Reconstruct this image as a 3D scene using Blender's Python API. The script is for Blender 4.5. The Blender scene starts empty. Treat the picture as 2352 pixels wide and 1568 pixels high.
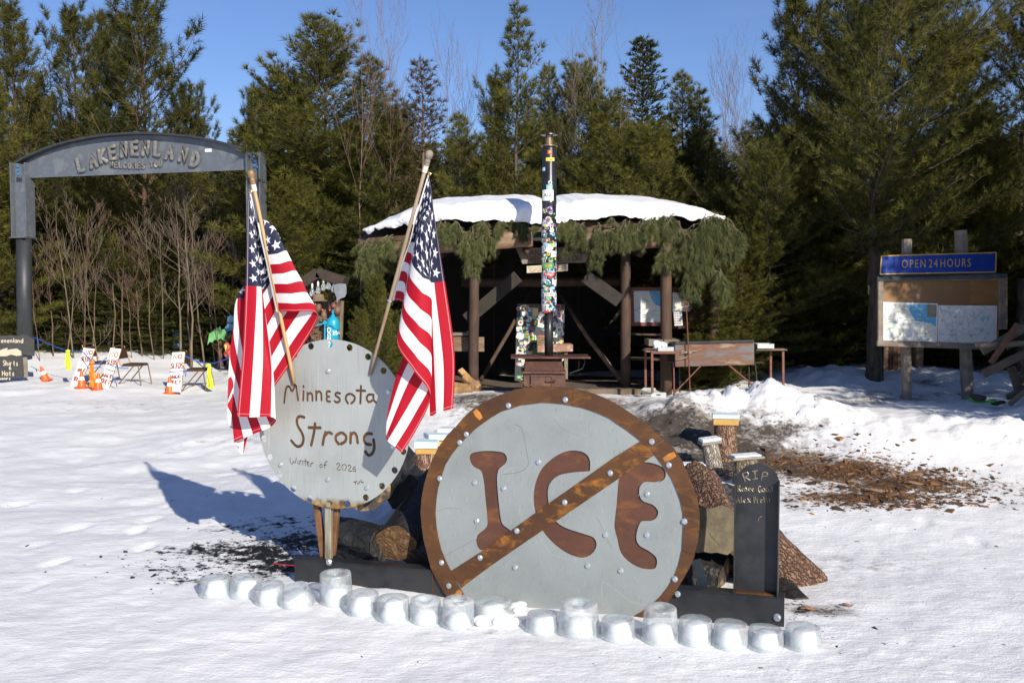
import bpy, bmesh, math, random
import numpy as np
from mathutils import Vector, Matrix
S = bpy.context.scene
C = S.collection
# ------------------------------------------------------------------ camera, sky, sun, exposure
F_PX, CX, CY, CAM_H, HORIZON = 2287.0, 1176.0, 784.0, 2.2, 665.0
PITCH = math.atan((CY - HORIZON) / F_PX)
cam = bpy.data.cameras.new('camera'); cam_o = bpy.data.objects.new('camera', cam); C.objects.link(cam_o)
cam.sensor_width = 36.0; cam.lens = 36.0 * F_PX / 2352.0
cam.clip_start = 0.1; cam.clip_end = 3000
cam_o.location = (0, 0, CAM_H); cam_o.rotation_euler = (math.pi / 2 - PITCH, 0, 0)
S.camera = cam_o
SUN_TO = Vector((2.84, -5.5, 3.05)).normalized()           # direction towards the sun
SUN_EL = math.asin(SUN_TO.z); SUN_AZ = math.atan2(SUN_TO.x, SUN_TO.y)
W = bpy.data.worlds.new('World'); S.world = W; W.use_nodes = True
nt = W.node_tree; nt.nodes.clear()
wo = nt.nodes.new('ShaderNodeOutputWorld'); bg = nt.nodes.new('ShaderNodeBackground')
sk = nt.nodes.new('ShaderNodeTexSky'); sk.sky_type = 'NISHITA'; sk.sun_disc = False
sk.sun_elevation = SUN_EL; sk.sun_rotation = SUN_AZ
sk.air_density = 1.0; sk.dust_density = 0.2; sk.ozone_density = 3.0; sk.altitude = 200
bg.inputs['Strength'].default_value = 0.067
# faint streaks of high cloud, the same all round the sky
tc = nt.nodes.new('ShaderNodeTexCoord'); mp = nt.nodes.new('ShaderNodeMapping'); mp.inputs['Scale'].default_value = (1.2, 1.2, 7)
nz = nt.nodes.new('ShaderNodeTexNoise'); nz.inputs['Scale'].default_value = 2.2; nz.inputs['Detail'].default_value = 6
cr = nt.nodes.new('ShaderNodeValToRGB'); cr.color_ramp.elements[0].position = 0.45; cr.color_ramp.elements[1].position = 0.95
cr.color_ramp.elements[0].color = (0, 0, 0, 1); cr.color_ramp.elements[1].color = (.24, .24, .24, 1)
mx = nt.nodes.new('ShaderNodeMix'); mx.data_type = 'RGBA'; mx.inputs[7].default_value = (6.5, 7.0, 8.0, 1)
nt.links.new(tc.outputs['Generated'], mp.inputs[0]); nt.links.new(mp.outputs[0], nz.inputs['Vector'])
nt.links.new(nz.outputs['Fac'], cr.inputs[0]); nt.links.new(cr.outputs[0], mx.inputs[0])
nt.links.new(sk.outputs[0], mx.inputs[6]); ti = nt.nodes.new('ShaderNodeMix'); ti.data_type = 'RGBA'; ti.blend_type = 'MULTIPLY'; ti.inputs[0].default_value = 1; ti.inputs[7].default_value = (.97, 1.06, 1.36, 1)
nt.links.new(mx.outputs[2], ti.inputs[6]); nt.links.new(ti.outputs[2], bg.inputs[0]); nt.links.new(bg.outputs[0], wo.inputs[0])
sun = bpy.data.lights.new('sun', 'SUN'); sun.energy = 4.8; sun.angle = math.radians(0.53); sun.color = (1.0, 0.925, 0.80)
sun_o = bpy.data.objects.new('sun', sun); C.objects.link(sun_o)
sun_o.rotation_euler = (-SUN_TO).to_track_quat('-Z', 'Y').to_euler()
S.view_settings.view_transform = 'Standard'; S.view_settings.look = 'None'
S.view_settings.exposure = 0.42; S.view_settings.gamma = 1.0; S.view_settings.use_curve_mapping = False
S.render.engine = 'CYCLES'
try:
    S.cycles.use_denoising = True; S.cycles.denoiser = 'OPENIMAGEDENOISE'
except Exception: pass
S.cycles.max_bounces = 8; S.cycles.transparent_max_bounces = 8; S.cycles.sample_clamp_indirect = 6.0
# ------------------------------------------------------------------ helpers
CAM = Vector((0, 0, CAM_H))
_F = Vector((0, math.cos(PITCH), -math.sin(PITCH))); _U = Vector((0, math.sin(PITCH), math.cos(PITCH))); _R = Vector((1, 0, 0))
def ray(px, py): return _F + _R * ((px - CX) / F_PX) + _U * ((CY - py) / F_PX)
def at(px, py, Y):
    d = ray(px, py); return CAM + d * (Y / d.y)
def on_plane(px, py, p0, n):
    d = ray(px, py); return CAM + d * (n.dot(p0 - CAM) / n.dot(d))
R_ = random.Random(7)
def V(*a): return Vector(a)
class MB:
    """collects shapes; build() links them as one mesh object"""
    def __init__(s): s.v = []; s.f = []; s.m = []
    def add(s, vs, fs, mi=0):
        o = len(s.v); s.v += [tuple(p) for p in vs]; s.f += [tuple(i + o for i in f) for f in fs]; s.m += [mi] * len(fs)
    def obox(s, c, hx, hy, hz, mi=0):
        c = Vector(c); vs = []
        for a in (-1, 1):
            for b in (-1, 1):
                for d in (-1, 1): vs.append(c + hx * a + hy * b + hz * d)
        fs = [(0, 1, 3, 2), (4, 6, 7, 5), (0, 4, 5, 1), (2, 3, 7, 6), (0, 2, 6, 4), (1, 5, 7, 3)]
        if hx.cross(hy).dot(hz) < 0: fs = [f[::-1] for f in fs]
        s.add(vs, fs, mi)
    def box(s, c, sz, rz=0, mi=0):
        cx, sx = math.cos(rz), math.sin(rz)
        s.obox(c, V(cx, sx, 0) * sz[0] / 2, V(-sx, cx, 0) * sz[1] / 2, V(0, 0, 1) * sz[2] / 2, mi)
    def beam(s, p0, p1, w, h, up=None, mi=0):
        p0 = Vector(p0); p1 = Vector(p1); d = (p1 - p0); u = Vector(up) if up is not None else V(0, 0, 1)
        if abs(d.normalized().dot(u)) > .98: u = V(0, -1, 0)
        x = d.cross(u).normalized(); y = x.cross(d).normalized()
        s.obox((p0 + p1) / 2, d / 2, x * w / 2, y * h / 2, mi)
    def tube(s, pts, rad, n=8, cap=True, mi=0, closed=False, flat=None, ref=None):
        """flat=(axis, k): cross-section squeezed by k along axis"""
        pts = [Vector(p) for p in pts]; m = len(pts)
        if not hasattr(rad, '__len__'): rad = [rad] * m
        vs = []; prev = None
        for i, p in enumerate(pts):
            if closed: t = pts[(i + 1) % m] - pts[i - 1]
            else: t = pts[min(i + 1, m - 1)] - pts[max(i - 1, 0)]
            if t.length < 1e-9: t = V(0, 0, 1)
            t.normalize()
            if prev is None:
                r = Vector(ref) if ref is not None else (V(0, 0, 1) if abs(t.z) < .9 else V(1, 0, 0))
            else: r = prev
            a = (r - t * r.dot(t))
            if a.length < 1e-6: a = t.orthogonal()
            a.normalize(); prev = a; b = t.cross(a)
            for k in range(n):
                q = 2 * math.pi * (k + .5) / n
                o = (a * math.cos(q) + b * math.sin(q)) * rad[i]
                if flat: o = o - flat[0] * (o.dot(flat[0]) * (1 - flat[1]))
                vs.append(p + o)
        fs = []
        rng = range(m if closed else m - 1)
        for i in rng:
            j = (i + 1) % m
            for k in range(n):
                l = (k + 1) % n; fs.append((i * n + k, i * n + l, j * n + l, j * n + k))
        if cap and not closed: fs.append(tuple(range(n))[::-1]); fs.append(tuple((m - 1) * n + k for k in range(n)))
        s.add(vs, fs, mi)
    def lathe(s, prof, c, n=16, axis=None, mi=0, ph=0.0):
        """prof: (radius, height) along axis from c"""
        ax = Vector(axis).normalized() if axis is not None else V(0, 0, 1)
        a = ax.orthogonal().normalized() if abs(ax.z) < .999 else V(1, 0, 0)
        b = ax.cross(a); c = Vector(c); vs = []; m = len(prof)
        for r, h in prof:
            for k in range(n):
                q = 2 * math.pi * k / n + ph
                vs.append(c + ax * h + (a * math.cos(q) + b * math.sin(q)) * max(r, 1e-4))
        fs = []
        for i in range(m - 1):
            for k in range(n):
                l = (k + 1) % n; fs.append((i * n + k, i * n + l, (i + 1) * n + l, (i + 1) * n + k))
        fs.append(tuple(range(n))[::-1]); fs.append(tuple((m - 1) * n + k for k in range(n)))
        s.add(vs, fs, mi)
    def prism(s, poly, n, th, mi=0):
        """poly: list of 3D points in one plane, seen anticlockwise from +n; extruded backwards by th"""
        n = Vector(n); k = len(poly); poly = [Vector(p) for p in poly]
        vs = poly + [p - n * th for p in poly]
        fs = [tuple(range(k)), tuple(range(2 * k - 1, k - 1, -1))]
        for i in range(k):
            j = (i + 1) % k; fs.append((i, i + k, j + k, j))
        s.add(vs, fs, mi)
    def sphere(s, c, r, n=10, m=6, sc=(1, 1, 1), mi=0):
        c = Vector(c); vs = [c + V(0, 0, -r * sc[2])]; 
        for i in range(1, m):
            t = -math.pi / 2 + math.pi * i / m
            for k in range(n):
                q = 2 * math.pi * k / n
                vs.append(c + V(r * sc[0] * math.cos(t) * math.cos(q), r * sc[1] * math.cos(t) * math.sin(q), r * sc[2] * math.sin(t)))
        vs.append(c + V(0, 0, r * sc[2])); fs = []
        for k in range(n): fs.append((0, 1 + (k + 1) % n, 1 + k))
        for i in range(m - 2):
            for k in range(n):
                l = (k + 1) % n; fs.append((1 + i * n + k, 1 + i * n + l, 1 + (i + 1) * n + l, 1 + (i + 1) * n + k))
        e = len(vs) - 1
        for k in range(n): fs.append((e, e - n + k, e - n + (k + 1) % n))
        s.add(vs, fs, mi)
    def mesh(s, name, mats, off=None, smooth=False):
        me = bpy.data.meshes.new(name)
        vs = s.v if off is None else [(p[0] - off[0], p[1] - off[1], p[2] - off[2]) for p in s.v]
        me.from_pydata(vs, [], s.f)
        for m in (mats if isinstance(mats, (list, tuple)) else [mats]): me.materials.append(m)
        if any(s.m): me.polygons.foreach_set('material_index', s.m)
        if smooth: me.polygons.foreach_set('use_smooth', [True] * len(me.polygons))
        me.update(); return me
    def build(s, name, mats, parent=None, smooth=False, local=False, bevel=0):
        """world coordinates unless local; parents carry no rotation when world is used"""
        off = None
        if parent is not None and not local: off = worldloc(parent)
        o = link(name, s.mesh(name, mats, off, smooth), parent)
        if bevel:
            b = o.modifiers.new('edge', 'BEVEL'); b.width = bevel; b.segments = 1; b.limit_method = 'ANGLE'
        return o
def worldloc(o):
    l = Vector((0, 0, 0))
    while o is not None: l += o.location; o = o.parent
    return l
def link(name, me, parent=None):
    o = bpy.data.objects.new(name, me); C.objects.link(o)
    if parent is not None: o.parent = parent
    return o
def meta(o, label=None, cat=None, group=None, kind=None):
    if label: o['label'] = label
    if cat: o['category'] = cat
    if group: o['group'] = group
    if kind: o['kind'] = kind
    return o
def thing(name, label, cat, loc, group=None, rz=0):
    o = bpy.data.objects.new(name, None); C.objects.link(o); o.location = loc; o.rotation_euler = (0, 0, rz)
    return meta(o, label, cat, group)
def kids(o): return [c for c in bpy.data.objects if c.parent == o]
def copy_tree(o, parent=None):
    c = o.copy(); C.objects.link(c)
    if parent is not None: c.parent = parent
    for k in list(o.children): copy_tree(k, c)
    return c
def eval_mesh(o):
    dg = bpy.context.evaluated_depsgraph_get()
    return bpy.data.meshes.new_from_object(o.evaluated_get(dg))
def curve_plate(polys, th):
    """polys: outline then holes, 2D; returns a filled, extruded mesh centred on z=0"""
    cu = bpy.data.curves.new('outline', 'CURVE'); cu.dimensions = '2D'; cu.fill_mode = 'BOTH'; cu.extrude = th / 2
    for p in polys:
        sp = cu.splines.new('POLY'); sp.points.add(len(p) - 1); sp.use_cyclic_u = True
        for i, q in enumerate(p): sp.points[i].co = (q[0], q[1], 0, 1)
    o = bpy.data.objects.new('outline', cu); C.objects.link(o)
    bpy.context.view_layer.update()
    me = eval_mesh(o); bpy.data.objects.remove(o); bpy.data.curves.remove(cu)
    me.materials.clear()
    return me
def text_mesh(txt, size, ext, squeeze=1.0, space=1.0):
    cu = bpy.data.curves.new('lettering', 'FONT'); cu.body = txt; cu.size = size; cu.extrude = ext
    cu.align_x = 'CENTER'; cu.align_y = 'CENTER'; cu.resolution_u = 3; cu.space_character = space
    o = bpy.data.objects.new('lettering', cu); C.objects.link(o); bpy.context.view_layer.update()
    me = eval_mesh(o); bpy.data.objects.remove(o); bpy.data.curves.remove(cu); me.materials.clear()
    me.transform(Matrix.Diagonal((squeeze, 1, 1, 1))); return me
def frame_m(o, ex, ey, ez):
    return Matrix(((ex.x, ey.x, ez.x, o.x), (ex.y, ey.y, ez.y, o.y), (ex.z, ey.z, ez.z, o.z), (0, 0, 0, 1)))
class Plane:
    """a plane in the world: origin, in-plane axes and the normal facing the viewer"""
    def __init__(s, o, ex, n):
        s.o = Vector(o); s.n = Vector(n).normalized(); s.ex = Vector(ex); s.ex = (s.ex - s.n * s.ex.dot(s.n)).normalized(); s.ey = s.n.cross(s.ex)
    def p(s, px, py): return on_plane(px, py, s.o, s.n)
    def uv(s, px, py):
        d = s.p(px, py) - s.o; return (d.dot(s.ex), d.dot(s.ey))
    def w(s, u, v, h=0): return s.o + s.ex * u + s.ey * v + s.n * h
    def m(s, h=0): return frame_m(s.o + s.n * h, s.ex, s.ey, s.n)
    def shift(s, h): return Plane(s.o + s.n * h, s.ex, s.n)
def place_mesh(name, me, mat, M, parent):
    me.transform(M); 
    if parent is not None: me.transform(Matrix.Translation(-worldloc(parent)))
    me.materials.append(mat); return link(name, me, parent)
# ------------------------------------------------------------------ noise
def _h(ix, iy, seed):
    n = (ix.astype(np.int64) * 374761393 + iy.astype(np.int64) * 668265263 + seed * 1442695041) & 0x7fffffff
    n = ((n ^ (n >> 13)) * 1274126177) & 0x7fffffff
    return ((n ^ (n >> 16)) & 0xffff) / 65535.0
def vnoise(x, y, seed=0):
    ix = np.floor(x); iy = np.floor(y); fx = x - ix; fy = y - iy
    fx = fx * fx * fx * (fx * (fx * 6 - 15) + 10); fy = fy * fy * fy * (fy * (fy * 6 - 15) + 10)
    a = _h(ix, iy, seed); b = _h(ix + 1, iy, seed); c = _h(ix, iy + 1, seed); d = _h(ix + 1, iy + 1, seed)
    return (a + (b - a) * fx) * (1 - fy) + (c + (d - c) * fx) * fy
def fbm(x, y, seed=0, oct=4, gain=.5):
    t = 0; amp = 1; tot = 0
    for o in range(oct):
        t = t + amp * vnoise(x, y, seed + o * 17); tot += amp; amp *= gain
        x = x * 2.03 + 11.3; y = y * 2.03 + 5.7
    return t / tot
def smooth(a, b, x):
    t = np.clip((x - a) / (b - a), 0, 1); return t * t * (3 - 2 * t)
# ------------------------------------------------------------------ materials
class NT:
    def __init__(s, name):
        s.m = bpy.data.materials.new(name); s.m.use_nodes = True; s.t = s.m.node_tree; s.t.nodes.clear()
        s.out = s.n('ShaderNodeOutputMaterial'); s.b = s.n('ShaderNodeBsdfPrincipled'); s.l(s.b.outputs[0], s.out.inputs[0])
    def n(s, t, **k):
        x = s.t.nodes.new(t)
        for a, b in k.items(): setattr(x, a, b)
        return x
    def l(s, a, b): s.t.links.new(a, b)
    def val(s, sock, v):
        if hasattr(v, 'is_output'): s.l(v, sock)
        else: sock.default_value = v
    def math(s, op, a, b=0.0, c=None, clamp=False):
        x = s.n('ShaderNodeMath', operation=op, use_clamp=clamp); s.val(x.inputs[0], a); s.val(x.inputs[1], b)
        if c is not None: s.val(x.inputs[2], c)
        return x.outputs[0]
    def coord(s, kind='Object', scale=(1, 1, 1)):
        x = s.n('ShaderNodeTexCoord'); m = s.n('ShaderNodeMapping'); m.inputs['Scale'].default_value = scale
        s.l(x.outputs[kind], m.inputs[0]); return m.outputs[0]
    def noise(s, co, scale, detail=4, rough=.55, dist=0.0):
        x = s.n('ShaderNodeTexNoise'); s.l(co, x.inputs['Vector']); x.inputs['Scale'].default_value = scale
        x.inputs['Detail'].default_value = detail; x.inputs['Roughness'].default_value = rough; x.inputs['Distortion'].default_value = dist
        return x.outputs['Fac']
    def ramp(s, f, stops):
        x = s.n('ShaderNodeValToRGB'); r = x.color_ramp
        while len(r.elements) > 1: r.elements.remove(r.elements[-1])
        r.elements[0].position = stops[0][0]; r.elements[0].color = col(stops[0][1])
        for p, c in stops[1:]:
            e = r.elements.new(p); e.color = col(c)
        s.l(f, x.inputs[0]); return x.outputs[0]
    def mix(s, f, a, b, blend='MIX'):
        x = s.n('ShaderNodeMix', data_type='RGBA', blend_type=blend); s.val(x.inputs[0], f)
        s.val(x.inputs[6], col(a) if not hasattr(a, 'is_output') else a); s.val(x.inputs[7], col(b) if not hasattr(b, 'is_output') else b); return x.outputs[2]
    def bump(s, h, st, dist=.01, prev=None):
        x = s.n('ShaderNodeBump'); x.inputs['Strength'].default_value = st; x.inputs['Distance'].default_value = dist; s.l(h, x.inputs['Height'])
        if prev is not None: s.l(prev, x.inputs['Normal'])
        return x.outputs[0]
    def set(s, **k):
        for a, v in k.items():
            sock = s.b.inputs[a.replace('_', ' ')]
            if not hasattr(v, 'is_output') and sock.type == 'RGBA': v = col(v)
            s.val(sock, v)
        return s
def col(c):
    if hasattr(c, '__len__'): return tuple(c)[:3] + (1.0,)
    return (c, c, c, 1.0)
def pm(name, c1, c2=None, scale=6, rough=.6, metal=0, bump=.2, bscale=40, bdist=.004, stretch=(1, 1, 1), spec=.5, lo=.35, hi=.65, c3=None, detail=5):
    t = NT(name); co = t.coord('Object', stretch)
    if c2 is None: c2 = tuple(x * .75 for x in c1)
    f = t.noise(co, scale, detail, .6)
    stops = [(lo, c1), (hi, c2)] if c3 is None else [(lo, c1), ((lo + hi) / 2, c2), (hi, c3)]
    cl = t.ramp(f, stops)
    t.set(Base_Color=cl, Roughness=rough, Metallic=metal, Specular_IOR_Level=spec)
    if bump: t.set(Normal=t.bump(t.noise(co, bscale, 4), bump, bdist))
    return t.m
def flat(name, c, rough=.5, metal=0, spec=.5, var=.12):
    c = tuple(c); return pm(name, c, tuple(x * (1 - var) for x in c), scale=9, rough=rough, metal=metal, bump=.05, spec=spec)
# ------------------------------------------------------------------ the ground
A_ = [(60, 862, 24), (190, 888, 21.5), (300, 888, 21.5), (430, 900, 21.5), (480, 892, 21.8), (130, 815, 26.5), (300, 822, 26.5), (440, 832, 26.5), (520, 845, 26.5),
      (1250, 905, 16.5), (1080, 895, 15.5), (1440, 905, 15.5), (1500, 914, 15), (1760, 908, 15), (1665, 1052, 12), (1640, 1088, 11.3), (1715, 1115, 10.7), (985, 1095, 10.6),
      (1900, 1160, 9.8), (2250, 1160, 9.8), (1950, 1042, 12), (2300, 1020, 12.2), (2230, 955, 13.2), (2090, 912, 14.5), (2232, 908, 14.5), (2010, 872, 16.5),
      (1850, 850, 17.5), (2330, 880, 16), (1700, 860, 18), (930, 960, 14), (450, 952, 17), (300, 1000, 15), (600, 1055, 12.9), (760, 905, 18.5), (640, 870, 23)]
P_ = [tuple(at(*a)) for a in A_]
for y in (1.5, 4, 6.5, 8.6):
    for x in (-8, -4, -1.5, 0, 1.5, 4, 8): P_.append((x, y, 0.0))
P_ += [(-6, 11, 0), (-10, 15, .05), (-16, 24, .1), (-14, 32, .7), (0, 24, .75), (0, 34, .9), (12, 26, 1.1), (14, 36, 1.2), (9, 13, .45), (10, 17, .8), (-20, 60, 1), (0, 60, 1.1), (20, 60, 1.3), (14, 8, .1), (-14, 8, 0), (-40, 60, 1), (40, 60, 1.3), (40, 20, .5), (-40, 20, .3)]
P_ = np.array(P_)
def _tps():
    n = len(P_); d = np.hypot(P_[:, None, 0] - P_[None, :, 0], P_[:, None, 1] - P_[None, :, 1])
    K = np.where(d > 1e-9, d * d * np.log(d + 1e-12), 0) + np.eye(n) * 0.03
    B = np.c_[np.ones(n), P_[:, :2]]
    A = np.zeros((n + 3, n + 3)); A[:n, :n] = K; A[:n, n:] = B; A[n:, :n] = B.T
    return np.linalg.solve(A, np.r_[P_[:, 2], 0, 0, 0])
_W = _tps()
BUMPS = [(at(px, py, Y), h, r) for px, py, Y, h, r in [
    (1490, 960, 12.9, .20, .8), (1580, 925, 13.3, .30, .8), (1690, 902, 13.6, .34, .85), (1790, 912, 13.5, .33, .8), (1880, 945, 13.1, .30, .75), (1970, 980, 12.6, .22, .7), (2060, 1012, 12.1, .12, .6),
    (2190, 960, 12.5, .16, .7), (2330, 955, 12.4, .24, .8), (2450, 955, 12.4, .26, .8), (1060, 905, 14.4, .12, .6), (1880, 850, 16.4, .25, 1.0), (2130, 860, 16.5, .22, .9), (1990, 905, 14.6, .1, .5), (2260, 875, 16.0, .2, .8)]]
_fr = np.random.default_rng(12)
FEET = []
for (x0, y0), (x1, y1), n in [((-5.5, 6.5), (-1.0, 13.5), 15), ((-6, 9.5), (-.5, 15), 14), ((3.9, 8.6), (4.6, 13), 8), ((-7.5, 12), (-2, 18), 12), ((-1.5, 9.5), (-.2, 14.5), 10), ((-4.4, 5), (-3.2, 9), 8)]:
    a = math.atan2(y1 - y0, x1 - x0)
    for i in range(n):
        f = i / (n - 1); o = .13 * (1 if i % 2 else -1) + _fr.normal(0, .04); FEET.append((x0 + (x1 - x0) * f - math.sin(a) * o + _fr.normal(0, .05), y0 + (y1 - y0) * f + math.cos(a) * o, a + _fr.normal(0, .15), _fr.uniform(.012, .028)))
def foot(x, y):
    d = np.zeros_like(x)
    for fx, fy, a, h in FEET:
        m = (np.abs(x - fx) < .5) & (np.abs(y - fy) < .5)
        if not m.any(): continue
        u = (x[m] - fx) * math.cos(a) + (y[m] - fy) * math.sin(a); v = -(x[m] - fx) * math.sin(a) + (y[m] - fy) * math.cos(a)
        r = np.sqrt((u / .16) ** 2 + (v / .065) ** 2); d[m] += h * (np.exp(-r ** 4) - .12 * np.exp(-((r - 1.35) / .3) ** 2))
    for off in (-.62, .62):   # worn wheel tracks across the yard
        c = 9.3 + off + .12 * (x + 6) ; d += .012 * np.exp(-((y - c) / .16) ** 2) * (x < -1.6) * (.4 + fbm(x * 2, y, 71, 2))
    return d
def height(x, y):
    x = np.asarray(x, float); y = np.asarray(y, float); sh = x.shape; x = x.ravel(); y = y.ravel()
    z = np.full(x.shape, _W[-3]) + _W[-2] * x + _W[-1] * y
    for i in range(len(P_)):
        d2 = (x - P_[i, 0]) ** 2 + (y - P_[i, 1]) ** 2
        z += _W[i] * .5 * d2 * np.log(d2 + 1e-12)
    z = np.clip(z, -.05, 1.6)
    wl = np.zeros_like(z)
    for p, h, r in BUMPS:
        g = np.exp(-((x - p.x) ** 2 + (y - p.y) ** 2) / (r * r)); wl = np.maximum(wl, g * min(1, h * 3)); z += 0
        z = z + h * g * .62
    lump = np.abs(fbm(x * 2.6, y * 2.6, 5, 4) - .5) * 2
    lump2 = np.abs(fbm(x * 7, y * 7, 9, 3) - .5) * 2
    z += wl * (.26 * (lump - .25) + .11 * (lump2 - .25))
    far = smooth(9, 14, y)
    z += (fbm(x * .9, y * .9, 3, 4) - .5) * (.05 + .08 * far)
    z += (fbm(x * 4.0, y * 4.5, 21, 3) - .5) * .028 * (.45 + .55 * smooth(8, 12, y))
    near = 1 - smooth(13, 18, y)
    z -= foot(x, y) * near
    # trampled, wind-packed little ridges close by
    z += (fbm(x * 9 + y * 2, y * 13, 33, 3) - .5) * .016 * (1 - smooth(14, 20, y))
    return z.reshape(sh)
def gz(x, y): return float(height(np.array([x]), np.array([y]))[0])
def ground(px, py, dmax=40):
    """the point of the ground seen at a place in the photograph"""
    d = ray(px, py); ts = np.linspace(2.5, dmax, 3000)
    xs = CAM.x + d.x * ts; ys = CAM.y + d.y * ts; zs = CAM.z + d.z * ts
    h = height(xs, ys); i = int(np.argmax(zs < h))
    return Vector((xs[i], ys[i], h[i]))
def spot(px, Y):
    d = ray(px, 700); x = d.x * Y / d.y; return Vector((x, Y, gz(x, Y)))
def make_ground():
    nr, nc = 610, 580
    ys = 1.2 * (70 / 1.2) ** (np.linspace(0, 1, nr)); q = np.linspace(-1, 1, nc); th = 1.75 * (q * .45 + .55 * q ** 3)
    Y = np.repeat(ys[:, None], nc, 1); X = Y * th[None, :]
    Z = height(X, Y)
    co = np.stack([X, Y, Z], -1).reshape(-1, 3)
    me = bpy.data.meshes.new('snow_ground'); n = nr * nc
    me.vertices.add(n); me.vertices.foreach_set('co', co.ravel())
    i = np.arange(nr - 1)[:, None] * nc + np.arange(nc - 1)[None, :]
    f = np.stack([i, i + 1, i + nc + 1, i + nc], -1).reshape(-1, 4); nf = len(f)
    me.loops.add(nf * 4); me.polygons.add(nf); me.loops.foreach_set('vertex_index', f.ravel().astype(np.int32))
    me.polygons.foreach_set('loop_start', np.arange(nf, dtype=np.int32) * 4); me.polygons.foreach_set('loop_total', np.full(nf, 4, np.int32))
    me.polygons.foreach_set('use_smooth', [True] * nf); me.update(calc_edges=True)
    x, y = co[:, 0], co[:, 1]
    def blob(items):
        w = np.zeros(n)
        for px, py, rx, ry, a in items:
            c = ground(px, py); w = np.maximum(w, a * np.exp(-((x - c.x) / rx) ** 2 - ((y - c.y) / ry) ** 2))
        return w
    soot = blob([(600, 1270, .6, .5, .92), (500, 1262, .7, .35, .8), (655, 1300, .5, .35, .98), (430, 1305, .6, .3, .6), (490, 1335, .5, .2, .72), (690, 1245, .5, .5, .85), (560, 1215, .7, .3, .62), (640, 1200, .6, .4, .6), (850, 1250, .8, .6, .9), (1200, 1300, 1.0, .7, .9), (1560, 1250, .7, .6, .8), (1690, 1090, .7, .5, .75), (1830, 1085, .5, .5, .62), (1840, 1395, .22, .22, .6), (1560, 1010, .6, .6, .6), (1900, 1410, .3, .15, .35)])
    dirt = blob([(1700, 1045, .8, .7, 1.15), (1600, 1070, .7, .7, 1.2), (1800, 1065, .7, .5, 1.1), (1560, 1010, .7, .5, 1.1), (1900, 1080, .8, .5, .85), (2050, 1100, .9, .4, .7), (1480, 1000, .7, .6, .95), (1880, 1400, .35, .2, .7), (2020, 915, 1.6, .35, .62), (2200, 905, 1.2, .3, .55), (1535, 968, .8, .5, 1.1), (1650, 985, .8, .4, 1.05), (1770, 992, .7, .3, .9), (1600, 930, .6, .4, .62), (1720, 945, .6, .3, .6), (1420, 960, .9, .5, .7), (1560, 1060, .6, .5, .95), (1730, 960, .6, .35, .62), (1850, 985, .5, .25, .6), (2060, 905, 1.2, .35, .6), (1880, 905, .9, .3, .62), (2300, 1100, 1.0, .6, .35), (1900, 1150, 1.2, .6, .5), (900, 960, 1.6, 1.0, .42), (300, 930, 4, 2, .34), (1950, 1300, 1.5, .8, .38), (600, 1000, 2.5, 1.6, .36), (1450, 1080, .8, .6, .9), (1250, 1450, 3, .3, .3), (1540, 1010, .7, .8, .8), (1640, 1050, .9, .7, .85), (1800, 1050, .8, .6, .75), (1590, 960, .5, .5, .62), (1700, 985, .8, .3, .6), (1790, 1010, .7, .3, .5), (1500, 925, 1.2, .5, .6), (1950, 920, 1.6, .45, .45), (2250, 915, 1.2, .4, .35), (1250, 925, 2.0, .9, .95), (1100, 910, 1.2, .6, .8), (2130, 880, .7, .5, .6), (900, 1000, 2.2, 1.6, .36), (2150, 960, 1.0, .4, .35)])
    chips = blob([(1930, 1085, .8, .5, .95), (2080, 1110, .95, .4, .9), (1990, 1140, .8, .3, .95), (2110, 1090, .6, .3, .62), (2130, 1150, .5, .15, .5), (1840, 1060, .6, .4, .55), (2200, 1120, .6, .25, .48)])
    for nm, a in (('soot', soot), ('dirt', dirt), ('chips', chips)):
        at_ = me.attributes.new(nm, 'FLOAT', 'POINT'); at_.data.foreach_set('value', a.astype(np.float32))
    t = NT('packed_snow'); co = t.coord('Object')
    n1 = t.noise(co, 5, 8, .68); n2 = t.noise(co, 16, 6, .7); n3 = t.noise(co, 1.3, 4)
    def mask(nm, nf, k, a, b):
        x = t.n('ShaderNodeAttribute', attribute_name=nm).outputs['Fac']
        v = t.math('ADD', x, t.math('MULTIPLY', t.math('SUBTRACT', nf, .5), k))
        r = t.n('ShaderNodeMapRange', interpolation_type='SMOOTHSTEP'); t.l(v, r.inputs[0]); r.inputs[1].default_value = a; r.inputs[2].default_value = b
        g = t.math('GREATER_THAN', x, .02)
        return t.math('MULTIPLY', r.outputs[0], g)
    base = t.ramp(n3, [(.35, (.86, .86, .865)), (.65, (.77, .77, .78))])
    fleck = t.noise(co, 42, 3, .6); fm = t.ramp(fleck, [(.745, (0, 0, 0)), (.775, (1, 1, 1))])
    base = t.mix(t.math('MULTIPLY', fm, .6), base, (.2, .17, .14))
    base = t.mix(t.math('MULTIPLY', mask('dirt', n1, 1.5, .30, .80), .9), base, (.20, .17, .14))
    base = t.mix(t.math('MULTIPLY', mask('dirt', n2, 2.0, .58, .95), .92), base, (.05, .04, .032))
    cc = t.ramp(n2, [(.35, (.035, .022, .014)), (.5, (.09, .045, .02)), (.62, (.26, .12, .04))])
    base = t.mix(mask('chips', n2, 2.2, .34, .62), base, cc)
    base = t.mix(mask('soot', t.noise(co, 9, 8, .75), 2.7, .52, .80), base, (.012, .011, .011))
    b1 = t.bump(t.noise(co, 42, 6, .7), .5, .016); b2 = t.bump(t.noise(t.coord('Object', (1, 2.2, 1)), 7, 6, .65), .33, .04, b1)
    t.set(Base_Color=base, Roughness=.55, Specular_IOR_Level=.25, Normal=b2)
    me.materials.append(t.m)
    o = link('snow_ground', me); meta(o, kind='structure', label='packed snowy ground with soot and wood chips')
    m2 = flat('far_snow', (.78, .79, .82), .6)
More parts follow.
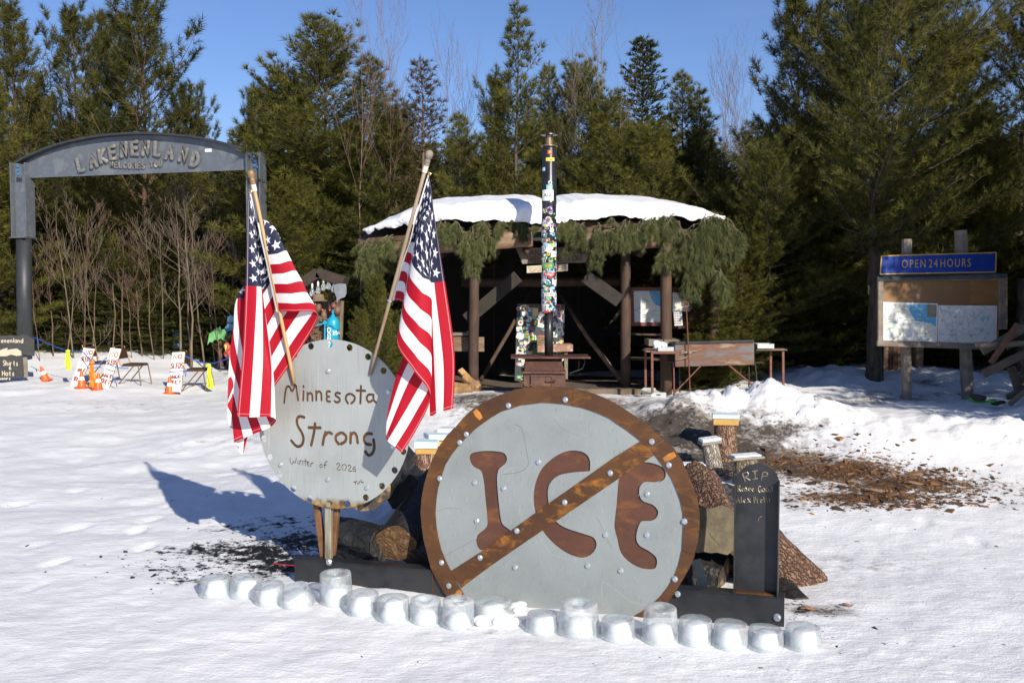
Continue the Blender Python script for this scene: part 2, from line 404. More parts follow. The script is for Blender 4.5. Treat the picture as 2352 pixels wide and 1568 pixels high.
    mb = MB(); mb.v = [(-900, -900, -.4), (900, -900, -.4), (900, 900, -.4), (-900, 900, -.4)]; mb.f = [(0, 1, 2, 3)]; mb.m = [0]
    meta(mb.build('snow_field', m2), kind='structure', label='snow field beyond the clearing')
make_ground()
# ------------------------------------------------------------------ trees
def foliage_mat(name, dark, light, trans=.18):
    t = NT(name)
    a = t.n('ShaderNodeAttribute', attribute_name='tone').outputs['Fac']
    oi = t.n('ShaderNodeObjectInfo').outputs['Random']
    f = t.math('ADD', t.math('MULTIPLY', a, .75), t.math('MULTIPLY', oi, .25))
    c = t.ramp(f, [(0.05, dark), (.95, light)])
    t.set(Base_Color=c, Roughness=.55, Specular_IOR_Level=.15)
    tr = t.n('ShaderNodeBsdfTranslucent'); t.l(c, tr.inputs[0]); mxs = t.n('ShaderNodeMixShader'); mxs.inputs[0].default_value = trans
    t.l(t.b.outputs[0], mxs.inputs[1]); t.l(tr.outputs[0], mxs.inputs[2]); t.l(mxs.outputs[0], t.out.inputs[0]); return t.m
M_WHITE = foliage_mat('white_pine_needles', (.030, .038, .007), (.185, .168, .034))
M_RED = foliage_mat('red_pine_needles', (.026, .032, .007), (.135, .122, .028))
M_FIR = foliage_mat('fir_needles', (.024, .033, .008), (.115, .115, .028))
M_BOUGH = foliage_mat('cut_pine_needles', (.055, .068, .026), (.185, .190, .075))
M_BROWNFIR = foliage_mat('larch_twigs', (.05, .035, .018), (.12, .09, .045))
M_BARK = pm('pine_bark', (.10, .075, .055), (.035, .026, .02), scale=14, rough=.9, bump=.9, bscale=25, bdist=.02, stretch=(1, 1, .25))
M_REDBARK = pm('red_pine_bark', (.20, .115, .07), (.06, .035, .025), scale=14, rough=.9, bump=.9, bscale=25, bdist=.02, stretch=(1, 1, .3))
M_GREYBARK = pm('sapling_bark', (.20, .155, .105), (.095, .072, .05), scale=10, rough=.85, bump=.4, stretch=(1, 1, .3))
M_REDTWIG = pm('red_twig_bark', (.20, .12, .085), (.10, .065, .05), scale=10, rough=.85, bump=.3)
def needles(T, n, L, w, sp0, sp1, seed, axial=0.0):
    """T: (k,7) tufts: position, direction, scale; returns one mesh of n thin triangles per tuft"""
    T = np.asarray(T, float); rg = np.random.default_rng(seed); k = len(T)
    P = np.repeat(T[:, :3], n, 0); D = np.repeat(T[:, 3:6], n, 0); sc = np.repeat(T[:, 6], n); N = k * n
    D /= np.linalg.norm(D, axis=1)[:, None]
    ref = np.where(np.abs(D[:, 2:3]) < .9, np.array([[0, 0, 1.]]), np.array([[1., 0, 0]]))
    a = np.cross(D, ref); a /= np.linalg.norm(a, axis=1)[:, None]; b = np.cross(D, a)
    ph = rg.uniform(0, 2 * np.pi, N); th = np.radians(rg.uniform(sp0, sp1, N))
    nd = D * np.cos(th)[:, None] + (a * np.cos(ph)[:, None] + b * np.sin(ph)[:, None]) * np.sin(th)[:, None]
    ln = L * sc * rg.uniform(.7, 1.15, N)
    base = P + D * (axial * sc * rg.uniform(-.6, .5, N))[:, None] if axial else P
    side = np.cross(nd, rg.normal(size=(N, 3))); side /= np.linalg.norm(side, axis=1)[:, None] + 1e-9
    hw = (w * sc / 2)[:, None]
    v = np.stack([base - side * hw, base + side * hw, base + nd * ln[:, None]], 1).reshape(-1, 3)
    tone = np.clip(np.repeat(rg.beta(.8, .9, k) * .9, n) + rg.uniform(-.15, .2, N), 0, 1)
    return v, np.repeat(tone, 3)
def tri_mesh(name, parts, mats):
    me = bpy.data.meshes.new(name); v = np.concatenate([p[0] for p in parts]); tone = np.concatenate([p[1] for p in parts])
    n = len(v) // 3
    me.vertices.add(n * 3); me.vertices.foreach_set('co', v.astype(np.float32).ravel())
    me.loops.add(n * 3); me.polygons.add(n); me.loops.foreach_set('vertex_index', np.arange(n * 3, dtype=np.int32))
    me.polygons.foreach_set('loop_start', np.arange(n, dtype=np.int32) * 3); me.polygons.foreach_set('loop_total', np.full(n, 3, np.int32))
    me.update(calc_edges=True)
    a = me.attributes.new('tone', 'FLOAT', 'POINT'); a.data.foreach_set('value', tone.astype(np.float32))
    for m in mats: me.materials.append(m)
    return me
KIND = {  # whorl spacing, branches per whorl, radius, rise at base and top, twig step, tuft step, needles, length, width, spread, ...
    'white': dict(sp=.27, nb=(5, 7), R=2.1, el=(-4, 44), ts=.12, fs=.105, n=19, L=.175, w=.0105, s0=6, s1=60, ax=0, z0=.02, up=.26, twig=.5, mat=M_WHITE, bark=M_BARK),
    'near': dict(sp=.33, nb=(5, 7), R=3.1, el=(-12, 44), ts=.14, fs=.12, n=22, L=.18, w=.0082, s0=6, s1=60, ax=0, z0=.12, up=.22, twig=.42, mat=M_WHITE, bark=M_BARK),
    'high': dict(sp=.36, nb=(5, 6), R=3.0, el=(-8, 44), ts=.16, fs=.14, n=18, L=.19, w=.010, s0=6, s1=60, ax=0, z0=.31, up=.22, twig=.42, mat=M_WHITE, bark=M_BARK),
    'red': dict(sp=.33, nb=(5, 6), R=2.0, el=(8, 58), ts=.22, fs=.23, n=42, L=.18, w=.0125, s0=25, s1=68, ax=.26, z0=.06, up=.45, twig=.5, mat=M_RED, bark=M_REDBARK),
    'fir': dict(sp=.19, nb=(5, 7), R=1.45, el=(-18, 35), ts=.10, fs=.085, n=9, L=.10, w=.019, s0=10, s1=55, ax=.06, z0=.02, up=.10, twig=.46, mat=M_FIR, bark=M_BARK),
    'larch': dict(sp=.2, nb=(5, 7), R=1.2, el=(-10, 35), ts=.12, fs=.11, n=9, L=.11, w=.012, s0=10, s1=70, ax=.05, z0=.05, up=.15, twig=.46, mat=M_BROWNFIR, bark=M_REDTWIG),
}
def conifer(kind, H, seed, shape=.8, open_=0.0, trim=None):
    k = KIND[kind]; rg = random.Random(seed); T = []; wood = MB(); twood = MB()
    r0 = .0075 * H + .015
    lean = (rg.uniform(-.02, .02), rg.uniform(-.02, .02))
    def ax(z): return V(lean[0] * z + .04 * math.sin(z * .9 + seed), lean[1] * z + .04 * math.cos(z * 1.1 + seed), z)
    n = 14; twood.tube([ax(H * i / n) for i in range(n + 1)], [max(.008, r0 * (1 - i / n) ** .85) for i in range(n + 1)], 9)
    z = H * k['z0']
    while z < H * .975:
        t = z / H; nb = rg.randint(*k['nb']); a0 = rg.uniform(0, 6.28)
        prof = k['R'] * ((1 - t) ** shape) * (.55 + .45 * min(1, t / .18)) + .12
        for b in range(nb):
            if rg.random() < open_: continue
            az = a0 + 6.283 * b / nb + rg.uniform(-.35, .35); L = prof * rg.uniform(.5, 1.15)
            if rg.random() < .16: L *= rg.uniform(1.2, 1.5)
            e = math.radians(k['el'][0] + (k['el'][1] - k['el'][0]) * t + rg.uniform(-9, 9))
            dh = V(math.cos(az), math.sin(az), 0); lat = V(-math.sin(az), math.cos(az), 0); bend = rg.uniform(-.25, .25)
            def pt(s): return ax(z) + dh * (L * s * math.cos(e)) + V(0, 0, L * (s * math.sin(e) + k['up'] * s * s)) + lat * (bend * L * s * s)
            m = 5; pts = [pt(i / m) for i in range(m + 1)]
            rb = .005 + .008 * L
            wood.tube(pts, [max(.003, rb * (1 - .85 * i / m)) for i in range(m + 1)], 4, cap=False)
            ns = max(2, int(L / k['ts']))
            for i in range(ns):
                s = (i + rg.uniform(.3, .7)) / ns
                if s < .22 and t < .8: continue
                p = pt(s); tan = (pt(min(1, s + .05)) - pt(max(0, s - .05))).normalized()
                tw = (.10 + k['twig'] * L * (1 - s) ** .8) * rg.uniform(.6, 1.2)
                for side in (-1, 1):
                    d = (tan * .65 + lat * side * rg.uniform(.5, 1) + V(0, 0, rg.uniform(0, .45))).normalized()
                    nf = max(1, int(tw / k['fs']))
                    if nf > 1: wood.tube([p, p + d * tw], [.0045, .002], 3, cap=False)
                    for j in range(nf):
                        q = p + d * (tw * (j + rg.uniform(.5, 1)) / nf)
                        dd = d + V(rg.uniform(-.25, .25), rg.uniform(-.25, .25), rg.uniform(0, .3))
                        T.append((*q, *dd, rg.uniform(.75, 1.2)))
            tan = (pt(1) - pt(.9)).normalized(); T.append((*pt(1), *tan, 1.25)); T.append((*pt(.97), *tan, 1.1))
        z += k['sp'] * rg.uniform(.75, 1.2) * (1.15 - .35 * t)
    for i in range(9): T.append((*ax(H * (1 - .012 * i)), rg.uniform(-.35, .35), rg.uniform(-.35, .35), 1, 1.15))
    nd = needles(T, k['n'], k['L'], k['w'], k['s0'], k['s1'], seed, k['ax'])
    crown = tri_mesh(kind + '_pine_crown', [nd], [k['mat']])
    return dict(crown=crown, trunk=twood.mesh('pine_trunk', k['bark'], smooth=True), limbs=wood.mesh('pine_limbs', k['bark']), H=H)
TREES = {}
def variants():
    for nm, kind, H, seed, sh, op in [('nearhigh', 'high', 8, 53, .4, .2), ('white1', 'white', 8, 11, .55, .14), ('white2', 'white', 8, 12, .5, .2), ('white3', 'white', 8, 13, .85, .2), ('whitethin', 'white', 8, 14, 1.1, .3),
                                      ('red1', 'red', 9, 21, .45, .12), ('red2', 'red', 9, 22, .6, .2), ('red3', 'red', 9, 23, .4, .2),
                                      ('fir1', 'fir', 7, 31, .85, 0), ('fir2', 'fir', 7, 32, .95, .1), ('larch1', 'larch', 7, 41, .9, .05), ('near1', 'near', 8, 51, .4, .22), ('near2', 'near', 8, 52, .45, .25)]:
        TREES[nm] = conifer(kind, H, seed, sh, op)
variants()
NAMES = {'white': 'white_pine', 'whit': 'white_pine', 'red': 'red_pine', 'fir': 'fir_tree', 'larch': 'larch_tree', 'near': 'white_pine'}
def plant(var, x, y, H, label, wide=1.0, rot=None, group=None, cat='tree', z=None):
    v = TREES[var]; nm = NAMES[var.rstrip('123').replace('whitethin', 'white').replace('nearhigh', 'near')]
    zz = gz(x, y) - .08 if z is None else z
    r = thing(nm, label, cat, (x, y, zz), group, R_.uniform(0, 6.28) if rot is None else rot)
    s = H / v['H']; r.scale = (s * wide, s * wide, s)
    t = link('trunk', v['trunk'], r); l = link('limbs', v['limbs'], t); c = link('crown', v['crown'], r)
    return r
def plant_px(var, px, top, Y, label, wide=1.0, **k):
    g = spot(px, Y); H = at(px, top, Y).z - g.z + .08
    return plant(var, g.x, g.y, H, label, wide, **k)
PINES = [
 ('red1', 48, 38, 29, 'red pine at the left edge with a blunt three-lobed top', 1.0), ('red2', 170, 24, 30, 'pointed red pine second from the left edge of the sky', .95),
 ('red3', 258, 78, 32, 'slim red pine in the gap between two taller red pines', .8), ('red1', 345, -14, 28, 'tallest broad red pine behind the middle of the steel arch', 1.12),
 ('red3', 452, 232, 29.5, 'short red pine tufted low to the right of the tallest red pine', .95), ('red2', 590, 205, 31, 'dark red pine behind the right post of the arch', .85), ('white2', -25, 190, 26.5, 'white pine cut by the left edge of the frame', 1.0),
 ('white1', 748, 58, 25.2, 'broad bushy white pine with a bare spiky leader between the two flags', 1.25), ('white2', 660, 178, 26.2, 'white pine at the left shoulder of the broad bushy pine', 1.15), ('white3', 852, 130, 24.6, 'white pine with several thin leaders above the right flag finial', 1.2),
 ('white2', 915, 250, 22.6, 'low dense white pine behind the finial of the right flag', 1.1),
 ('larch1', 968, 138, 22.5, 'brownish sparse larch between the right flag and the stovepipe', 1.15), ('white3', 1055, 262, 21.5, 'small white pine left of the stovepipe just above the snowy roof', 1.0), ('red2', 1140, 180, 21.5, 'dark tufted pine close left of the stovepipe', .85),
 ('whitethin', 1196, 4, 21, 'tall thin white pine with a bare leader directly left of the stovepipe', .9), ('white3', 1262, 150, 23, 'slender pine directly behind the stovepipe cap', .85), ('white2', 1322, 158, 22.5, 'pine right of the stovepipe with a ragged top', .9), ('white1', 1392, 230, 20.5, 'low bushy pine over the middle of the snowy roof', 1.1),
 ('fir1', 1462, 84, 22.5, 'dense narrow fir with a sharp spire right of the bare birch', 1.2), ('white3', 1562, 168, 22.5, 'slim white pine spire right of the sharp fir', .95), ('whitethin', 1610, 196, 22, 'thin pine spire last before the gap of bare brush', 1.1),
 ('white2', 1505, 300, 19.8, 'low pine behind the right end of the snowy roof', 1.1), ('white1', 1660, 365, 19.8, 'yellowish low pine right of the snowy roof end', 1.1),
 ('red2', 1822, -30, 18.5, 'dark red pine with clumped tufts right of the open sky', 1.0), ('near2', 1915, 15, 18.8, 'white pine behind the blue sign with sky gaps in its crown', .95), ('nearhigh', 2010, -60, 16.3, 'white pine whose bare dark lower trunk stands left of the notice board', .85), ('near1', 2090, -55, 18.2, 'largest white pine towering over the blue sign', .95), ('white2', 2175, 70, 19, 'white pine between the largest pine and the right edge', 1.1),
 ('near2', 2335, -10, 18.3, 'white pine cut by the right edge of the frame', .8), ('near2', 1770, 335, 17.0, 'low spreading white pine leaning over the right end of the shelter', .95), ('white1', 2250, 330, 18.5, 'low dark pine behind the notice board', 1.2), ('white1', 1885, 430, 18.4, 'low dark pine between the shelter and the notice board', 1.15),
 ('fir2', 2130, 560, 20, 'small dark fir behind the posts of the notice board', 1.2), ('white2', 1620, 520, 20.5, 'small pine behind the right wall of the shelter', 1.1),
 ('fir1', 30, 330, 27.3, 'green fir behind the left arch post', 1.3), ('fir2', 105, 420, 27.8, 'fir just right of the left arch post', 1.2), ('fir1', 185, 470, 28.2, 'fir under the left half of the arch', 1.3), ('fir2', 250, 540, 27.6, 'low fir behind the middle sled sign', 1.4), ('fir1', 320, 480, 28.4, 'fir under the middle of the arch', 1.3), ('white2', 385, 430, 28.6, 'pine under the right half of the arch', 1.3), ('fir2', 455, 470, 28.2, 'fir left of the left flag', 1.3), ('fir1', 520, 360, 27.5, 'fir behind the left flag', 1.4),
 ('fir2', 612, 400, 26.8, 'fir right of the left flag pole', 1.3), ('white1', 690, 420, 23.5, 'small pine shading the donation stand', 1.1), ('fir1', 355, 640, 27.4, 'knee high fir left of the third sled sign', 1.6), ('fir2', 150, 650, 27.2, 'knee high fir behind the first traffic cone', 1.6), ('fir1', 450, 655, 27.4, 'knee high fir behind the third sled sign', 1.5),
]
for p in PINES: plant_px(p[0], p[1], p[2], p[3], p[4], p[5], group='pines and firs round the clearing')
fill = ['white1', 'fir1', 'red2', 'white2', 'fir2', 'red1', 'white3', 'fir1']
for row, (Y0, tops) in enumerate([(30.5, (380, 480)), (34, (290, 390)), (39, (235, 330))]):
    px = -420 - 40 * row; i = 0
    while px < 2800:
        top = R_.uniform(*tops) + (110 if 1640 < px < 1720 or 470 < px < 560 else 0)
        plant_px(fill[(i + 3 * row) % 8], px, top, Y0 + R_.uniform(-1.3, 1.6), 'evergreen deep in the woods behind the nearer pines', 1.35, group='evergreens in the woods behind')
        px += R_.uniform(70, 105); i += 1
for i, (px, top, Y) in enumerate([(1730, 600, 18.6), (1785, 640, 18.8), (1830, 560, 19.4), (1880, 620, 18.2), (1930, 540, 19.6), (1970, 600, 18.4), (2045, 590, 18.6), (2110, 540, 18.9), (2170, 610, 17.8), (2215, 560, 19.0), (2275, 600, 17.6), (2330, 540, 18.6), (2380, 600, 17.4), (1700, 520, 20.4), (2440, 500, 18.2), (1760, 470, 21)]):
    plant_px(('fir1', 'white1', 'fir2')[i % 3], px, top, Y, 'low dark fir in the shade behind the notice board', 1.9, group='low firs shaded behind the notice board')
for i, px in enumerate([1690, 1790, 1870, 1960, 2050, 2110, 2210, 2290, 2400, 2480, 1560, 960, 860]):
    plant_px(('fir1', 'white1', 'fir2')[i % 3], px, 440 + 60 * (i % 3), 23 + 1.3 * (i % 4), 'dark evergreen in the shaded woods behind the notice board' if px > 1600 else 'dark evergreen in the shaded woods behind the shelter', 1.5, group='evergreens shaded behind the boards')
# pines standing right of the frame, whose shade falls over the notice board
for var, x, y, H, w, lab in [('white1', 8.7, 10.5, 7.6, .95, 'white pine outside the right edge shading the notice board'), ('white2', 10.6, 12.6, 8.0, .9, 'second white pine outside the right edge'), ('white1', 11.6, 10.2, 8.4, .9, 'third white pine outside the right edge'), ('near1', 13.4, 13.0, 9.0, .7, 'tall white pine far outside the right edge'), ('white2', 7.7, 11.9, 6.4, .8, 'bushy white pine close outside the right edge')]:
    plant(var, x, y, H, lab, w, group='pines right of the frame')
# ---- bare saplings
def sapling(H, seed, spread=.5, nb=9, r=.03, low=.25):
    rg = random.Random(seed); tr = MB(); br = MB()
    pts = []; x = y = 0
    for i in range(9):
        pts.append(V(x, y, H * i / 8)); x += rg.uniform(-.11, .11) * H / 8; y += rg.uniform(-.09, .09) * H / 8
    tr.tube(pts, [max(.004, r * (1 - i / 8.3)) for i in range(9)], 6)
    def branch(p, d, L, r, depth):
        m = 4; q = [p]; dd = d.copy()
        for i in range(m):
            dd = (dd + V(rg.uniform(-.18, .18), rg.uniform(-.18, .18), rg.uniform(.0, .22))).normalized(); q.append(q[-1] + dd * L / m)
        br.tube(q, [max(.0022, r * .8 * (1 - .8 * i / m)) for i in range(m + 1)], 4, cap=False)
        if depth > 0:
            for i in range(1, m + 1):
                for _ in range(1 if rg.random() < .7 else 2):
                    e = (dd + V(rg.uniform(-.8, .8), rg.uniform(-.8, .8), rg.uniform(-.1, .5))).normalized(); branch(q[i], e, L * rg.uniform(.35, .6), r * .5, depth - 1)
    for b in range(nb):
        s = low + (1 - low) * (b + rg.random()) / nb; i = min(7, int(s * 8)); p = pts[i].lerp(pts[i + 1], s * 8 - i)
        a = rg.uniform(0, 6.28); d = V(math.cos(a) * spread, math.sin(a) * spread, rg.uniform(.4, .9)).normalized()
        branch(p, d, H * rg.uniform(.18, .36) * (1.1 - .6 * s), r * .45 * (1.15 - s), 2)
    return tr, br
SAP = [sapling(4.2, 61, .7, 8, .023), sapling(4.0, 62, .45, 5, .015, .3), sapling(4.4, 63, 1.0, 12, .028, .22), sapling(3.6, 64, .7, 7, .013, .12), sapling(8, 65, .30, 14, .035, .45)]
SAPM = [(a.mesh('sapling_trunk', M_GREYBARK, smooth=True), b.mesh('sapling_twigs', M_GREYBARK)) for a, b in SAP]
SAPR = [(a.mesh('red_sapling_trunk', M_REDTWIG, smooth=True), b.mesh('red_sapling_twigs', M_REDTWIG)) for a, b in SAP]
HS = [4.2, 4.0, 4.4, 3.6, 8]
BARE = [(88, 560, 25.6, 3, 1), (150, 470, 25.8, 1, 0), (166, 430, 26.2, 0, 0), (190, 480, 25.6, 3, 1), (207, 500, 26, 1, 1), (222, 520, 25.4, 3, 0), (256, 430, 26.6, 1, 0), (300, 560, 26.4, 3, 1), (352, 500, 26.2, 1, 0), (373, 440, 26.4, 1, 0), (412, 405, 25.9, 2, 0), (438, 390, 25.6, 2, 0), (436, 440, 26, 0, 1), (468, 430, 25.9, 0, 0), (492, 470, 26.3, 1, 0), (520, 450, 26.2, 2, 1), (505, 520, 25.5, 3, 1), (278, 480, 26.8, 0, 1), (325, 520, 26.9, 2, 1), (120, 540, 26.5, 0, 1), (548, 470, 25.6, 2, 0)]
def sap_label(i, px, c):
    sides = ['left of the arch post', 'right of the left arch post', 'under the left half of the arch', 'under the middle of the arch', 'under the right half of the arch', 'just left of the left flag']
    k = 0 if px < 95 else 1 if px < 180 else 2 if px < 265 else 3 if px < 370 else 4 if px < 470 else 5
    return ('thin reddish bare sapling standing ' if c else 'thin pale grey bare sapling standing ') + sides[k]
SEEN = {}
def uniq(l):
    SEEN[l] = SEEN.get(l, 0) + 1; return ('', 'second ', 'third ', 'fourth ', 'fifth ')[SEEN[l] - 1] + l
for i, (px, top, Y, v, c) in enumerate(sorted(BARE)):
    g = spot(px, Y); H = at(px, top, Y).z - g.z; s = H / HS[v]
    r = thing('bare_sapling', uniq(sap_label(i, px, c)), 'sapling', g, 'bare saplings under the arch', R_.uniform(0, 6.28)); r.scale = (s, s, s); r.rotation_euler = (R_.uniform(-.09, .09), R_.uniform(-.09, .09), R_.uniform(0, 6.28))
    link('trunk', (SAPR if c else SAPM)[v][0], r); link('branches', (SAPR if c else SAPM)[v][1], r)['kind'] = 'stuff'
for px, top, Y, w, c, lab in [(1398, -12, 20.5, 1, 0, 'tall bare birch rising above the roof right of the stovepipe'), (1668, 205, 24, 1.0, 1, 'bare brush in the sky gap right of the pine spires'), (1690, 235, 24.6, 1.0, 1, 'second bare brush stem in the sky gap'), (1645, 260, 24.3, 1.1, 1, 'bare brush beside the last pine spire'), (826, 62, 22, .8, 1, 'bare red twigs above the pine between the flags'), (893, 92, 22.4, .8, 1, 'bare red twigs left of the larch'), (1015, 190, 23, .9, 1, 'bare twigs right of the brownish larch'), (1082, 228, 23, .8, 1, 'bare twigs beside the small pine left of the stovepipe'), (1330, 215, 21, .7, 0, 'thin bare stem behind the roof middle')]:
    g = spot(px, Y); H = at(px, top, Y).z - g.z; s = H / 8
    r = thing('bare_birch', lab, 'bare tree', g, 'bare trees among the pines', R_.uniform(0, 6.28)); r.scale = (s * w, s * w, s)
    link('trunk', (SAPR if c else SAPM)[4][0], r); link('branches', (SAPR if c else SAPM)[4][1], r)['kind'] = 'stuff'
# ------------------------------------------------------------------ materials for made things
def rust_mat(name, base, mid, orange, streak=.6, scale=3.0):
    t = NT(name); co = t.coord('Object'); n1 = t.noise(co, scale, 7, .65); n2 = t.noise(co, 55, 3, .6); n3 = t.noise(co, 260, 2, .6)
    c = t.ramp(n1, [(.3, base), (.6, mid)])
    c = t.mix(t.math('MULTIPLY', n3, .5), c, tuple(x * .45 for x in base))
    sm = t.n('ShaderNodeMapping'); sm.inputs['Rotation'].default_value = (0, math.radians(33), 0); sm.inputs['Scale'].default_value = (1.6, 3.2, 4.2)
    tc = t.n('ShaderNodeTexCoord'); t.l(tc.outputs['Object'], sm.inputs[0]); ns = t.noise(sm.outputs[0], 2.6, 6, .7, .6)
    m = t.ramp(ns, [(.52, (0, 0, 0)), (.62, (.5, .5, .5)), (.70, (1, 1, 1))])
    c = t.mix(t.math('MULTIPLY', m, streak), c, orange)
    t.set(Base_Color=c, Roughness=t.math('ADD', t.math('MULTIPLY', n2, .3), .5), Metallic=.15, Specular_IOR_Level=.35, Normal=t.bump(n2, .25, .003)); return t.m
M_RUST = rust_mat('rusted_rim_steel', (.058, .026, .013), (.125, .054, .020), (.30, .12, .018), .5)
M_RUSTBACK = rust_mat('rusted_backing_steel', (.085, .036, .024), (.125, .052, .034), (.40, .15, .02), .25)
M_RUSTPOST = rust_mat('rusted_tube', (.13, .06, .03), (.26, .13, .06), (.42, .19, .05), .5, 8)
def galv(name, c, rustlow=None):
    t = NT(name); co = t.coord('Object'); n1 = t.noise(co, 2.2, 6, .6); n2 = t.noise(co, 70, 3, .6)
    cl = t.ramp(n1, [(.25, tuple(x * .82 for x in c)), (.5, c), (.75, tuple(x * 1.14 for x in c))]); cl = t.mix(t.math('MULTIPLY', t.ramp(t.noise(co, 1.1, 7, .7, 1.2), [(.56, (0, 0, 0)), (.66, (1, 1, 1))]), .35), cl, (c[0] * .8, c[1] * .74, c[2] * .6))
    # long hairline scratches
    for k, (rot, sc) in enumerate([((.2, .5, .3), (130, 130, 2.2)), ((.1, -1.0, .8), (110, 110, 2.4)), ((.4, 1.2, .1), (140, 140, 2.6))]):
        m = t.n('ShaderNodeMapping'); m.inputs['Rotation'].default_value = rot; m.inputs['Scale'].default_value = sc
        tc = t.n('ShaderNodeTexCoord'); t.l(tc.outputs['Object'], m.inputs[0]); s = t.noise(m.outputs[0], 1.0, 2, .5)
        r = t.ramp(s, [(.66, (0, 0, 0)), (.70, (1, 1, 1))]); cl = t.mix(t.math('MULTIPLY', r, .32), cl, tuple(x * (.45 if k != 1 else 1.5) for x in c))
    sp = t.ramp(n2, [(.72, (0, 0, 0)), (.78, (1, 1, 1))]); cl = t.mix(t.math('MULTIPLY', sp, .35), cl, (.2, .18, .15))
    if rustlow is not None:
        g = t.n('ShaderNodeSeparateXYZ'); tc = t.n('ShaderNodeTexCoord'); t.l(tc.outputs['Object'], g.inputs[0])
        low = t.n('ShaderNodeMapRange'); t.l(g.outputs[2], low.inputs[0]); low.inputs[1].default_value = rustlow[0]; low.inputs[2].default_value = rustlow[1]; low.inputs[3].default_value = 1; low.inputs[4].default_value = 0
        nn = t.noise(co, 14, 6, .7); mm = t.ramp(t.math('MULTIPLY', low.outputs[0], t.math('ADD', nn, .25)), [(.33, (0, 0, 0)), (.55, (1, 1, 1))])
        cl = t.mix(mm, cl, t.ramp(nn, [(.4, (.34, .21, .07)), (.6, (.10, .055, .02))]))
    t.set(Base_Color=cl, Roughness=.42, Metallic=.25, Specular_IOR_Level=.5, Normal=t.bump(t.noise(co, 7, 3), .06, .01)); return t.m
M_GALV = galv('galvanised_sheet', (.27, .293, .288))
M_GALV2 = galv('galvanised_round_sheet', (.355, .378, .37), (.35, .50))
M_BLACKSTEEL = pm('mill_scale_steel', (.022, .024, .028), (.045, .047, .052), scale=5, rough=.42, metal=.5, bump=.12, bscale=60, c3=(.06, .045, .03), lo=.3, hi=.8)
M_BOLT = pm('zinc_bolt', (.62, .66, .68), (.45, .48, .5), scale=30, rough=.32, metal=.75, bump=.05)
M_WELD = pm('weld_bead', (.36, .30, .22), (.16, .12, .09), scale=40, rough=.4, metal=.6, bump=.3)
M_DARKHOLE = flat('hole_black', (.03, .02, .012), .8)  # near-black, for discs and bars that mark bolt holes and slots
M_GREYTUBE = pm('weathered_square_tube', (.36, .33, .25), (.20, .17, .12), scale=14, rough=.55, metal=.3, bump=.2, stretch=(1, 1, .25))
def bark_mat(name, a, b, c, sc=36):
    t = NT(name); uv = t.n('ShaderNodeUVMap').outputs[0]; co = t.coord('Object')
    nz = t.n('ShaderNodeTexNoise'); t.l(uv, nz.inputs['Vector']); nz.inputs['Scale'].default_value = 14; nz.inputs['Detail'].default_value = 3
    off = t.n('ShaderNodeVectorMath', operation='SCALE'); t.l(nz.outputs['Color'], off.inputs[0]); off.inputs['Scale'].default_value = .085
    ad = t.n('ShaderNodeVectorMath', operation='ADD'); t.l(uv, ad.inputs[0]); t.l(off.outputs[0], ad.inputs[1])
    m = t.n('ShaderNodeMapping'); m.inputs['Scale'].default_value = (1, .22, 1); t.l(ad.outputs[0], m.inputs[0])
    v = t.n('ShaderNodeTexVoronoi'); v.feature = 'DISTANCE_TO_EDGE'; v.inputs['Scale'].default_value = sc; t.l(m.outputs[0], v.inputs['Vector'])
    v2 = t.n('ShaderNodeTexVoronoi'); v2.inputs['Scale'].default_value = sc; t.l(m.outputs[0], v2.inputs['Vector']); sp = t.n('ShaderNodeSeparateColor'); t.l(v2.outputs['Color'], sp.inputs[0])
    cl = t.ramp(t.math('ADD', t.math('MULTIPLY', sp.outputs[0], .6), t.math('MULTIPLY', t.noise(co, 7, 5, .7), .4)), [(.2, a), (.5, b), (.8, c)])
    e = t.ramp(v.outputs['Distance'], [(.0, (0, 0, 0)), (.16, (1, 1, 1))]); cl = t.mix(e, tuple(x * .38 for x in a), cl)
    hgt = t.math('ADD', t.math('MINIMUM', v.outputs['Distance'], .22), t.math('MULTIPLY', sp.outputs[1], .12))
    t.set(Base_Color=cl, Roughness=.9, Specular_IOR_Level=.2, Normal=t.bump(t.noise(co, 60, 4, .7), .5, .006, t.bump(hgt, 1.0, .06))); return t.m
M_LOGBARK = bark_mat('flaky_pine_bark', (.15, .082, .055), (.23, .135, .095), (.30, .19, .12))
M_STUMPBARK = bark_mat('red_stump_bark', (.22, .12, .075), (.33, .20, .14), (.38, .26, .19))
M_GREYLOG = bark_mat('grey_hardwood_bark', (.20, .165, .11), (.30, .25, .17), (.24, .2, .14))
M_BIRCH = bark_mat('pale_birch_bark', (.34, .29, .24), (.50, .45, .39), (.24, .20, .16))
M_CHAR = pm('charred_wood', (.006, .006, .006), (.02, .019, .018), scale=9, rough=.55, bump=1.0, bscale=18, bdist=.03, c3=(.05, .045, .04), lo=.3, hi=.85)
M_CHARCUT = pm('half_burnt_cut_wood', (.015, .014, .013), (.06, .045, .03), scale=9, rough=.75, bump=.6, bscale=60, c3=(.42, .28, .14), lo=.35, hi=.72)
M_CUT = pm('sawn_log_end', (.07, .06, .045), (.135, .11, .07), scale=5, rough=.85, bump=.7, bscale=45, c3=(.22, .165, .085), lo=.35, hi=.7)  # grey-brown sawn wood, toned darker for shade partly covering the end
M_SPLITWOOD = pm('split_wood_face', (.46, .27, .11), (.22, .12, .05), scale=8, rough=.75, bump=.7, bscale=50, stretch=(1, 1, .3))
M_YELLOWOOD = pm('fresh_yellow_timber', (.55, .33, .09), (.44, .25, .065), scale=9, rough=.6, bump=.1)
M_FOAM = pm('pale_blue_foam', (.60, .72, .75), (.50, .62, .66), scale=12, rough=.8, bump=.25)
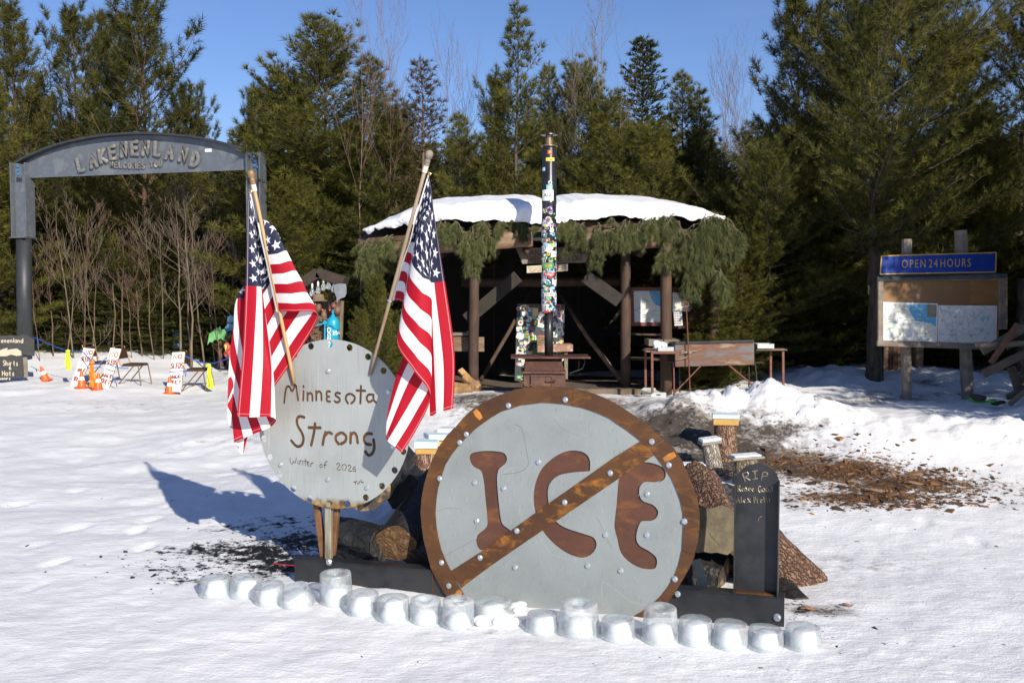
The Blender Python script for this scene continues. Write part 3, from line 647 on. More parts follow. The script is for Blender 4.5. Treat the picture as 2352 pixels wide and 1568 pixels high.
M_OLDPLANK = pm('grey_weathered_plank', (.30, .27, .23), (.18, .155, .13), scale=6, rough=.85, bump=.5, bscale=60, stretch=(.3, 1, 1))
M_SNOWCAP = pm('snow', (.82, .83, .86), (.76, .77, .81), scale=4, rough=.6, bump=.7, bscale=18, bdist=.03, spec=.25)
M_WHITE = M_WHITE
M_BROWNCUT = pm('orange_brown_broken_wood', (.26, .14, .055), (.09, .045, .02), scale=16, rough=.85, bump=1.0, bscale=50, bdist=.012, c3=(.36, .22, .09), lo=.3, hi=.75)
def hexbolt_mesh(r):
    mb = MB(); mb.lathe([(r * 1.25, 0), (r * 1.25, r * .18)], V(0, 0, 0), 10); mb.lathe([(r, r * .19), (r, r * .72), (r * .8, r * .86)], V(0, 0, 0), 6); return mb.mesh('bolt', M_BOLT)
BOLT = hexbolt_mesh(.0165); BOLTB = hexbolt_mesh(.021)
def bolt(me, p, n, parent, rot=0):
    o = link('bolt', me, parent); q = Vector(n).to_track_quat('Z', 'Y').to_matrix().to_4x4() @ Matrix.Rotation(rot, 4, 'Z')
    o.matrix_local = Matrix.Translation(Vector(p) - worldloc(parent)) @ q; return o
# ------------------------------------------------------------------ lettering by strokes
def arc(cx, cy, rx, ry, a0, a1, n=8): return [(cx + rx * math.cos(math.radians(a0 + (a1 - a0) * i / n)), cy + ry * math.sin(math.radians(a0 + (a1 - a0) * i / n))) for i in range(n + 1)]
G = {  # strokes in a box 0.6 wide (advance .8) and 1 high
 'A': [[(0, 0), (.3, 1), (.6, 0)], [(.12, .38), (.48, .38)]], 'C': [arc(.33, .5, .33, .5, 55, 305)], 'D': [[(0, 0), (0, 1), (.3, .97), (.56, .7), (.56, .3), (.3, .03), (0, 0)]],
 'E': [[(.55, 1), (0, 1), (0, 0), (.55, 0)], [(0, .52), (.45, .52)]], 'F': [[(.55, 1), (0, 1), (0, 0)], [(0, .5), (.42, .5)]], 'G': [arc(.33, .5, .33, .5, 50, 330) + [(.6, .42), (.36, .42)]],
 'H': [[(0, 0), (0, 1)], [(.55, 0), (.55, 1)], [(0, .5), (.55, .5)]], 'I': [[(.3, 0), (.3, 1)]], 'K': [[(0, 0), (0, 1)], [(.55, 1), (.02, .45), (.58, 0)]], 'L': [[(0, 1), (0, 0), (.5, 0)]],
 'M': [[(0, 0), (.06, 1), (.32, .4), (.58, 1), (.64, 0)]], 'N': [[(0, 0), (0, 1), (.55, 0), (.55, 1)]], 'O': [arc(.3, .5, .3, .5, 90, 450, 12)], 'P': [[(0, 0), (0, 1), (.4, .98), (.52, .76), (.4, .52), (0, .48)]],
 'R': [[(0, 0), (0, 1), (.4, .98), (.52, .76), (.4, .54), (0, .5)], [(.2, .5), (.56, 0)]], 'S': [[(.52, .88), (.3, 1), (.06, .85), (.1, .62), (.48, .4), (.52, .16), (.28, 0), (.02, .12)]], 'T': [[(0, 1), (.6, 1)], [(.3, 1), (.3, 0)]],
 'U': [[(0, 1), (.02, .25), (.28, 0), (.52, .25), (.54, 1)]], 'W': [[(0, 1), (.14, 0), (.32, .7), (.5, 0), (.64, 1)]], 'Y': [[(0, 1), (.3, .5), (.6, 1)], [(.3, .5), (.3, 0)]], 'X': [[(0, 0), (.55, 1)], [(0, 1), (.55, 0)]],
 '!': [[(.2, 1), (.2, .35)], [(.2, .06), (.2, .0)]], '&': [[(.58, 0), (.12, .72), (.25, 1), (.42, .82), (.05, .35), (.15, .02), (.4, .05), (.56, .4)]], '2': [[(.03, .8), (.25, 1), (.5, .8), (.42, .5), (.02, 0), (.55, 0)]], '5': [[(.5, 1), (.08, 1), (.05, .58), (.3, .64), (.5, .35), (.3, 0), (.02, .1)]],
 '0': [arc(.28, .5, .28, .5, 90, 450, 10)], '4': [[(.4, 0), (.4, 1), (0, .35), (.56, .35)]], '6': [[(.45, .95), (.12, .6), (.03, .25), (.25, 0), (.5, .2), (.42, .48), (.1, .4)]], '\u00a2': [arc(.28, .5, .25, .3, 50, 310), [(.28, .05), (.28, .95)]],
 'a': [arc(.26, .3, .25, .3, 40, 400, 10), [(.5, .6), (.52, 0)]], 'c': [arc(.28, .3, .26, .3, 50, 310)], 'd': [arc(.26, .3, .25, .3, 40, 400, 10), [(.52, 1), (.52, 0)]], 'e': [[(.04, .32), (.5, .34), (.42, .56), (.2, .58), (.03, .3), (.2, .02), (.48, .1)]],
 'f': [[(.5, .95), (.3, .95), (.22, .7), (.22, 0)], [(.02, .6), (.45, .6)]], 'h': [[(0, 1), (0, 0)], [(0, .4), (.25, .6), (.48, .4), (.48, 0)]], 'i': [[(.2, .6), (.2, 0)], [(.2, .86), (.2, .9)]], 'k': [[(0, 1), (0, 0)], [(.45, .62), (.02, .28), (.5, 0)]], 'l': [[(.2, 1), (.2, 0)]],
 'm': [[(0, .6), (0, 0)], [(0, .45), (.16, .6), (.28, .42), (.28, 0)], [(.28, .45), (.44, .6), (.58, .42), (.58, 0)]], 'n': [[(0, .6), (0, 0)], [(0, .42), (.24, .6), (.46, .4), (.46, 0)]], 'o': [arc(.26, .3, .26, .3, 90, 450, 10)], 'p': [[(0, .6), (0, -.35)], arc(.26, .3, .25, .3, 180, 540, 10)],
 'r': [[(0, .6), (0, 0)], [(0, .38), (.2, .6), (.4, .56)]], 's': [[(.42, .52), (.2, .6), (.05, .45), (.38, .2), (.36, .04), (.15, 0), (.02, .08)]], 't': [[(.22, .9), (.22, .05), (.42, .02)], [(.02, .6), (.44, .6)]], 'u': [[(0, .6), (.03, .12), (.22, 0), (.44, .15)], [(.46, .6), (.46, 0)]], 'x': [[(0, .6), (.46, 0)], [(.46, .6), (0, 0)]], 'y': [[(0, .6), (.24, .05)], [(.48, .6), (.12, -.35)]], ' ': []}
def smooth_path(p, sub=4):
    if len(p) < 3: return p
    out = []
    for i in range(len(p) - 1):
        a = p[max(i - 1, 0)]; b = p[i]; c = p[i + 1]; d = p[min(i + 2, len(p) - 1)]
        for k in range(sub):
            t = k / sub; out.append(tuple(.5 * (2 * b[j] + (c[j] - a[j]) * t + (2 * a[j] - 5 * b[j] + 4 * c[j] - d[j]) * t * t + (3 * b[j] - a[j] - 3 * c[j] + d[j]) * t ** 3) for j in range(len(b))))
    out.append(p[-1]); return out
def stroke_text(mb, txt, pl, u0, v0, u1, v1, h, r, lift=0, flatk=.3, n=6, jit=.03, rg=None):
    """hand-drawn capitals along a baseline (u0,v0)-(u1,v1) in plane pl, h tall; the run is stretched to fit"""
    rg = rg or random.Random(len(txt) * 31 + int(h * 999)); wid = sum(.5 if c == ' ' else .42 if c in 'liI!' else .78 for c in txt) - .18
    L = math.hypot(u1 - u0, v1 - v0); k = L / (wid * 1.0); du, dv = (u1 - u0) / L, (v1 - v0) / L; x = 0; q = 0
    for c in txt:
        off = -.1 if c in 'liI!' else 0
        dy = rg.uniform(-jit, jit)
        for st in G.get(c, []):
            pts = []
            for gx, gy in st:
                a = (x + gx + off) * k; b = (gy + dy) * h; pts.append(pl.w(u0 + du * a - dv * b * .999, v0 + dv * a + du * b, lift + q)); 
            if len(pts) == 2 and (pts[0] - pts[1]).length < r: pts[1] = pts[0] + pl.ex * r * .3
            mb.tube(pts, r, n, flat=(pl.n, flatk)); q += r * .004
        x += .5 if c == ' ' else .42 if c in 'liI!' else .78
def px_strokes(mb, strokes, cv, pl, r, lift=0, flatk=1.0, n=8, sub=4, ends=True):
    q = 0
    for st in strokes:
        pts = [pl.w(*pl.uv(*cv(*p)), lift + q) for p in smooth_path(st, sub)]
        if len(pts) == 2 and (pts[0] - pts[1]).length < r: pts[1] = pts[0] + pl.ey * r * .6
        if ends:
            d0 = (pts[0] - pts[1]).normalized() * r; d1 = (pts[-1] - pts[-2]).normalized() * r
            pts = [pts[0] + d0 * .9, pts[0] + d0 * .5] + pts + [pts[-1] + d1 * .5, pts[-1] + d1 * .9]; rr = [r * .45, r * .85] + [r] * (len(pts) - 4) + [r * .85, r * .45]
        else: rr = r
        mb.tube(pts, rr, n, flat=(pl.n, flatk)); q += r * .003
# ------------------------------------------------------------------ the steel base
GL = ground(676, 1335); GR = ground(1797, 1440); GL.z = GR.z = min(GL.z, GR.z)
E_ = (GR - GL); E_.z = 0; E_.normalize(); NRM = V(E_.y, -E_.x, 0)
BASE = Plane(GL, E_, NRM)
def channel(name, label, ua, ub, va, vb, chamfer=False):
    """a steel channel lying on its side: web facing the viewer, flange on top turned back"""
    t = thing(name, label, 'steel beam', BASE.w(ua, -.06), 'black steel base')
    w = MB(); poly = [BASE.w(ua, -.08), BASE.w(ub - (.05 if chamfer else 0), -.08)] + ([BASE.w(ub, .0)] if chamfer else []) + [BASE.w(ub, vb - .009), BASE.w(ua, va - .009)]
    w.prism(poly, NRM, .009); w.build('web', M_BLACKSTEEL, t, bevel=.0015)
    f = MB(); f.prism([BASE.w(ua - .02, va - .008, .004), BASE.w(ub, vb - .008, .004), BASE.w(ub, vb - .008, -.12), BASE.w(ua - .02, va - .008, -.12)], V(0, 0, -1), .009)
    f.build('flange', M_BLACKSTEEL, t, bevel=.002)
    b = MB(); b.prism([BASE.w(ua, -.06, -.012), BASE.w(ub, -.06, -.012), BASE.w(ub, -.06, -.12), BASE.w(ua, -.06, -.12)], V(0, 0, -1), .009); b.build('lower_flange', M_BLACKSTEEL, t)
    return t
uL0, vL0 = BASE.uv(676, 1283); uL1, vL1 = BASE.uv(996, 1308); uR0, vR0 = BASE.uv(1556, 1354); uR1, vR1 = BASE.uv(1802, 1372)
beamL = channel('steel_channel', 'black steel channel under the grey round sign on the left', uL0, uL1 + .35, vL0, vL1 + .0)
beamR = channel('steel_channel', 'black steel channel under the black grave marker on the right', uR0 - .22, uR1, vR0, vR1, True)
bolt(BOLTB, BASE.w(*BASE.uv(756, 1290), .0), NRM, beamL); bolt(BOLTB, BASE.w(*BASE.uv(1785, 1417), .0), NRM, beamR)
sm = MB(); sm.obox(BASE.w(uL1 - .005, .1, .003), E_ * .004, V(0, 0, 1) * .10, NRM * .003); sm.build('rusty_seam', M_RUST, beamL)
# ------------------------------------------------------------------ the round sign on three legs
zc = lambda X, Y: (505.3 + X * .29297, 746.5 + Y * .29297)
MN = Plane(BASE.w(0, 0, -.055), E_, NRM)
cu_, cv_ = MN.uv(*zc(882, 777)); RX = (MN.uv(*zc(1474, 777))[0] - MN.uv(*zc(290, 777))[0]) / 2; RY = (MN.uv(*zc(882, 115))[1] - MN.uv(*zc(882, 1440))[1]) / 2
DISC = thing('round_sign', 'round galvanised steel sign cut with words on three legs', 'sign', MN.w(cu_, cv_ - RY - .35), None)
def circ(u, v, r, n=40, ry=None): return [(u + r * math.cos(2 * math.pi * i / n), v + (ry or r) * math.sin(2 * math.pi * i / n)) for i in range(n)]
holes = [(712, 160), (577, 215), (467, 305), (862, 150), (1017, 176), (1161, 248), (1283, 357), (318, 893), (369, 1047), (455, 1182), (567, 1293), (704, 1368), (852, 1403), (1000, 1400), (1144, 1350), (1271, 1260), (1370, 1136), (1440, 990)]
hs = [MN.uv(*zc(*h)) for h in holes]
def inside(u, v):
    d = math.hypot((u - cu_) / RX, (v - cv_) / RY); s = min(1, .955 / d); return (cu_ + (u - cu_) * s, cv_ + (v - cv_) * s)
hs = [inside(*h) for h in hs]
me = curve_plate([circ(cu_, cv_, RX, 72, RY)] + [circ(h[0], h[1], .0255, 12) for h in hs], .006)
me.transform(MN.m()); me.transform(Matrix.Translation(-DISC.location)); me.materials.append(M_GALV2); plate = link('sign_plate', me, DISC)
MNW = [[(503, 608), (510, 540), (522, 488), (545, 482), (565, 522), (592, 465), (602, 520), (612, 588)], [(655, 518), (652, 588)], [(655, 485), (656, 490)], [(686, 532), (686, 590)], [(686, 550), (705, 532), (722, 545), (725, 590)], [(754, 518), (755, 588)], [(754, 540), (775, 520), (793, 535), (796, 588)],
       [(862, 520), (842, 520), (836, 540), (840, 556), (856, 560)], [(845, 561), (836, 575), (840, 595), (862, 598)], [(940, 535), (915, 530), (905, 550), (935, 572), (938, 595), (915, 605), (900, 596)], [(1018, 538), (993, 550), (986, 582), (1003, 612)], [(1030, 540), (1055, 560), (1052, 592), (1030, 612)],
       [(1105, 478), (1103, 545), (1100, 612)], [(1072, 512), (1138, 515)], [(1202, 545), (1165, 545), (1150, 575), (1165, 602), (1192, 592)], [(1203, 548), (1204, 585), (1222, 605)]]
MNS = [[(660, 722), (625, 715), (603, 740), (610, 790), (640, 840), (655, 890), (640, 940), (600, 948), (560, 905)], [(745, 772), (735, 850), (715, 940)], [(697, 802), (787, 804)], [(828, 840), (815, 880), (805, 936)], [(822, 866), (850, 840), (876, 850)], [(945, 844), (912, 865), (908, 900), (930, 930)], [(960, 844), (988, 870), (983, 908), (950, 930)],
       [(1025, 847), (1022, 923)], [(1025, 862), (1050, 843), (1070, 865), (1079, 920)], [(1190, 850), (1150, 850), (1130, 885), (1140, 925), (1183, 935)], [(1205, 897), (1210, 960), (1195, 1003), (1165, 1018), (1142, 990)]]
MNT = [[(550, 1042), (555, 1080), (570, 1085), (578, 1060), (588, 1085), (600, 1040)], [(612, 1060), (612, 1090)], [(628, 1060), (625, 1092)], [(628, 1068), (645, 1060), (650, 1095)], [(672, 1048), (668, 1100)], [(655, 1066), (685, 1068)], [(685, 1085), (700, 1082), (695, 1070), (683, 1080), (688, 1100), (702, 1100)], [(715, 1080), (712, 1108)], [(714, 1088), (732, 1076)], [(795, 1088), (782, 1100), (790, 1115), (803, 1108), (797, 1090)], [(842, 1068), (825, 1075), (822, 1118)], [(812, 1095), (835, 1093)],
       [(915, 1092), (930, 1080), (942, 1095), (915, 1132), (945, 1132)], [(968, 1090), (955, 1110), (965, 1135)], [(978, 1138), (990, 1120), (988, 1098), (976, 1090)], [(1003, 1105), (1018, 1095), (1028, 1110), (1005, 1140), (1032, 1142)], [(1060, 1110), (1045, 1118), (1043, 1140), (1062, 1145), (1065, 1128), (1050, 1126)],
       [(1050, 1228), (1075, 1225)], [(1062, 1226), (1062, 1243)], [(1092, 1222), (1090, 1240), (1078, 1240)], [(1108, 1215), (1105, 1232), (1125, 1230)]]
upx = .29297 * (MN.p(770, 970) - CAM).y / F_PX
cut = MB(); px_strokes(cut, MNW, zc, MN, 10.5 * upx, 0, 1.6, 8, 3); px_strokes(cut, MNS, zc, MN, 13.5 * upx, .0003, 1.4, 8, 3); px_strokes(cut, MNT, zc, MN, 4.2 * upx, .0005, 3.2, 6, 2)
co_ = cut.build('cutter', M_RUST, DISC)
bm_ = plate.modifiers.new('cut', 'BOOLEAN'); bm_.operation = 'DIFFERENCE'; bm_.object = co_; bm_.solver = 'EXACT'; bm_.use_self = True
bpy.context.view_layer.update()
nme = eval_mesh(plate); plate.modifiers.clear()
if len(nme.vertices) > len(plate.data.vertices) + 50: plate.data = nme
plate.data.materials.clear(); plate.data.materials.append(M_GALV2)
bpy.data.objects.remove(co_)
me = curve_plate([circ(cu_, cv_ + .02, RX * .80, 40, RY * .78)], .004); place_mesh('backing_plate', me, rust_mat('orange_backing_steel', (.09, .042, .018), (.15, .068, .024), (.27, .12, .025), .5, 6), MN.m(-.0085), DISC)
for x, y in [(500, 342), (852, 360), (1322, 520), (480, 1093), (852, 1208), (1157, 1272), (1355, 950)]: bolt(BOLT, MN.w(*MN.uv(*zc(x, y)), .003), NRM, DISC, R_.uniform(0, 1))
for nm, a, b, w, m in [('leg', (727, 1150), (744, 1277), .05, M_RUSTPOST), ('leg', (755, 1150), (755, 1281), .05, M_GREYTUBE), ('leg', (776, 1150), (764, 1272), .04, M_RUSTPOST)]:
    q = MN.shift(-.03 if m is M_GREYTUBE else -.075); l = MB(); l.beam(q.p(*a), q.p(*b) + V(0, 0, -.01), w, .04, NRM); o = l.build(nm, m, DISC, bevel=.004)
    if m is M_GREYTUBE: o['label'] = 'pale grey middle leg'
# ------------------------------------------------------------------ the barred ICE sign
ic = lambda X, Y: (941.7 + X * .32953, 861.3 + Y * .32953)
nI = (NRM * math.cos(math.radians(7)) + V(0, 0, 1) * math.sin(math.radians(7)))
ICE = Plane(BASE.w(0, 0, .03), E_, nI)
def iu(p): return ICE.uv(*ic(*p))
BAR = thing('prohibition_sign', 'large grey and rust steel disc with a barred word cut in it', 'sign', ICE.w(*iu((1050, 1600))), None)
outer = [(78, 940), (85, 1060), (110, 1200), (150, 1340), (205, 1450), (262, 1545), (340, 1640), (450, 1735), (600, 1800), (800, 1850), (1050, 1870), (1300, 1850), (1500, 1800), (1680, 1710), (1790, 1590), (1860, 1490), (1930, 1390), (1975, 1290), (2005, 1180), (2020, 1080), (2020, 960), (2000, 850), (1960, 720), (1900, 600), (1830, 490), (1720, 400), (1600, 300), (1470, 215), (1330, 145), (1190, 100), (1050, 80), (900, 77), (760, 95), (640, 130), (520, 190), (420, 250), (310, 370), (225, 460), (160, 580), (115, 700), (85, 850)]
inner = [(182, 940), (190, 830), (215, 720), (260, 600), (330, 500), (430, 400), (520, 325), (640, 255), (780, 205), (920, 190), (1080, 200), (1230, 235), (1370, 290), (1500, 370), (1610, 455), (1700, 540), (1770, 640), (1840, 740), (1880, 850), (1905, 960), (1905, 1080), (1900, 1180), (1885, 1280), (1850, 1390), (1780, 1500), (1700, 1590), (1600, 1660), (1450, 1715), (1250, 1750), (1050, 1760), (800, 1740), (640, 1690), (500, 1630), (420, 1580), (372, 1520), (325, 1440), (283, 1350), (235, 1250), (200, 1150), (185, 1050)]
LI = [(415, 575), (425, 548), (470, 533), (540, 527), (620, 532), (660, 545), (677, 580), (665, 615), (635, 640), (615, 665), (607, 720), (612, 800), (620, 890), (628, 960), (640, 1025), (660, 1050), (700, 1080), (705, 1110), (650, 1160), (560, 1200), (497, 1218), (470, 1190), (462, 1145), (475, 1110), (510, 1080), (535, 1055), (540, 1020), (535, 950), (525, 850), (517, 760), (505, 690), (490, 660), (450, 640), (425, 610)]
LC = [(1255, 665), (1256, 600), (1235, 555), (1190, 530), (1120, 525), (1050, 545), (980, 590), (920, 650), (885, 720), (865, 800), (862, 870), (872, 945), (900, 1040), (945, 1110), (990, 1160), (1050, 1210), (1120, 1250), (1200, 1270), (1260, 1250), (1295, 1205), (1300, 1165), (1280, 1130), (1230, 1110), (1150, 1085), (1080, 1060), (1020, 1020), (985, 960), (965, 880), (962, 800), (975, 755), (1010, 715), (1060, 690), (1150, 675), (1250, 668)]
LE = [(1455, 725), (1500, 680), (1590, 615), (1640, 605), (1700, 615), (1760, 640), (1783, 680), (1778, 715), (1750, 740), (1700, 745), (1640, 742), (1610, 765), (1597, 800), (1605, 850), (1630, 880), (1690, 900), (1725, 935), (1730, 965), (1710, 1000), (1670, 1015), (1620, 1015), (1598, 1040), (1580, 1100), (1580, 1150), (1605, 1190), (1660, 1220), (1710, 1260), (1723, 1295), (1715, 1335), (1690, 1350), (1620, 1345), (1550, 1315), (1490, 1265), (1460, 1210), (1445, 1140), (1425, 1060), (1428, 1000), (1440, 900), (1447, 800)]
OU = [iu(p) for p in outer]; IN = [iu(p) for p in inner]
def lerp2(a, b, t): return (a[0] + (b[0] - a[0]) * t, a[1] + (b[1] - a[1]) * t)
cI = iu((1050, 960)); shr = [lerp2(cI, p, .985) for p in OU]
me = curve_plate([smooth_path(shr + [shr[0]], 2)[:-1]] + [[iu(p) for p in smooth_path(L + [L[0]], 2)[:-1]] for L in (LI, LC, LE)], .006)
o = place_mesh('face_plate', me, M_GALV, ICE.m(), BAR)
me = curve_plate([[lerp2(cI, p, .93) for p in OU]], .005); place_mesh('backing_plate', me, M_RUSTBACK, ICE.m(-.012), BAR)
# rim in bolted pieces, cut where the photograph shows the seams
def ang(p): return math.atan2(p[1] - cI[1], p[0] - cI[0])
def by_angle(poly, a):
    n = len(poly)
    for i in range(n):
        p, q = poly[i], poly[(i + 1) % n]; a0, a1 = ang(p), ang(q)
        d = (a1 - a0 + math.pi) % (2 * math.pi) - math.pi; e = (a - a0 + math.pi) % (2 * math.pi) - math.pi
        if abs(d) > 1e-9 and -1e-9 <= e / d <= 1: return lerp2(p, q, e / d)
    return poly[0]
seams = sorted([ang(iu(p)) for p in [(330, 375), (1140, 120), (1770, 450), (1990, 1250), (1800, 1590), (300, 1590), (1050, 1860)]])
for i, a0 in enumerate(seams):
    a1 = seams[(i + 1) % len(seams)]; a1 = a1 if a1 > a0 else a1 + 2 * math.pi
    n = max(4, int((a1 - a0) / .09)); oo = [by_angle(OU, (a0 + .0015 + (a1 - a0 - .003) * k / n + math.pi) % (2 * math.pi) - math.pi) for k in range(n + 1)]; ii = [by_angle(IN, (a0 + .0015 + (a1 - a0 - .003) * k / n + math.pi) % (2 * math.pi) - math.pi) for k in range(n + 1)]
    rg = random.Random(i)
    oo = [lerp2(cI, p, 1 + rg.uniform(-.003, .003)) for p in oo]; ii = [lerp2(cI, p, 1 + rg.uniform(-.004, .004)) for p in ii]
    me = curve_plate([oo + ii[::-1]], .007); place_mesh('rim_segment', me, M_RUST, ICE.m(.0085 + .0004 * (i % 2)), BAR)
SL = [(287, 1362), (500, 1227), (700, 1085), (950, 905), (1200, 730), (1430, 568), (1618, 452), (1714, 550), (1500, 690), (1250, 860), (1000, 1030), (800, 1165), (560, 1330), (362, 1478)]
me = curve_plate([[iu(p) for p in SL]], .006); place_mesh('slash_bar', me, rust_mat('orange_streaked_steel', (.055, .024, .012), (.12, .052, .019), (.42, .165, .018), .8, 2.2), ICE.m(.0072), BAR)
M_HEAT = pm('orange_fresh_rust', (.48, .19, .025), (.22, .085, .02), scale=10, rough=.7, bump=.1)
for a, b, w in [((455, 245), (500, 305), 16), ((1850, 548), (1770, 590), 18), ((330, 1530), (360, 1500), 16)]:
    p, q = ICE.w(*iu(a), .0136), ICE.w(*iu(b), .0136); s = MB(); s.tube([p, p.lerp(q, .5), q], [.018, .023, .016], 8, flat=(nI, .06)); s.build('weld_scar', M_HEAT, BAR)
M_SCRATCH = flat('bright_scratch', (.40, .43, .43), .35, .3); M_CREASE = flat('dull_crease', (.15, .15, .12), .6)
for st, m_, r_ in [([(730, 345), (775, 365), (795, 430), (812, 520), (826, 600), (815, 640), (760, 675), (645, 690)], M_CREASE, .0024), ([(1340, 1540), (1345, 1440), (1430, 1490), (1530, 1570), (1640, 1600)], M_SCRATCH, .0017), ([(890, 1100), (930, 1170), (985, 1240), (1080, 1275), (1190, 1282)], M_SCRATCH, .0013), ([(640, 690), (700, 650), (770, 640)], M_SCRATCH, .0013), ([(1300, 985), (1340, 1060), (1380, 1150), (1410, 1205)], M_CREASE, .0016), ([(190, 950), (260, 925), (360, 930)], M_CREASE, .0013), ([(1640, 1020), (1735, 1020), (1745, 960)], M_SCRATCH, .0012), ([(1590, 840), (1640, 780), (1740, 735)], M_SCRATCH, .0012), ([(240, 1500 - 240), (420, 1160), (520, 1120)], M_CREASE, .0012), ([(1000, 300), (1070, 380), (1180, 420)], M_CREASE, .0011), ([(620, 1700), (760, 1640), (900, 1640)], M_CREASE, .0013)]:
    s = MB(); s.tube([ICE.w(*iu(p), .0030) for p in smooth_path(st, 3)], r_, 5, flat=(nI, .2)); s.build('scratch', m_, BAR)
for x, y in [(690, 213), (1086, 172), (397, 412), (351, 469), (212, 719), (224, 1303), (275, 1465), (1687, 463), (1806, 626), (1915, 1017), (1848, 1418), (1868, 1522)]: bolt(BOLT, ICE.w(*iu((x, y)), .0122), nI, BAR, R_.uniform(0, 1))
for x, y in [(1398, 681), (1081, 885), (748, 1083), (492, 1269)]: bolt(BOLT, ICE.w(*iu((x, y)), .0104), nI, BAR, R_.uniform(0, 1))
for x, y in [(898, 606), (453, 748), (655, 788), (468, 1014), (735, 1337), (1240, 1327), (1470, 1361), (1364, 1112), (1653, 1113), (1655, 828)]: bolt(BOLT, ICE.w(*iu((x, y)), .0032), nI, BAR, R_.uniform(0, 1))
# ------------------------------------------------------------------ the grave marker
gm = lambda X, Y: (1521.7 + X * .32953, 918.7 + Y * .32953)
GP = Plane(BASE.w(0, 0, -.075), E_, NRM); GF = GP.shift(.085)
GRAVE = thing('grave_marker', 'black steel grave marker with welded lettering and rounded head', 'grave marker', GP.w(*GP.uv(*gm(650, 1345))), None)
uA, vB = GP.uv(*gm(500, 1335)); uB, _ = GP.uv(*gm(808, 1335)); vS = GP.uv(*gm(500, 548))[1]; vT = GP.uv(*gm(645, 443))[1]; vB = vR0 + .003
mid = (uA + uB) / 2; ra = (uB - uA) / 2; mb = MB()
web = [(uA, vB), (uB, vB), (uB, vS - .02)] + [(mid + ra * .98 * math.cos(t), vS - .02 + (vT - vS + .02) * math.sin(t)) for t in [math.radians(4 + a * 8.6) for a in range(21)]] + [(uA, vS - .02)]
mb.prism([GP.w(*p) for p in web], NRM, .008); mb.build('web_plate', M_BLACKSTEEL, GRAVE)
for nm, u, vt in [('left_flange', uA + .004, vS), ('right_flange', uB - .004, GP.uv(*gm(808, 560))[1])]:
    f = MB(); f.obox(GP.w(u, (vB + vt) / 2, .043), E_ * .0045, V(0, 0, 1) * ((vt - vB) / 2 - .001), NRM * .042); f.build('flange', M_BLACKSTEEL, GRAVE, bevel=.002)
f = MB(); f.obox(GP.w(mid, vB + .008, .03), E_ * (ra - .012), V(0, 0, 1) * .007, NRM * .028); f.build('rusty_foot', M_RUST, GRAVE)
RIP = [[(558, 515), (575, 565)], [(555, 512), (590, 500), (598, 520), (572, 535)], [(572, 535), (608, 555)], [(625, 495), (660, 490)], [(643, 493), (646, 547)], [(630, 550), (660, 545)], [(700, 500), (688, 552)], [(700, 500), (728, 505), (728, 525), (697, 530)]]
l = MB(); px_strokes(l, RIP, gm, GP, .0042, .002, .8, 6, 2); l.build('weld_lettering', M_WELD, GRAVE); l = MB()
def gline(t, a, b, h): 
    u0, v0 = GP.uv(*gm(*a)); u1, v1 = GP.uv(*gm(*b)); stroke_text(l, t, GP, u0, v0, u1, v1, h, .0036, .002, .8)
k_ = .32953 * (GP.p(1735, 1100) - CAM).y / F_PX
gline('Renee', (527, 636), (640, 633), 44 * k_); gline('Good', (668, 640), (770, 637), 44 * k_); l.build('weld_lettering', M_WELD, GRAVE); l = MB(); gline('Alex', (516, 715), (618, 712), 46 * k_); gline('Pretti', (640, 717), (752, 710), 46 * k_)
l.build('weld_lettering', M_WELD, GRAVE); l = MB(); px_strokes(l, [[(668, 838), (672, 820), (688, 810)]], gm, GP, .0036, .002, .8, 6, 2); l.build('weld_bead', M_WELD, GRAVE)

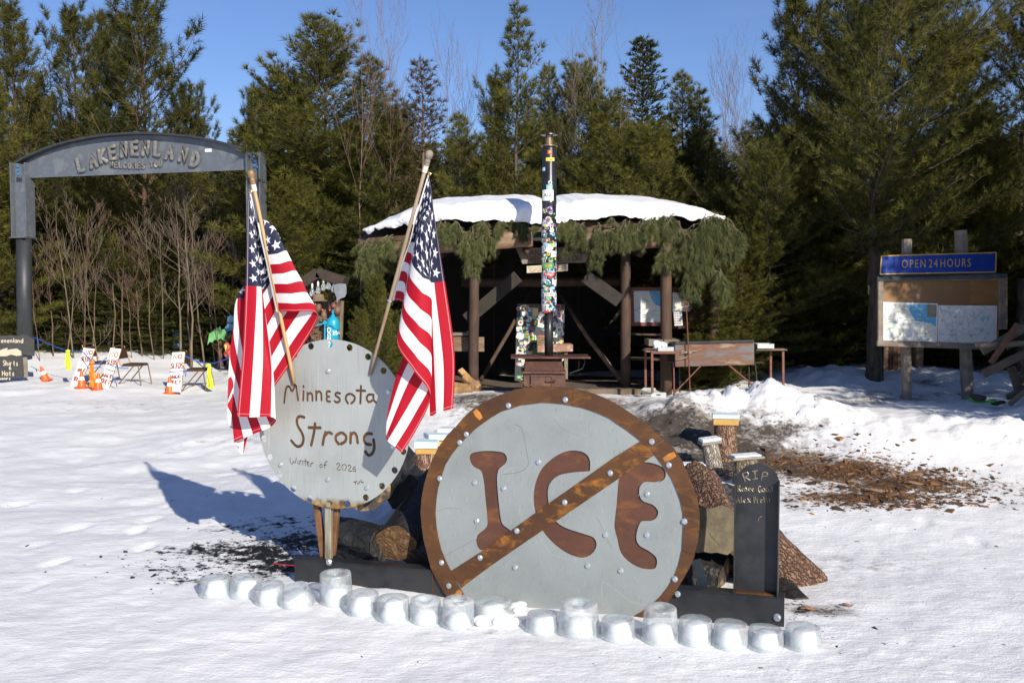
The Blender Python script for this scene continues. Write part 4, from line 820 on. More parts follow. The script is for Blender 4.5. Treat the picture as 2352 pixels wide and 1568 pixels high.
# ------------------------------------------------------------------ logs
def log(name, label, p0, p1, r0, r1, bark, cut, seed, rough=.06, cat='log', group=None, n=26, rings=14, squash=1.0, burn=0):
    p0, p1 = Vector(p0), Vector(p1); rg = np.random.default_rng(seed); d = (p1 - p0).normalized(); a = d.orthogonal().normalized(); b = d.cross(a); L = (p1 - p0).length
    t = thing(name, label, cat, p0, group); mb = MB(); vs = []
    ph = np.linspace(0, 2 * np.pi, n, endpoint=False)
    for i in range(rings + 1):
        s = i / rings; r = r0 + (r1 - r0) * s
        nx = np.cos(ph) * r * 6 + seed * 3.1; ny = np.sin(ph) * r * 6 + s * L * 1.6
        rr = r * (1 + rough * 4 * (fbm(nx, ny, seed, 4) - .5) + rough * 1.6 * (fbm(nx * 3.5, ny * 2.0, seed + 5, 3) - .5))
        if burn: rr = rr * (1 - burn * np.clip(fbm(nx * .8 + 4, ny * 2, seed + 8, 3) - .45, 0, 1) * 1.6)
        if i in (0, rings): rr = rr * .985
        for k in range(n): vs.append(p0 + d * (L * s) + (a * math.cos(ph[k]) + b * math.sin(ph[k]) * squash) * float(rr[k]))
    fs = []
    for i in range(rings):
        for k in range(n): l = (k + 1) % n; fs.append((i * n + k, i * n + l, (i + 1) * n + l, (i + 1) * n + k))
    mb.add(vs, fs); o = mb.build('bark', bark, t, smooth=not burn)
    uvl = o.data.uv_layers.new(name='UVMap'); uvs = []
    for i in range(rings):
        for k in range(n): u0, u1 = k / n * 6.283 * r0, (k + 1) / n * 6.283 * r0; w0, w1 = L * i / rings, L * (i + 1) / rings; uvs += [u0, w0, u1, w0, u1, w1, u0, w1]
    uvl.data.foreach_set('uv', uvs)
    for e, (c, sgn, ring) in enumerate([(p0, -1, 0), (p1, 1, rings)]):
        m2 = MB(); cen = c + d * sgn * .004; vv = [cen] ; q = []
        for j, f in enumerate((.35, .7, .995)):
            for k in range(n):
                v = vs[ring * n + k]; vv.append(c + (v - c) * f + d * sgn * (.004 + .006 * (float(_h(np.array([k]), np.array([j]), seed)[0]) - .5) * (f < .9)))
        for k in range(n):
            l = (k + 1) % n; q.append((0, 1 + k, 1 + l) if sgn > 0 else (0, 1 + l, 1 + k))
            for j in range(2): 
                f = (1 + j * n + k, 1 + (j + 1) * n + k, 1 + (j + 1) * n + l, 1 + j * n + l); q.append(f if sgn > 0 else f[::-1])
        m2.add(vv, q); m2.build('cut_end', cut, t)
    return t
def lp(px, py, dy): return at(px, py, 7.2 + dy)
log('charred_log', 'charred black log lying lowest behind the left steel channel', lp(790, 1238, .70), lp(885, 1252, .35), .19, .15, M_CHAR, M_CHAR, 3, .16, group='logs of the fire pit', burn=.5)
log('charred_log', 'charred log end with a pale scorched lip below the round sign', lp(845, 1120, .35), lp(900, 1045, 1.5), .185, .2, M_CHAR, M_CHARCUT, 4, .10, group='logs of the fire pit', burn=.3)
log('charred_log', 'charred black log leaning up behind the right edge of the round sign', lp(935, 1135, 1.3), lp(925, 1110, 2.4), .19, .2, M_CHAR, M_CHAR, 5, .18, group='logs of the fire pit', burn=.4)
log('split_log', 'dark log with an orange sunlit end left of the barred sign', lp(908, 1246, .24), lp(1010, 1105, 1.0), .185, .19, M_CHAR, M_BROWNCUT, 6, .10, group='logs of the fire pit', squash=.8)
log('dark_log', 'dark log hidden behind the left rim of the barred sign', lp(1080, 1100, .75), lp(985, 1300, .35), .24, .25, M_CHAR, M_CHARCUT, 7, .08, group='logs of the fire pit')
log('sawn_log', 'thick log with a grey sawn end behind the right rim of the barred sign', at(1622, 1212, 7.15), at(1590, 1128, 8.0), .205, .22, M_LOGBARK, M_CUT, 8, .19, group='logs of the fire pit')
log('bark_log', 'brown log with flaking bark leaning behind the grave marker', at(1838, 1345, 7.6), at(1715, 1225, 7.2), .225, .20, M_LOGBARK, M_CUT, 9, .12, group='logs of the fire pit')
log('dark_log', 'small dark log under the flaking log at the right end', at(1835, 1400, 7.0), at(1760, 1330, 7.4), .11, .12, M_CHAR, M_CHARCUT, 10, .1, group='logs of the fire pit')
log('split_log', 'rough dark split log filling the gap under the sawn log', at(1660, 1330, 7.35), at(1500, 1290, 7.6), .17, .2, M_CHAR, M_CHARCUT, 14, .14, group='logs of the fire pit', burn=.2)
log('split_log', 'rough half burnt log upright behind the right rim', at(1690, 1310, 7.6), at(1660, 1130, 8.0), .16, .15, M_CHAR, M_CHARCUT, 15, .15, group='logs of the fire pit', burn=.3)
log('dark_log', 'dark log in the shadow behind the middle of the barred sign', lp(1500, 1250, .9), lp(1180, 1280, .9), .2, .2, M_CHAR, M_CHAR, 12, .1, group='logs of the fire pit')
cc_ = MB(); cc_.beam(at(1598, 1285, 6.95), at(1618, 1345, 6.9), .07, .01, V(0, -1, 0)); meta(cc_.build('steel_strap', M_GREYTUBE), 'grey steel strap standing between the barred sign and the grave marker', 'strap')
# ------------------------------------------------------------------ stump seats
def stump(label, px, base, top, w, Y, bark, lean=(0, 0), seat=None, seatlabel=None, seed=1):
    b = at(px + lean[0], base, Y); tp = at(px, top, Y + lean[1]); r = w * Y / F_PX / 2
    t = log('stump_seat', label, b + V(0, 0, -.05), tp, r * 1.05, r * .97, bark, M_CUT, seed, .05, 'stump seat', 'stump seats round the fire pit', 22, 8)
    return t, tp, r
def slab(t, p, w, d, h, mat, rz, tilt=0, name='seat_board', z0=0):
    m = MB(); c, s = math.cos(rz), math.sin(rz); hx = V(c, s, math.sin(tilt)) * w / 2; hy = V(-s, c, 0) * d / 2; m.obox(p + V(0, 0, z0 + h / 2), hx, hy, V(0, 0, 1) * h / 2); m.build(name, mat, t, bevel=.006)
t, p, r = stump('reddish stump with a blue foam and yellow timber seat left of the barred sign', 980, 1095, 1040, 57, 10.5, M_STUMPBARK, seed=31); slab(t, p, .215, .20, .062, M_YELLOWOOD, -.05); slab(t, p, .24, .23, .07, M_FOAM, -.05, 0, 'foam_pad', .064)
t, p, r = stump('stump with a slanting foam seat behind the reddish stump', 1010, 1070, 1022, 50, 11.2, M_STUMPBARK, seed=32); slab(t, p, .26, .20, .06, M_YELLOWOOD, .5); slab(t, p, .32, .23, .06, M_FOAM, .35, -.08, 'foam_pad', .07)
t, p, r = stump('farthest foam topped stump seat beside the top left of the barred rim', 1035, 1050, 1004, 48, 11.9, M_STUMPBARK, seed=33); slab(t, p, .24, .2, .06, M_YELLOWOOD, -.2); slab(t, p, .28, .22, .055, M_FOAM, -.2, 0, 'foam_pad', .064)
t, p, r = stump('tall red barked stump with a blue foam seat in front of the snow bank', 1666, 1050, 974, 54, 12, M_STUMPBARK, seed=34); slab(t, p, .30, .24, .075, M_YELLOWOOD, -.16); slab(t, p, .32, .26, .05, M_FOAM, -.16, 0, 'foam_pad', .078)
t, p, r = stump('leaning pale birch stump with a flat board seat', 1630, 1084, 1018, 40, 11.4, M_BIRCH, (12, .1), seed=35); slab(t, p, .24, .2, .03, M_OLDPLANK, .1, .12); slab(t, p, .22, .19, .035, M_SNOWCAP, .1, .12, 'frost_layer', .032)
t, p, r = stump('grey stump with a thin tilted board seat behind the grave marker', 1712, 1125, 1052, 56, 10.8, M_GREYLOG, seed=36); slab(t, p, .36, .22, .025, M_OLDPLANK, .15, .05); slab(t, p, .30, .18, .018, M_SNOWCAP, .15, .05, 'frost_layer', .026)
t, p, r = stump('low stump with a plank seat peeping over the right rim of the barred sign', 1590, 1120, 1077, 40, 9.9, M_STUMPBARK, seed=37); slab(t, p, .26, .2, .03, M_OLDPLANK, .0); slab(t, p, .24, .18, .03, M_SNOWCAP, .0, 0, 'frost_layer', .031)
# ------------------------------------------------------------------ flags
def flag_mat(name):
    t = NT(name); uv = t.n('ShaderNodeUVMap').outputs[0]; s = t.n('ShaderNodeSeparateXYZ'); t.l(uv, s.inputs[0]); u, v = s.outputs[0], s.outputs[1]
    Mx = t.math
    odd = Mx('GREATER_THAN', Mx('MODULO', Mx('MULTIPLY', v, 6.5), 1.0), .5)                # 0 on red stripes, 1 on white
    cloth = t.mix(odd, (.43, .004, .020), (.80, .79, .80))
    canton = Mx('MULTIPLY', Mx('LESS_THAN', u, .4), Mx('LESS_THAN', v, 7 / 13))
    # stars: two interleaved grids
    def stars(ou, ov):
        gu = Mx('MULTIPLY', Mx('SUBTRACT', Mx('FRACT', Mx('ADD', Mx('MULTIPLY', u, 1 / .0663), ou)), .5), .0663 * 1.667)
        gv = Mx('MULTIPLY', Mx('SUBTRACT', Mx('FRACT', Mx('ADD', Mx('MULTIPLY', v, 1 / .1077), ov)), .5), .1077)
        a = Mx('ARCTAN2', gu, Mx('MULTIPLY', gv, -1)); r = Mx('SQRT', Mx('ADD', Mx('MULTIPLY', gu, gu), Mx('MULTIPLY', gv, gv)))
        k = 2 * math.pi / 5; f = Mx('ABSOLUTE', Mx('SUBTRACT', Mx('MODULO', Mx('ADD', a, 4 * k + k / 2), k), k / 2))
        x = Mx('MULTIPLY', r, Mx('COSINE', f)); y = Mx('MULTIPLY', r, Mx('SINE', f)); R = .034; q = R * .382; bx, by = q * math.cos(k / 2), q * math.sin(k / 2)
        nx, ny = by, R - bx; c = nx * R
        return Mx('LESS_THAN', Mx('ADD', Mx('MULTIPLY', x, nx), Mx('MULTIPLY', y, ny)), c)
    # six-star rows sit at odd tenths, five-star rows between them
    A = Mx('MULTIPLY', stars(0.0, 0.0), 1.0); B = Mx('MULTIPLY', stars(.5, .5), Mx('MULTIPLY', Mx('GREATER_THAN', v, .054), Mx('LESS_THAN', v, .485)))
    B = Mx('MULTIPLY', B, Mx('MULTIPLY', Mx('GREATER_THAN', u, .03), Mx('LESS_THAN', u, .37)))
    st = Mx('MAXIMUM', A, B); blue = t.mix(st, (.014, .018, .052), (.78, .78, .80)); c = t.mix(canton, cloth, blue)
    hoist = Mx('LESS_THAN', u, .016); c = t.mix(hoist, c, (.80, .79, .78))
    # stitched hem
    hem = Mx('MAXIMUM', Mx('COMPARE', v, .012, .0025), Mx('MAXIMUM', Mx('COMPARE', v, .988, .0025), Mx('COMPARE', u, .985, .0015))); c = t.mix(Mx('MULTIPLY', hem, .5), c, (.8, .5, .45))
    w = t.n('ShaderNodeTexWave'); w.inputs['Scale'].default_value = 300; t.l(uv, w.inputs['Vector'])
    n = t.noise(uv, 4, 4, .6)
    t.set(Base_Color=c, Roughness=.62, Specular_IOR_Level=.3, Normal=t.bump(n, .12, .02))
    tr = t.n('ShaderNodeBsdfTranslucent'); t.l(c, tr.inputs[0]); m = t.n('ShaderNodeMixShader'); m.inputs[0].default_value = .28
    t.l(t.b.outputs[0], m.inputs[1]); t.l(tr.outputs[0], m.inputs[2]); t.l(m.outputs[0], t.out.inputs[0]); return t.m
M_FLAG = flag_mat('flag_cloth')
M_POLE = pm('flagpole_pine', (.50, .33, .15), (.40, .25, .11), scale=7, rough=.55, bump=.15, stretch=(1, 1, .15)); M_POLE2 = pm('flagpole_weathered', (.36, .27, .19), (.24, .17, .11), scale=9, rough=.7, bump=.3, stretch=(1, 1, .15))
M_FINIAL = pm('turned_finial', (.30, .17, .07), (.18, .10, .05), scale=12, rough=.5, bump=.15); M_FINIAL2 = pm('grey_finial', (.30, .25, .20), (.17, .14, .11), scale=12, rough=.7, bump=.2)
M_COLLAR = flat('cream_plastic', (.72, .69, .52), .4); M_BRASS = flat('brass', (.55, .38, .12), .3, .9); M_TIE = flat('pale_blue_tie', (.35, .55, .75), .5)
def cr1(p, t):
    n = len(p) - 1; i = min(int(t * n), n - 1); f = t * n - i; a, b, c, d = p[max(i - 1, 0)], p[i], p[i + 1], p[min(i + 2, n)]
    return [.5 * (2 * b[j] + (c[j] - a[j]) * f + (2 * a[j] - 5 * b[j] + 4 * c[j] - d[j]) * f * f + (3 * b[j] - a[j] - 3 * c[j] + d[j]) * f ** 3) for j in range(len(b))]
def flag_mesh(lines, depth, nt=110, nv=88, seed=0):
    """lines: v -> control points (px, py, towards viewer, u) along the fly; threads between them are splined"""
    vs = sorted(lines); tt = np.linspace(0, 1, nt)
    L = np.array([[cr1(lines[v], t) for t in tt] for v in vs])           # (lines, nt, 4)
    L[:, :, 3] = np.maximum.accumulate(L[:, :, 3], axis=1)
    vv = np.linspace(0, 1, nv); G_ = np.zeros((nv, nt, 4))
    for j, v in enumerate(vv):                                            # cubic across the threads
        i = min(max(int(np.searchsorted(vs, v, 'right') - 1), 0), len(vs) - 2); f = (v - vs[i]) / (vs[i + 1] - vs[i])
        x0, x1 = vs[i], vs[i + 1]; m0 = (L[i + 1] - L[max(i - 1, 0)]) / (x1 - vs[max(i - 1, 0)]); m1 = (L[min(i + 2, len(vs) - 1)] - L[i]) / (vs[min(i + 2, len(vs) - 1)] - x0); h = x1 - x0
        G_[j] = (2 * f ** 3 - 3 * f * f + 1) * L[i] + (f ** 3 - 2 * f * f + f) * h * m0 + (-2 * f ** 3 + 3 * f * f) * L[i + 1] + (f ** 3 - f * f) * h * m1
    V_ = []; UV = []
    for j in range(nv):
        for i in range(nt):
            x, y, d, u = G_[j, i]; u = min(max(u, 0), 1)
            w = .006 * math.sin(9 * u + 5 * vv[j] + seed) * min(1, u * 8); p = at(x, y, depth(x, y, tt[i]) - d - w); V_.append(p); UV.append((u, vv[j]))
    F = [(j * nt + i, j * nt + i + 1, (j + 1) * nt + i + 1, (j + 1) * nt + i) for j in range(nv - 1) for i in range(nt - 1)]
    return V_, F, UV
def make_flag(label, lines, depth, pole_top, pole_bot, wood, fin, tie_px, seed):
    p0, p1 = pole_bot, pole_top; d = (p1 - p0).normalized()
    r = thing('flag_on_pole', label, 'flag', p0, 'flags on wooden poles')
    m = MB(); n = 10; m.tube([p0.lerp(p1, i / n) for i in range(n + 1)], [.0135] * (n + 1), 12); m.build('pole', wood, r, smooth=True)
    f = MB(); f.lathe([(.0135, -.002), (.0185, .0), (.0205, .008), (.019, .014), (.0175, .02), (.021, .027), (.0205, .034), (.017, .042), (.0185, .05), (.0245, .06), (.027, .073), (.0262, .086), (.021, .098), (.012, .105), (.003, .107)], p1, 16, d); f.build('finial', fin, r, smooth=True)
    c = MB(); c.lathe([(.0165, -.05), (.0185, -.048), (.0185, -.004), (.0205, -.003), (.0205, .0)], p1, 14, d); c.build('collar', M_COLLAR, r)
    t = MB(); q = p0 + d * (tie_px - p0).dot(d)
    t.tube([q + (d.orthogonal() * math.cos(a) + d.cross(d.orthogonal()) * math.sin(a)).normalized() * .0165 for a in [i * .63 for i in range(10)]], .003, 5, closed=True); t.build('tie', M_TIE, r)
    V_, F, UV = flag_mesh(lines, depth, seed=seed); me = bpy.data.meshes.new('flag_cloth'); o = r.location
    me.from_pydata([tuple(Vector(p) - o) for p in V_], [], F); uvl = me.uv_layers.new(name='UVMap'); idx = np.zeros(len(me.loops), np.int32); me.loops.foreach_get('vertex_index', idx)
    uvl.data.foreach_set('uv', np.array(UV)[idx].astype(np.float32).ravel()); me.polygons.foreach_set('use_smooth', [True] * len(me.polygons)); me.materials.append(M_FLAG); link('cloth', me, r)
    for v in (0, 1):
        h = lines[v][0]; g = MB(); pp = at(h[0] + (1.5 if v == 0 else -1), h[1] + (6 if v == 0 else -3), depth(h[0], h[1], 0) - .008)
        g.tube([pp + V(math.cos(a), 0, math.sin(a)) * .0085 for a in [i * .785 for i in range(8)]], .003, 5, closed=True); g.build('grommet', M_BRASS, r)
    return r
T13 = 1 / 13
RF = {0: [(985, 394, 0, 0), (990, 430, .0, .07), (996, 478, .02, .16), (1010, 570, .02, .29), (1022, 645, .0, .40), (1044, 808, .0, .72), (1041, 938, 0, 1)],
 1 * T13: [(978, 417, 0, 0), (984, 440, 0, .06), (990, 490, .02, .15), (995, 570, .02, .28), (997, 649, .0, .40), (1018, 830, 0, .72), (1018, 944, 0, 1)],
 2 * T13: [(971, 441, 0, 0), (978, 455, -.01, .06), (985, 500, .03, .19), (989, 575, .05, .29), (989, 649, .01, .40), (997, 830, -.02, .72), (1002, 949, -.02, 1)],
 3 * T13: [(964, 464, 0, 0), (972, 475, -.02, .06), (973, 510, .05, .22), (985, 590, .08, .31), (986, 655, -.03, .40), (986, 835, -.04, .72), (987, 954, -.04, 1)],
 5 * T13: [(951, 510, 0, 0), (962, 518, -.06, .10), (957, 555, .06, .23), (976, 620, .10, .32), (989, 664, .02, .41), (960, 820, -.09, .72), (935, 920, -.10, 1)],
 7 * T13: [(940, 557, 0, 0), (953, 560, -.07, .10), (946, 603, .07, .24), (969, 635, .12, .325), (990, 662, .06, .40), (945, 800, -.09, .72), (905, 900, -.07, 1)],
 8 * T13: [(932, 579, 0, 0), (946, 586, -.07, .10), (941, 633, .07, .24), (966, 668, .12, .34), (991, 702, .06, .44), (925, 820, -.06, .73), (893, 930, -.05, 1)],
 9 * T13: [(924, 600, 0, 0), (941, 612, -.05, .09), (934, 669, .07, .19), (962, 706, .12, .34), (991, 745, .06, .48), (930, 848, -.03, .74), (888, 968, -.03, 1)],
 10 * T13: [(917, 622, 0, 0), (936, 632, -.05, .09), (928, 702, .07, .205), (960, 745, .12, .37), (991, 784, .06, .52), (938, 878, -.01, .75), (887, 1000, -.01, 1)],
 11 * T13: [(911, 645, 0, 0), (931, 655, -.05, .09), (924, 727, .07, .22), (959, 780, .12, .40), (991.5, 826, .06, .56), (946, 917, .0, .76), (890, 1012, .02, 1)],
 12 * T13: [(904, 668, 0, 0), (929, 678, -.05, .09), (918, 760, .07, .235), (956, 818, .12, .42), (991.5, 868, .06, .58), (953, 950, .02, .77), (907, 1026, .03, 1)],
 1: [(898, 690, 0, 0), (928, 701, -.05, .09), (912, 786, .07, .25), (950, 850, .12, .44), (988, 910, .06, .61), (959, 982, .03, .8), (923, 1040, .04, 1)]}
dR = lambda y: 6.80 + (y - 360) / 455 * .46
pRt, pRb = at(979, 380, dR(380)), at(850, 860, dR(860)); kR = V(0, 0, 0)
make_flag('american flag hanging from the weathered right hand pole beside the barred sign', RF, lambda x, y, t: (dR(y) * (1 - min(1, t * 3.5)) + 6.88 * min(1, t * 3.5)), pRt, pRb, M_POLE2, M_FINIAL2, at(897, 690, dR(690)), 1.0)
LF = {0: [(574, 434, 0, 0), (569, 471, .03, .07), (567, 533, .08, .17), (563.5, 656, .12, .40), (557.5, 803, .16, .65), (551, 880, .18, .82), (544, 956, .18, 1)],
 1 * T13: [(579, 456, 0, 0), (580, 500, .03, .07), (583, 560, .08, .2), (590, 657.5, .12, .40), (585, 769, .16, .62), (579, 870, .18, .82), (573, 958, .18, 1)],
 2 * T13: [(583, 477, 0, 0), (585, 505, .02, .06), (590, 570, .06, .2), (601, 660, .08, .40), (604, 800, .14, .64), (601, 885, .17, .83), (596, 957, .17, 1)],
 3 * T13: [(588, 499, 0, 0), (590, 535, -.06, .06), (588, 590, -.06, .18), (604, 685, .0, .41), (622, 830, .12, .66), (623, 900, .15, .83), (622, 957, .15, 1)],
 4 * T13: [(593, 521, 0, 0), (603, 505, .0, .05), (607, 520, -.03, .09), (588, 590, -.06, .25), (600, 690, -.02, .40), (624, 850, .08, .68), (634, 965, .12, 1)],
 5 * T13: [(597, 543, 0, 0), (613, 535, .01, .07), (632, 530, -.01, .13), (585, 630, -.1, .28), (545, 690, -.03, .41), (565, 840, .0, .68), (622, 980, .02, 1)],
 6 * T13: [(602, 565, 0, 0), (622, 560, .02, .08), (646, 557, -.01, .15), (595, 660, -.12, .33), (538, 739, -.03, .47), (556, 860, -.02, .70), (602, 989, .0, 1)],
 7 * T13: [(607, 586, 0, 0), (634, 583, .03, .09), (659, 581, -.01, .17), (612, 664, -.12, .40), (531, 791, -.03, .58), (548, 890, -.04, .76), (581, 997, -.04, 1)],
 8 * T13: [(612, 608, 0, 0), (640, 606, .03, .1), (671, 605, -.01, .19), (620, 690, -.12, .41), (529, 846, -.03, .66), (540, 920, -.04, .8), (560, 1006, -.05, 1)],
 9 * T13: [(616, 630, 0, 0), (648, 628, .03, .11), (682, 629, -.01, .21), (622, 733, -.12, .45), (529, 905, -.03, .76), (532, 955, -.04, .86), (538, 1016, -.05, 1)],
 10 * T13: [(621, 652, 0, 0), (658, 652, .03, .12), (696, 654, -.01, .24), (632, 760, -.12, .49), (531, 950, -.05, .83), (536, 985, -.06, .91), (548, 1025, -.1, 1)],
 11 * T13: [(625, 674, 0, 0), (664, 674, .03, .13), (708, 680, -.01, .27), (646, 780, -.12, .52), (552, 950, -.09, .84), (544, 995, -.1, .92), (548, 1034, -.12, 1)],
 12 * T13: [(630, 695, 0, 0), (672, 697, .03, .14), (723, 704, -.01, .3), (665, 795, -.11, .55), (575, 945, -.12, .85), (562, 1000, -.12, .93), (558, 1042, -.13, 1)],
 1: [(634, 717, 0, 0), (672, 715, .03, .14), (728, 722, -.01, .31), (700, 787, -.1, .5), (600, 930, -.14, .84), (580, 975, -.14, .92), (567, 1008, -.14, 1)]}
dL = lambda y: 7.30 + (y - 395) / 415 * .15
make_flag('american flag hanging from the left hand pole over the left edge of the round sign', LF, lambda x, y, t: dL(y) * (1 - min(1, t * 3)) + 7.36 * min(1, t * 3), at(582, 424, dL(424)), at(676, 880, dL(880)), M_POLE, M_FINIAL, at(634, 717, dL(717)), 2.0)
# ------------------------------------------------------------------ ice blocks
def ice_mat():
    t = NT('cloudy_ice'); co = t.coord('Object'); n = t.noise(co, 7, 5, .65, .5); bp = t.bump(t.noise(co, 18, 4, .6), .3, .014)
    t.set(Base_Color=(.63, .665, .685), Roughness=.3, Subsurface_Weight=.6, Subsurface_Scale=.08, Normal=bp)
    tp = t.n('ShaderNodeBsdfTransparent'); tp.inputs[0].default_value = (.95, .975, .985, 1); gl = t.n('ShaderNodeBsdfGlossy'); gl.inputs['Roughness'].default_value = .07; t.l(bp, gl.inputs['Normal'])
    m1 = t.n('ShaderNodeMixShader'); t.l(t.ramp(n, [(.36, (.22, .22, .22)), (.64, (.52, .52, .52))]), m1.inputs[0]); t.l(tp.outputs[0], m1.inputs[1]); t.l(t.b.outputs[0], m1.inputs[2])
    fr = t.n('ShaderNodeFresnel'); fr.inputs['IOR'].default_value = 1.31; t.l(bp, fr.inputs['Normal'])
    m2 = t.n('ShaderNodeMixShader'); t.l(t.math('MULTIPLY', fr.outputs[0], .45), m2.inputs[0]); t.l(m1.outputs[0], m2.inputs[1]); t.l(gl.outputs[0], m2.inputs[2]); t.l(m2.outputs[0], t.out.inputs[0]); return t.m
M_ICE = ice_mat(); M_CORE = pm('white_ice_core', (.82, .845, .86), (.70, .735, .76), scale=9, rough=.5, bump=.4)
def ice(i, label, x0, x1, base, top, taper=.90, tilt=(0, 0), hollow=0, dome=.02, core=.6, slabbed=False):
    cx = (x0 + x1) / 2; f = ground(cx, base); rr = (x1 - x0) / 2 * f.y / F_PX; c = V(f.x * (f.y + rr) / f.y, f.y + rr, 0); c.z = gz(c.x, c.y) - .012
    rr = (x1 - x0) / 2 * c.y / F_PX * 1.07; back = at(cx, top, c.y + rr * .55); H = max(.12, back.z - c.z - .01)
    rg = random.Random(i * 7 + 1); t = thing('ice_block', label, 'ice block', c, 'ice blocks in a row on the snow', rg.uniform(0, 6)); mb = MB()
    n = 28; prof = [(.93, 0), (.995, .025), (1.0, .09), (1 - (1 - taper) * .5, .5), (taper * 1.01, .84), (taper * 1.0, .945), (taper * .993, .972), (taper * .975, .988), (taper * .94, .999), (taper * .88, 1.004), (taper * .62, 1.0 + dome)]
    prof += [(taper * .52, 1 + dome), (taper * .36, 1 - .25 * hollow), (taper * .32, 1 - .9 * hollow * .6), (.02, 1 - hollow * .62)] if hollow else [(taper * .3, 1.0 + dome * 1.6), (.02, 1.0 + dome * 1.3)]
    vs = []
    for j, (r, h) in enumerate(prof):
        for k in range(n):
            a = 2 * math.pi * k / n; w = 1 + .045 * (float(fbm(np.array([math.cos(a) * 1.4 + i * 3]), np.array([math.sin(a) * 1.4 + h * 1.5]), i, 3)[0]) - .5) * 2
            dz = .03 * (float(vnoise(np.array([math.cos(a) * r * 2 + i]), np.array([math.sin(a) * r * 2]), i + 4)[0]) - .5) * (1 if j > 5 else .0)
            vs.append(V(math.cos(a) * r * rr * w, math.sin(a) * r * rr * w, (h + dz) * H))
    fs = [tuple(range(n))[::-1]]
    for j in range(len(prof) - 1):
        for k in range(n): l = (k + 1) % n; fs.append((j * n + k, j * n + l, (j + 1) * n + l, (j + 1) * n + k))
    fs.append(tuple((len(prof) - 1) * n + k for k in range(n))); mb.add(vs, fs); mb.build('ice_shell', M_ICE, t, smooth=True, local=True)
    k = MB(); cx_, cy_ = rg.uniform(-.05, .05) * rr, rg.uniform(-.05, .05) * rr; top = H * (.52 if hollow else .93)
    pr = [(.60, .03), (.78, .10), (.80, .30), (core * 1.25, .5), (core * 1.15, .72), (core * .95, .9), (core * .5, 1.0), (.05, 1.02)]; vv = []
    for j, (r, h) in enumerate(pr):
        for q in range(16):
            a = 6.283 * q / 16; w = 1 + .28 * (float(fbm(np.array([math.cos(a) * 1.6 + i * 5]), np.array([math.sin(a) * 1.6 + h * 3]), i + 9, 3)[0]) - .5) * 2
            vv.append(V(cx_ + math.cos(a) * r * rr * min(.9, w * .95), cy_ + math.sin(a) * r * rr * min(.9, w * .95), h * top))
    ff = [tuple(range(16))[::-1]] + [(j * 16 + q, j * 16 + (q + 1) % 16, (j + 1) * 16 + (q + 1) % 16, (j + 1) * 16 + q) for j in range(len(pr) - 1) for q in range(16)] + [tuple((len(pr) - 1) * 16 + q for q in range(16))]
    k.add(vv, ff); k.build('cloudy_core', M_CORE, t, smooth=True, local=True)
    Rm = Matrix.Rotation(tilt[0], 4, 'Y') @ Matrix.Rotation(tilt[1], 4, 'X') @ Matrix.Rotation(t.rotation_euler.z, 4, 'Z'); t.rotation_euler = Rm.to_euler(); return t, c, rr
ICES = [('first ice block at the left end of the row', 461, 530, 1374, 1316, .94, (0, 0), 0, .05, .5), ('wide ice block second from the left end with a flat top', 529, 601, 1376, 1314, .93, (.03, 0), 0, .02, .55), ('third ice block from the left leaning against its tilted neighbour', 588, 657, 1393, 1332, .94, (-.12, .1), 0, .02, .5), ('ice block lying tilted on its side left of the tall hollow one', 648, 726, 1398, 1338, .90, (-.30, .35), 0, .02, .6), ('tall hollow ice block with a dark hole in its top', 737, 810, 1394, 1304, .93, (-.03, .05), .8, .01, .62),
 ('ice block with a rough snowy top right of the tall hollow one', 797, 870, 1417, 1350, .93, (.02, 0), 0, .03, .5), ('rounded ice block sixth before the tall one in front of the grey disc', 866, 940, 1432, 1360, .88, (.02, 0), 0, .04, .55), ('ice block with a broken scooped top at the left foot of the barred rim', 942, 1014, 1437, 1364, .92, (0, .08), .25, .03, .6), ('clear ice block with a small brown speck in its flat top', 1016, 1089, 1446, 1364, .92, (0, .06), .3, .0, .55), ('big leaning ice block standing on a slab of snow', 1088, 1178, 1436, 1366, .90, (-.05, -.03), 0, .01, .5),
 ('short frosty ice block in front of the grey plate bottom left', 1207, 1283, 1461, 1396, .84, (0, 0), 0, .03, .6), ('largest tall ice block with a crusted hollow top before the grey disc', 1283, 1375, 1466, 1370, .90, (0, .03), .3, .0, .6), ('short smooth ice block between the two tallest', 1382, 1459, 1478, 1408, .93, (-.04, 0), 0, .03, .55), ('tallest tapered ice block at the right foot of the barred rim', 1474, 1558, 1483, 1381, .86, (.0, .05), .12, .0, .6), ('cracked ice block right of the tallest tapered one', 1557, 1636, 1486, 1409, .90, (0, .03), 0, .04, .6), ('wide cloudy ice block fourth from the right end', 1635, 1716, 1496, 1418, .90, (.05, .03), 0, .02, .5), ('ice block below the right end of the steel channel', 1716, 1797, 1499, 1430, .92, (.04, 0), 0, .04, .55), ('last ice block at the right end of the row with a notched top', 1803, 1884, 1499, 1426, .92, (0, 0), 0, .05, .6)]
for i, a in enumerate(ICES): 
    t, c, rr = ice(i, *a)
    if i == 9:
        m = MB(); p = ground(1125, 1440); rg = random.Random(3)
        for k in range(14): m.sphere(V(c.x + rg.uniform(-.16, .15), c.y - .10 + rg.uniform(-.06, .06), c.z + rg.uniform(.0, .05)), rg.uniform(.03, .055), 8, 6, (1.3, 1, .8))
        meta(m.build('snow_slab', M_SNOWCAP, smooth=True), 'chunky slab of snow stuck under the big leaning ice block', 'snow chunk')
m = MB(); rg = random.Random(5)
for px, py in [(1185, 1385), (1196, 1383), (1178, 1392), (1192, 1396)]:
    g = ground(px, py + 12); m.sphere(g + V(0, 0, .02), rg.uniform(.018, .034), 8, 6, (1.5, 1, .8))
meta(m.build('snow_heap', M_SNOWCAP, smooth=True), 'small heap of snow clods at the bottom of the grey disc', 'snow chunk')
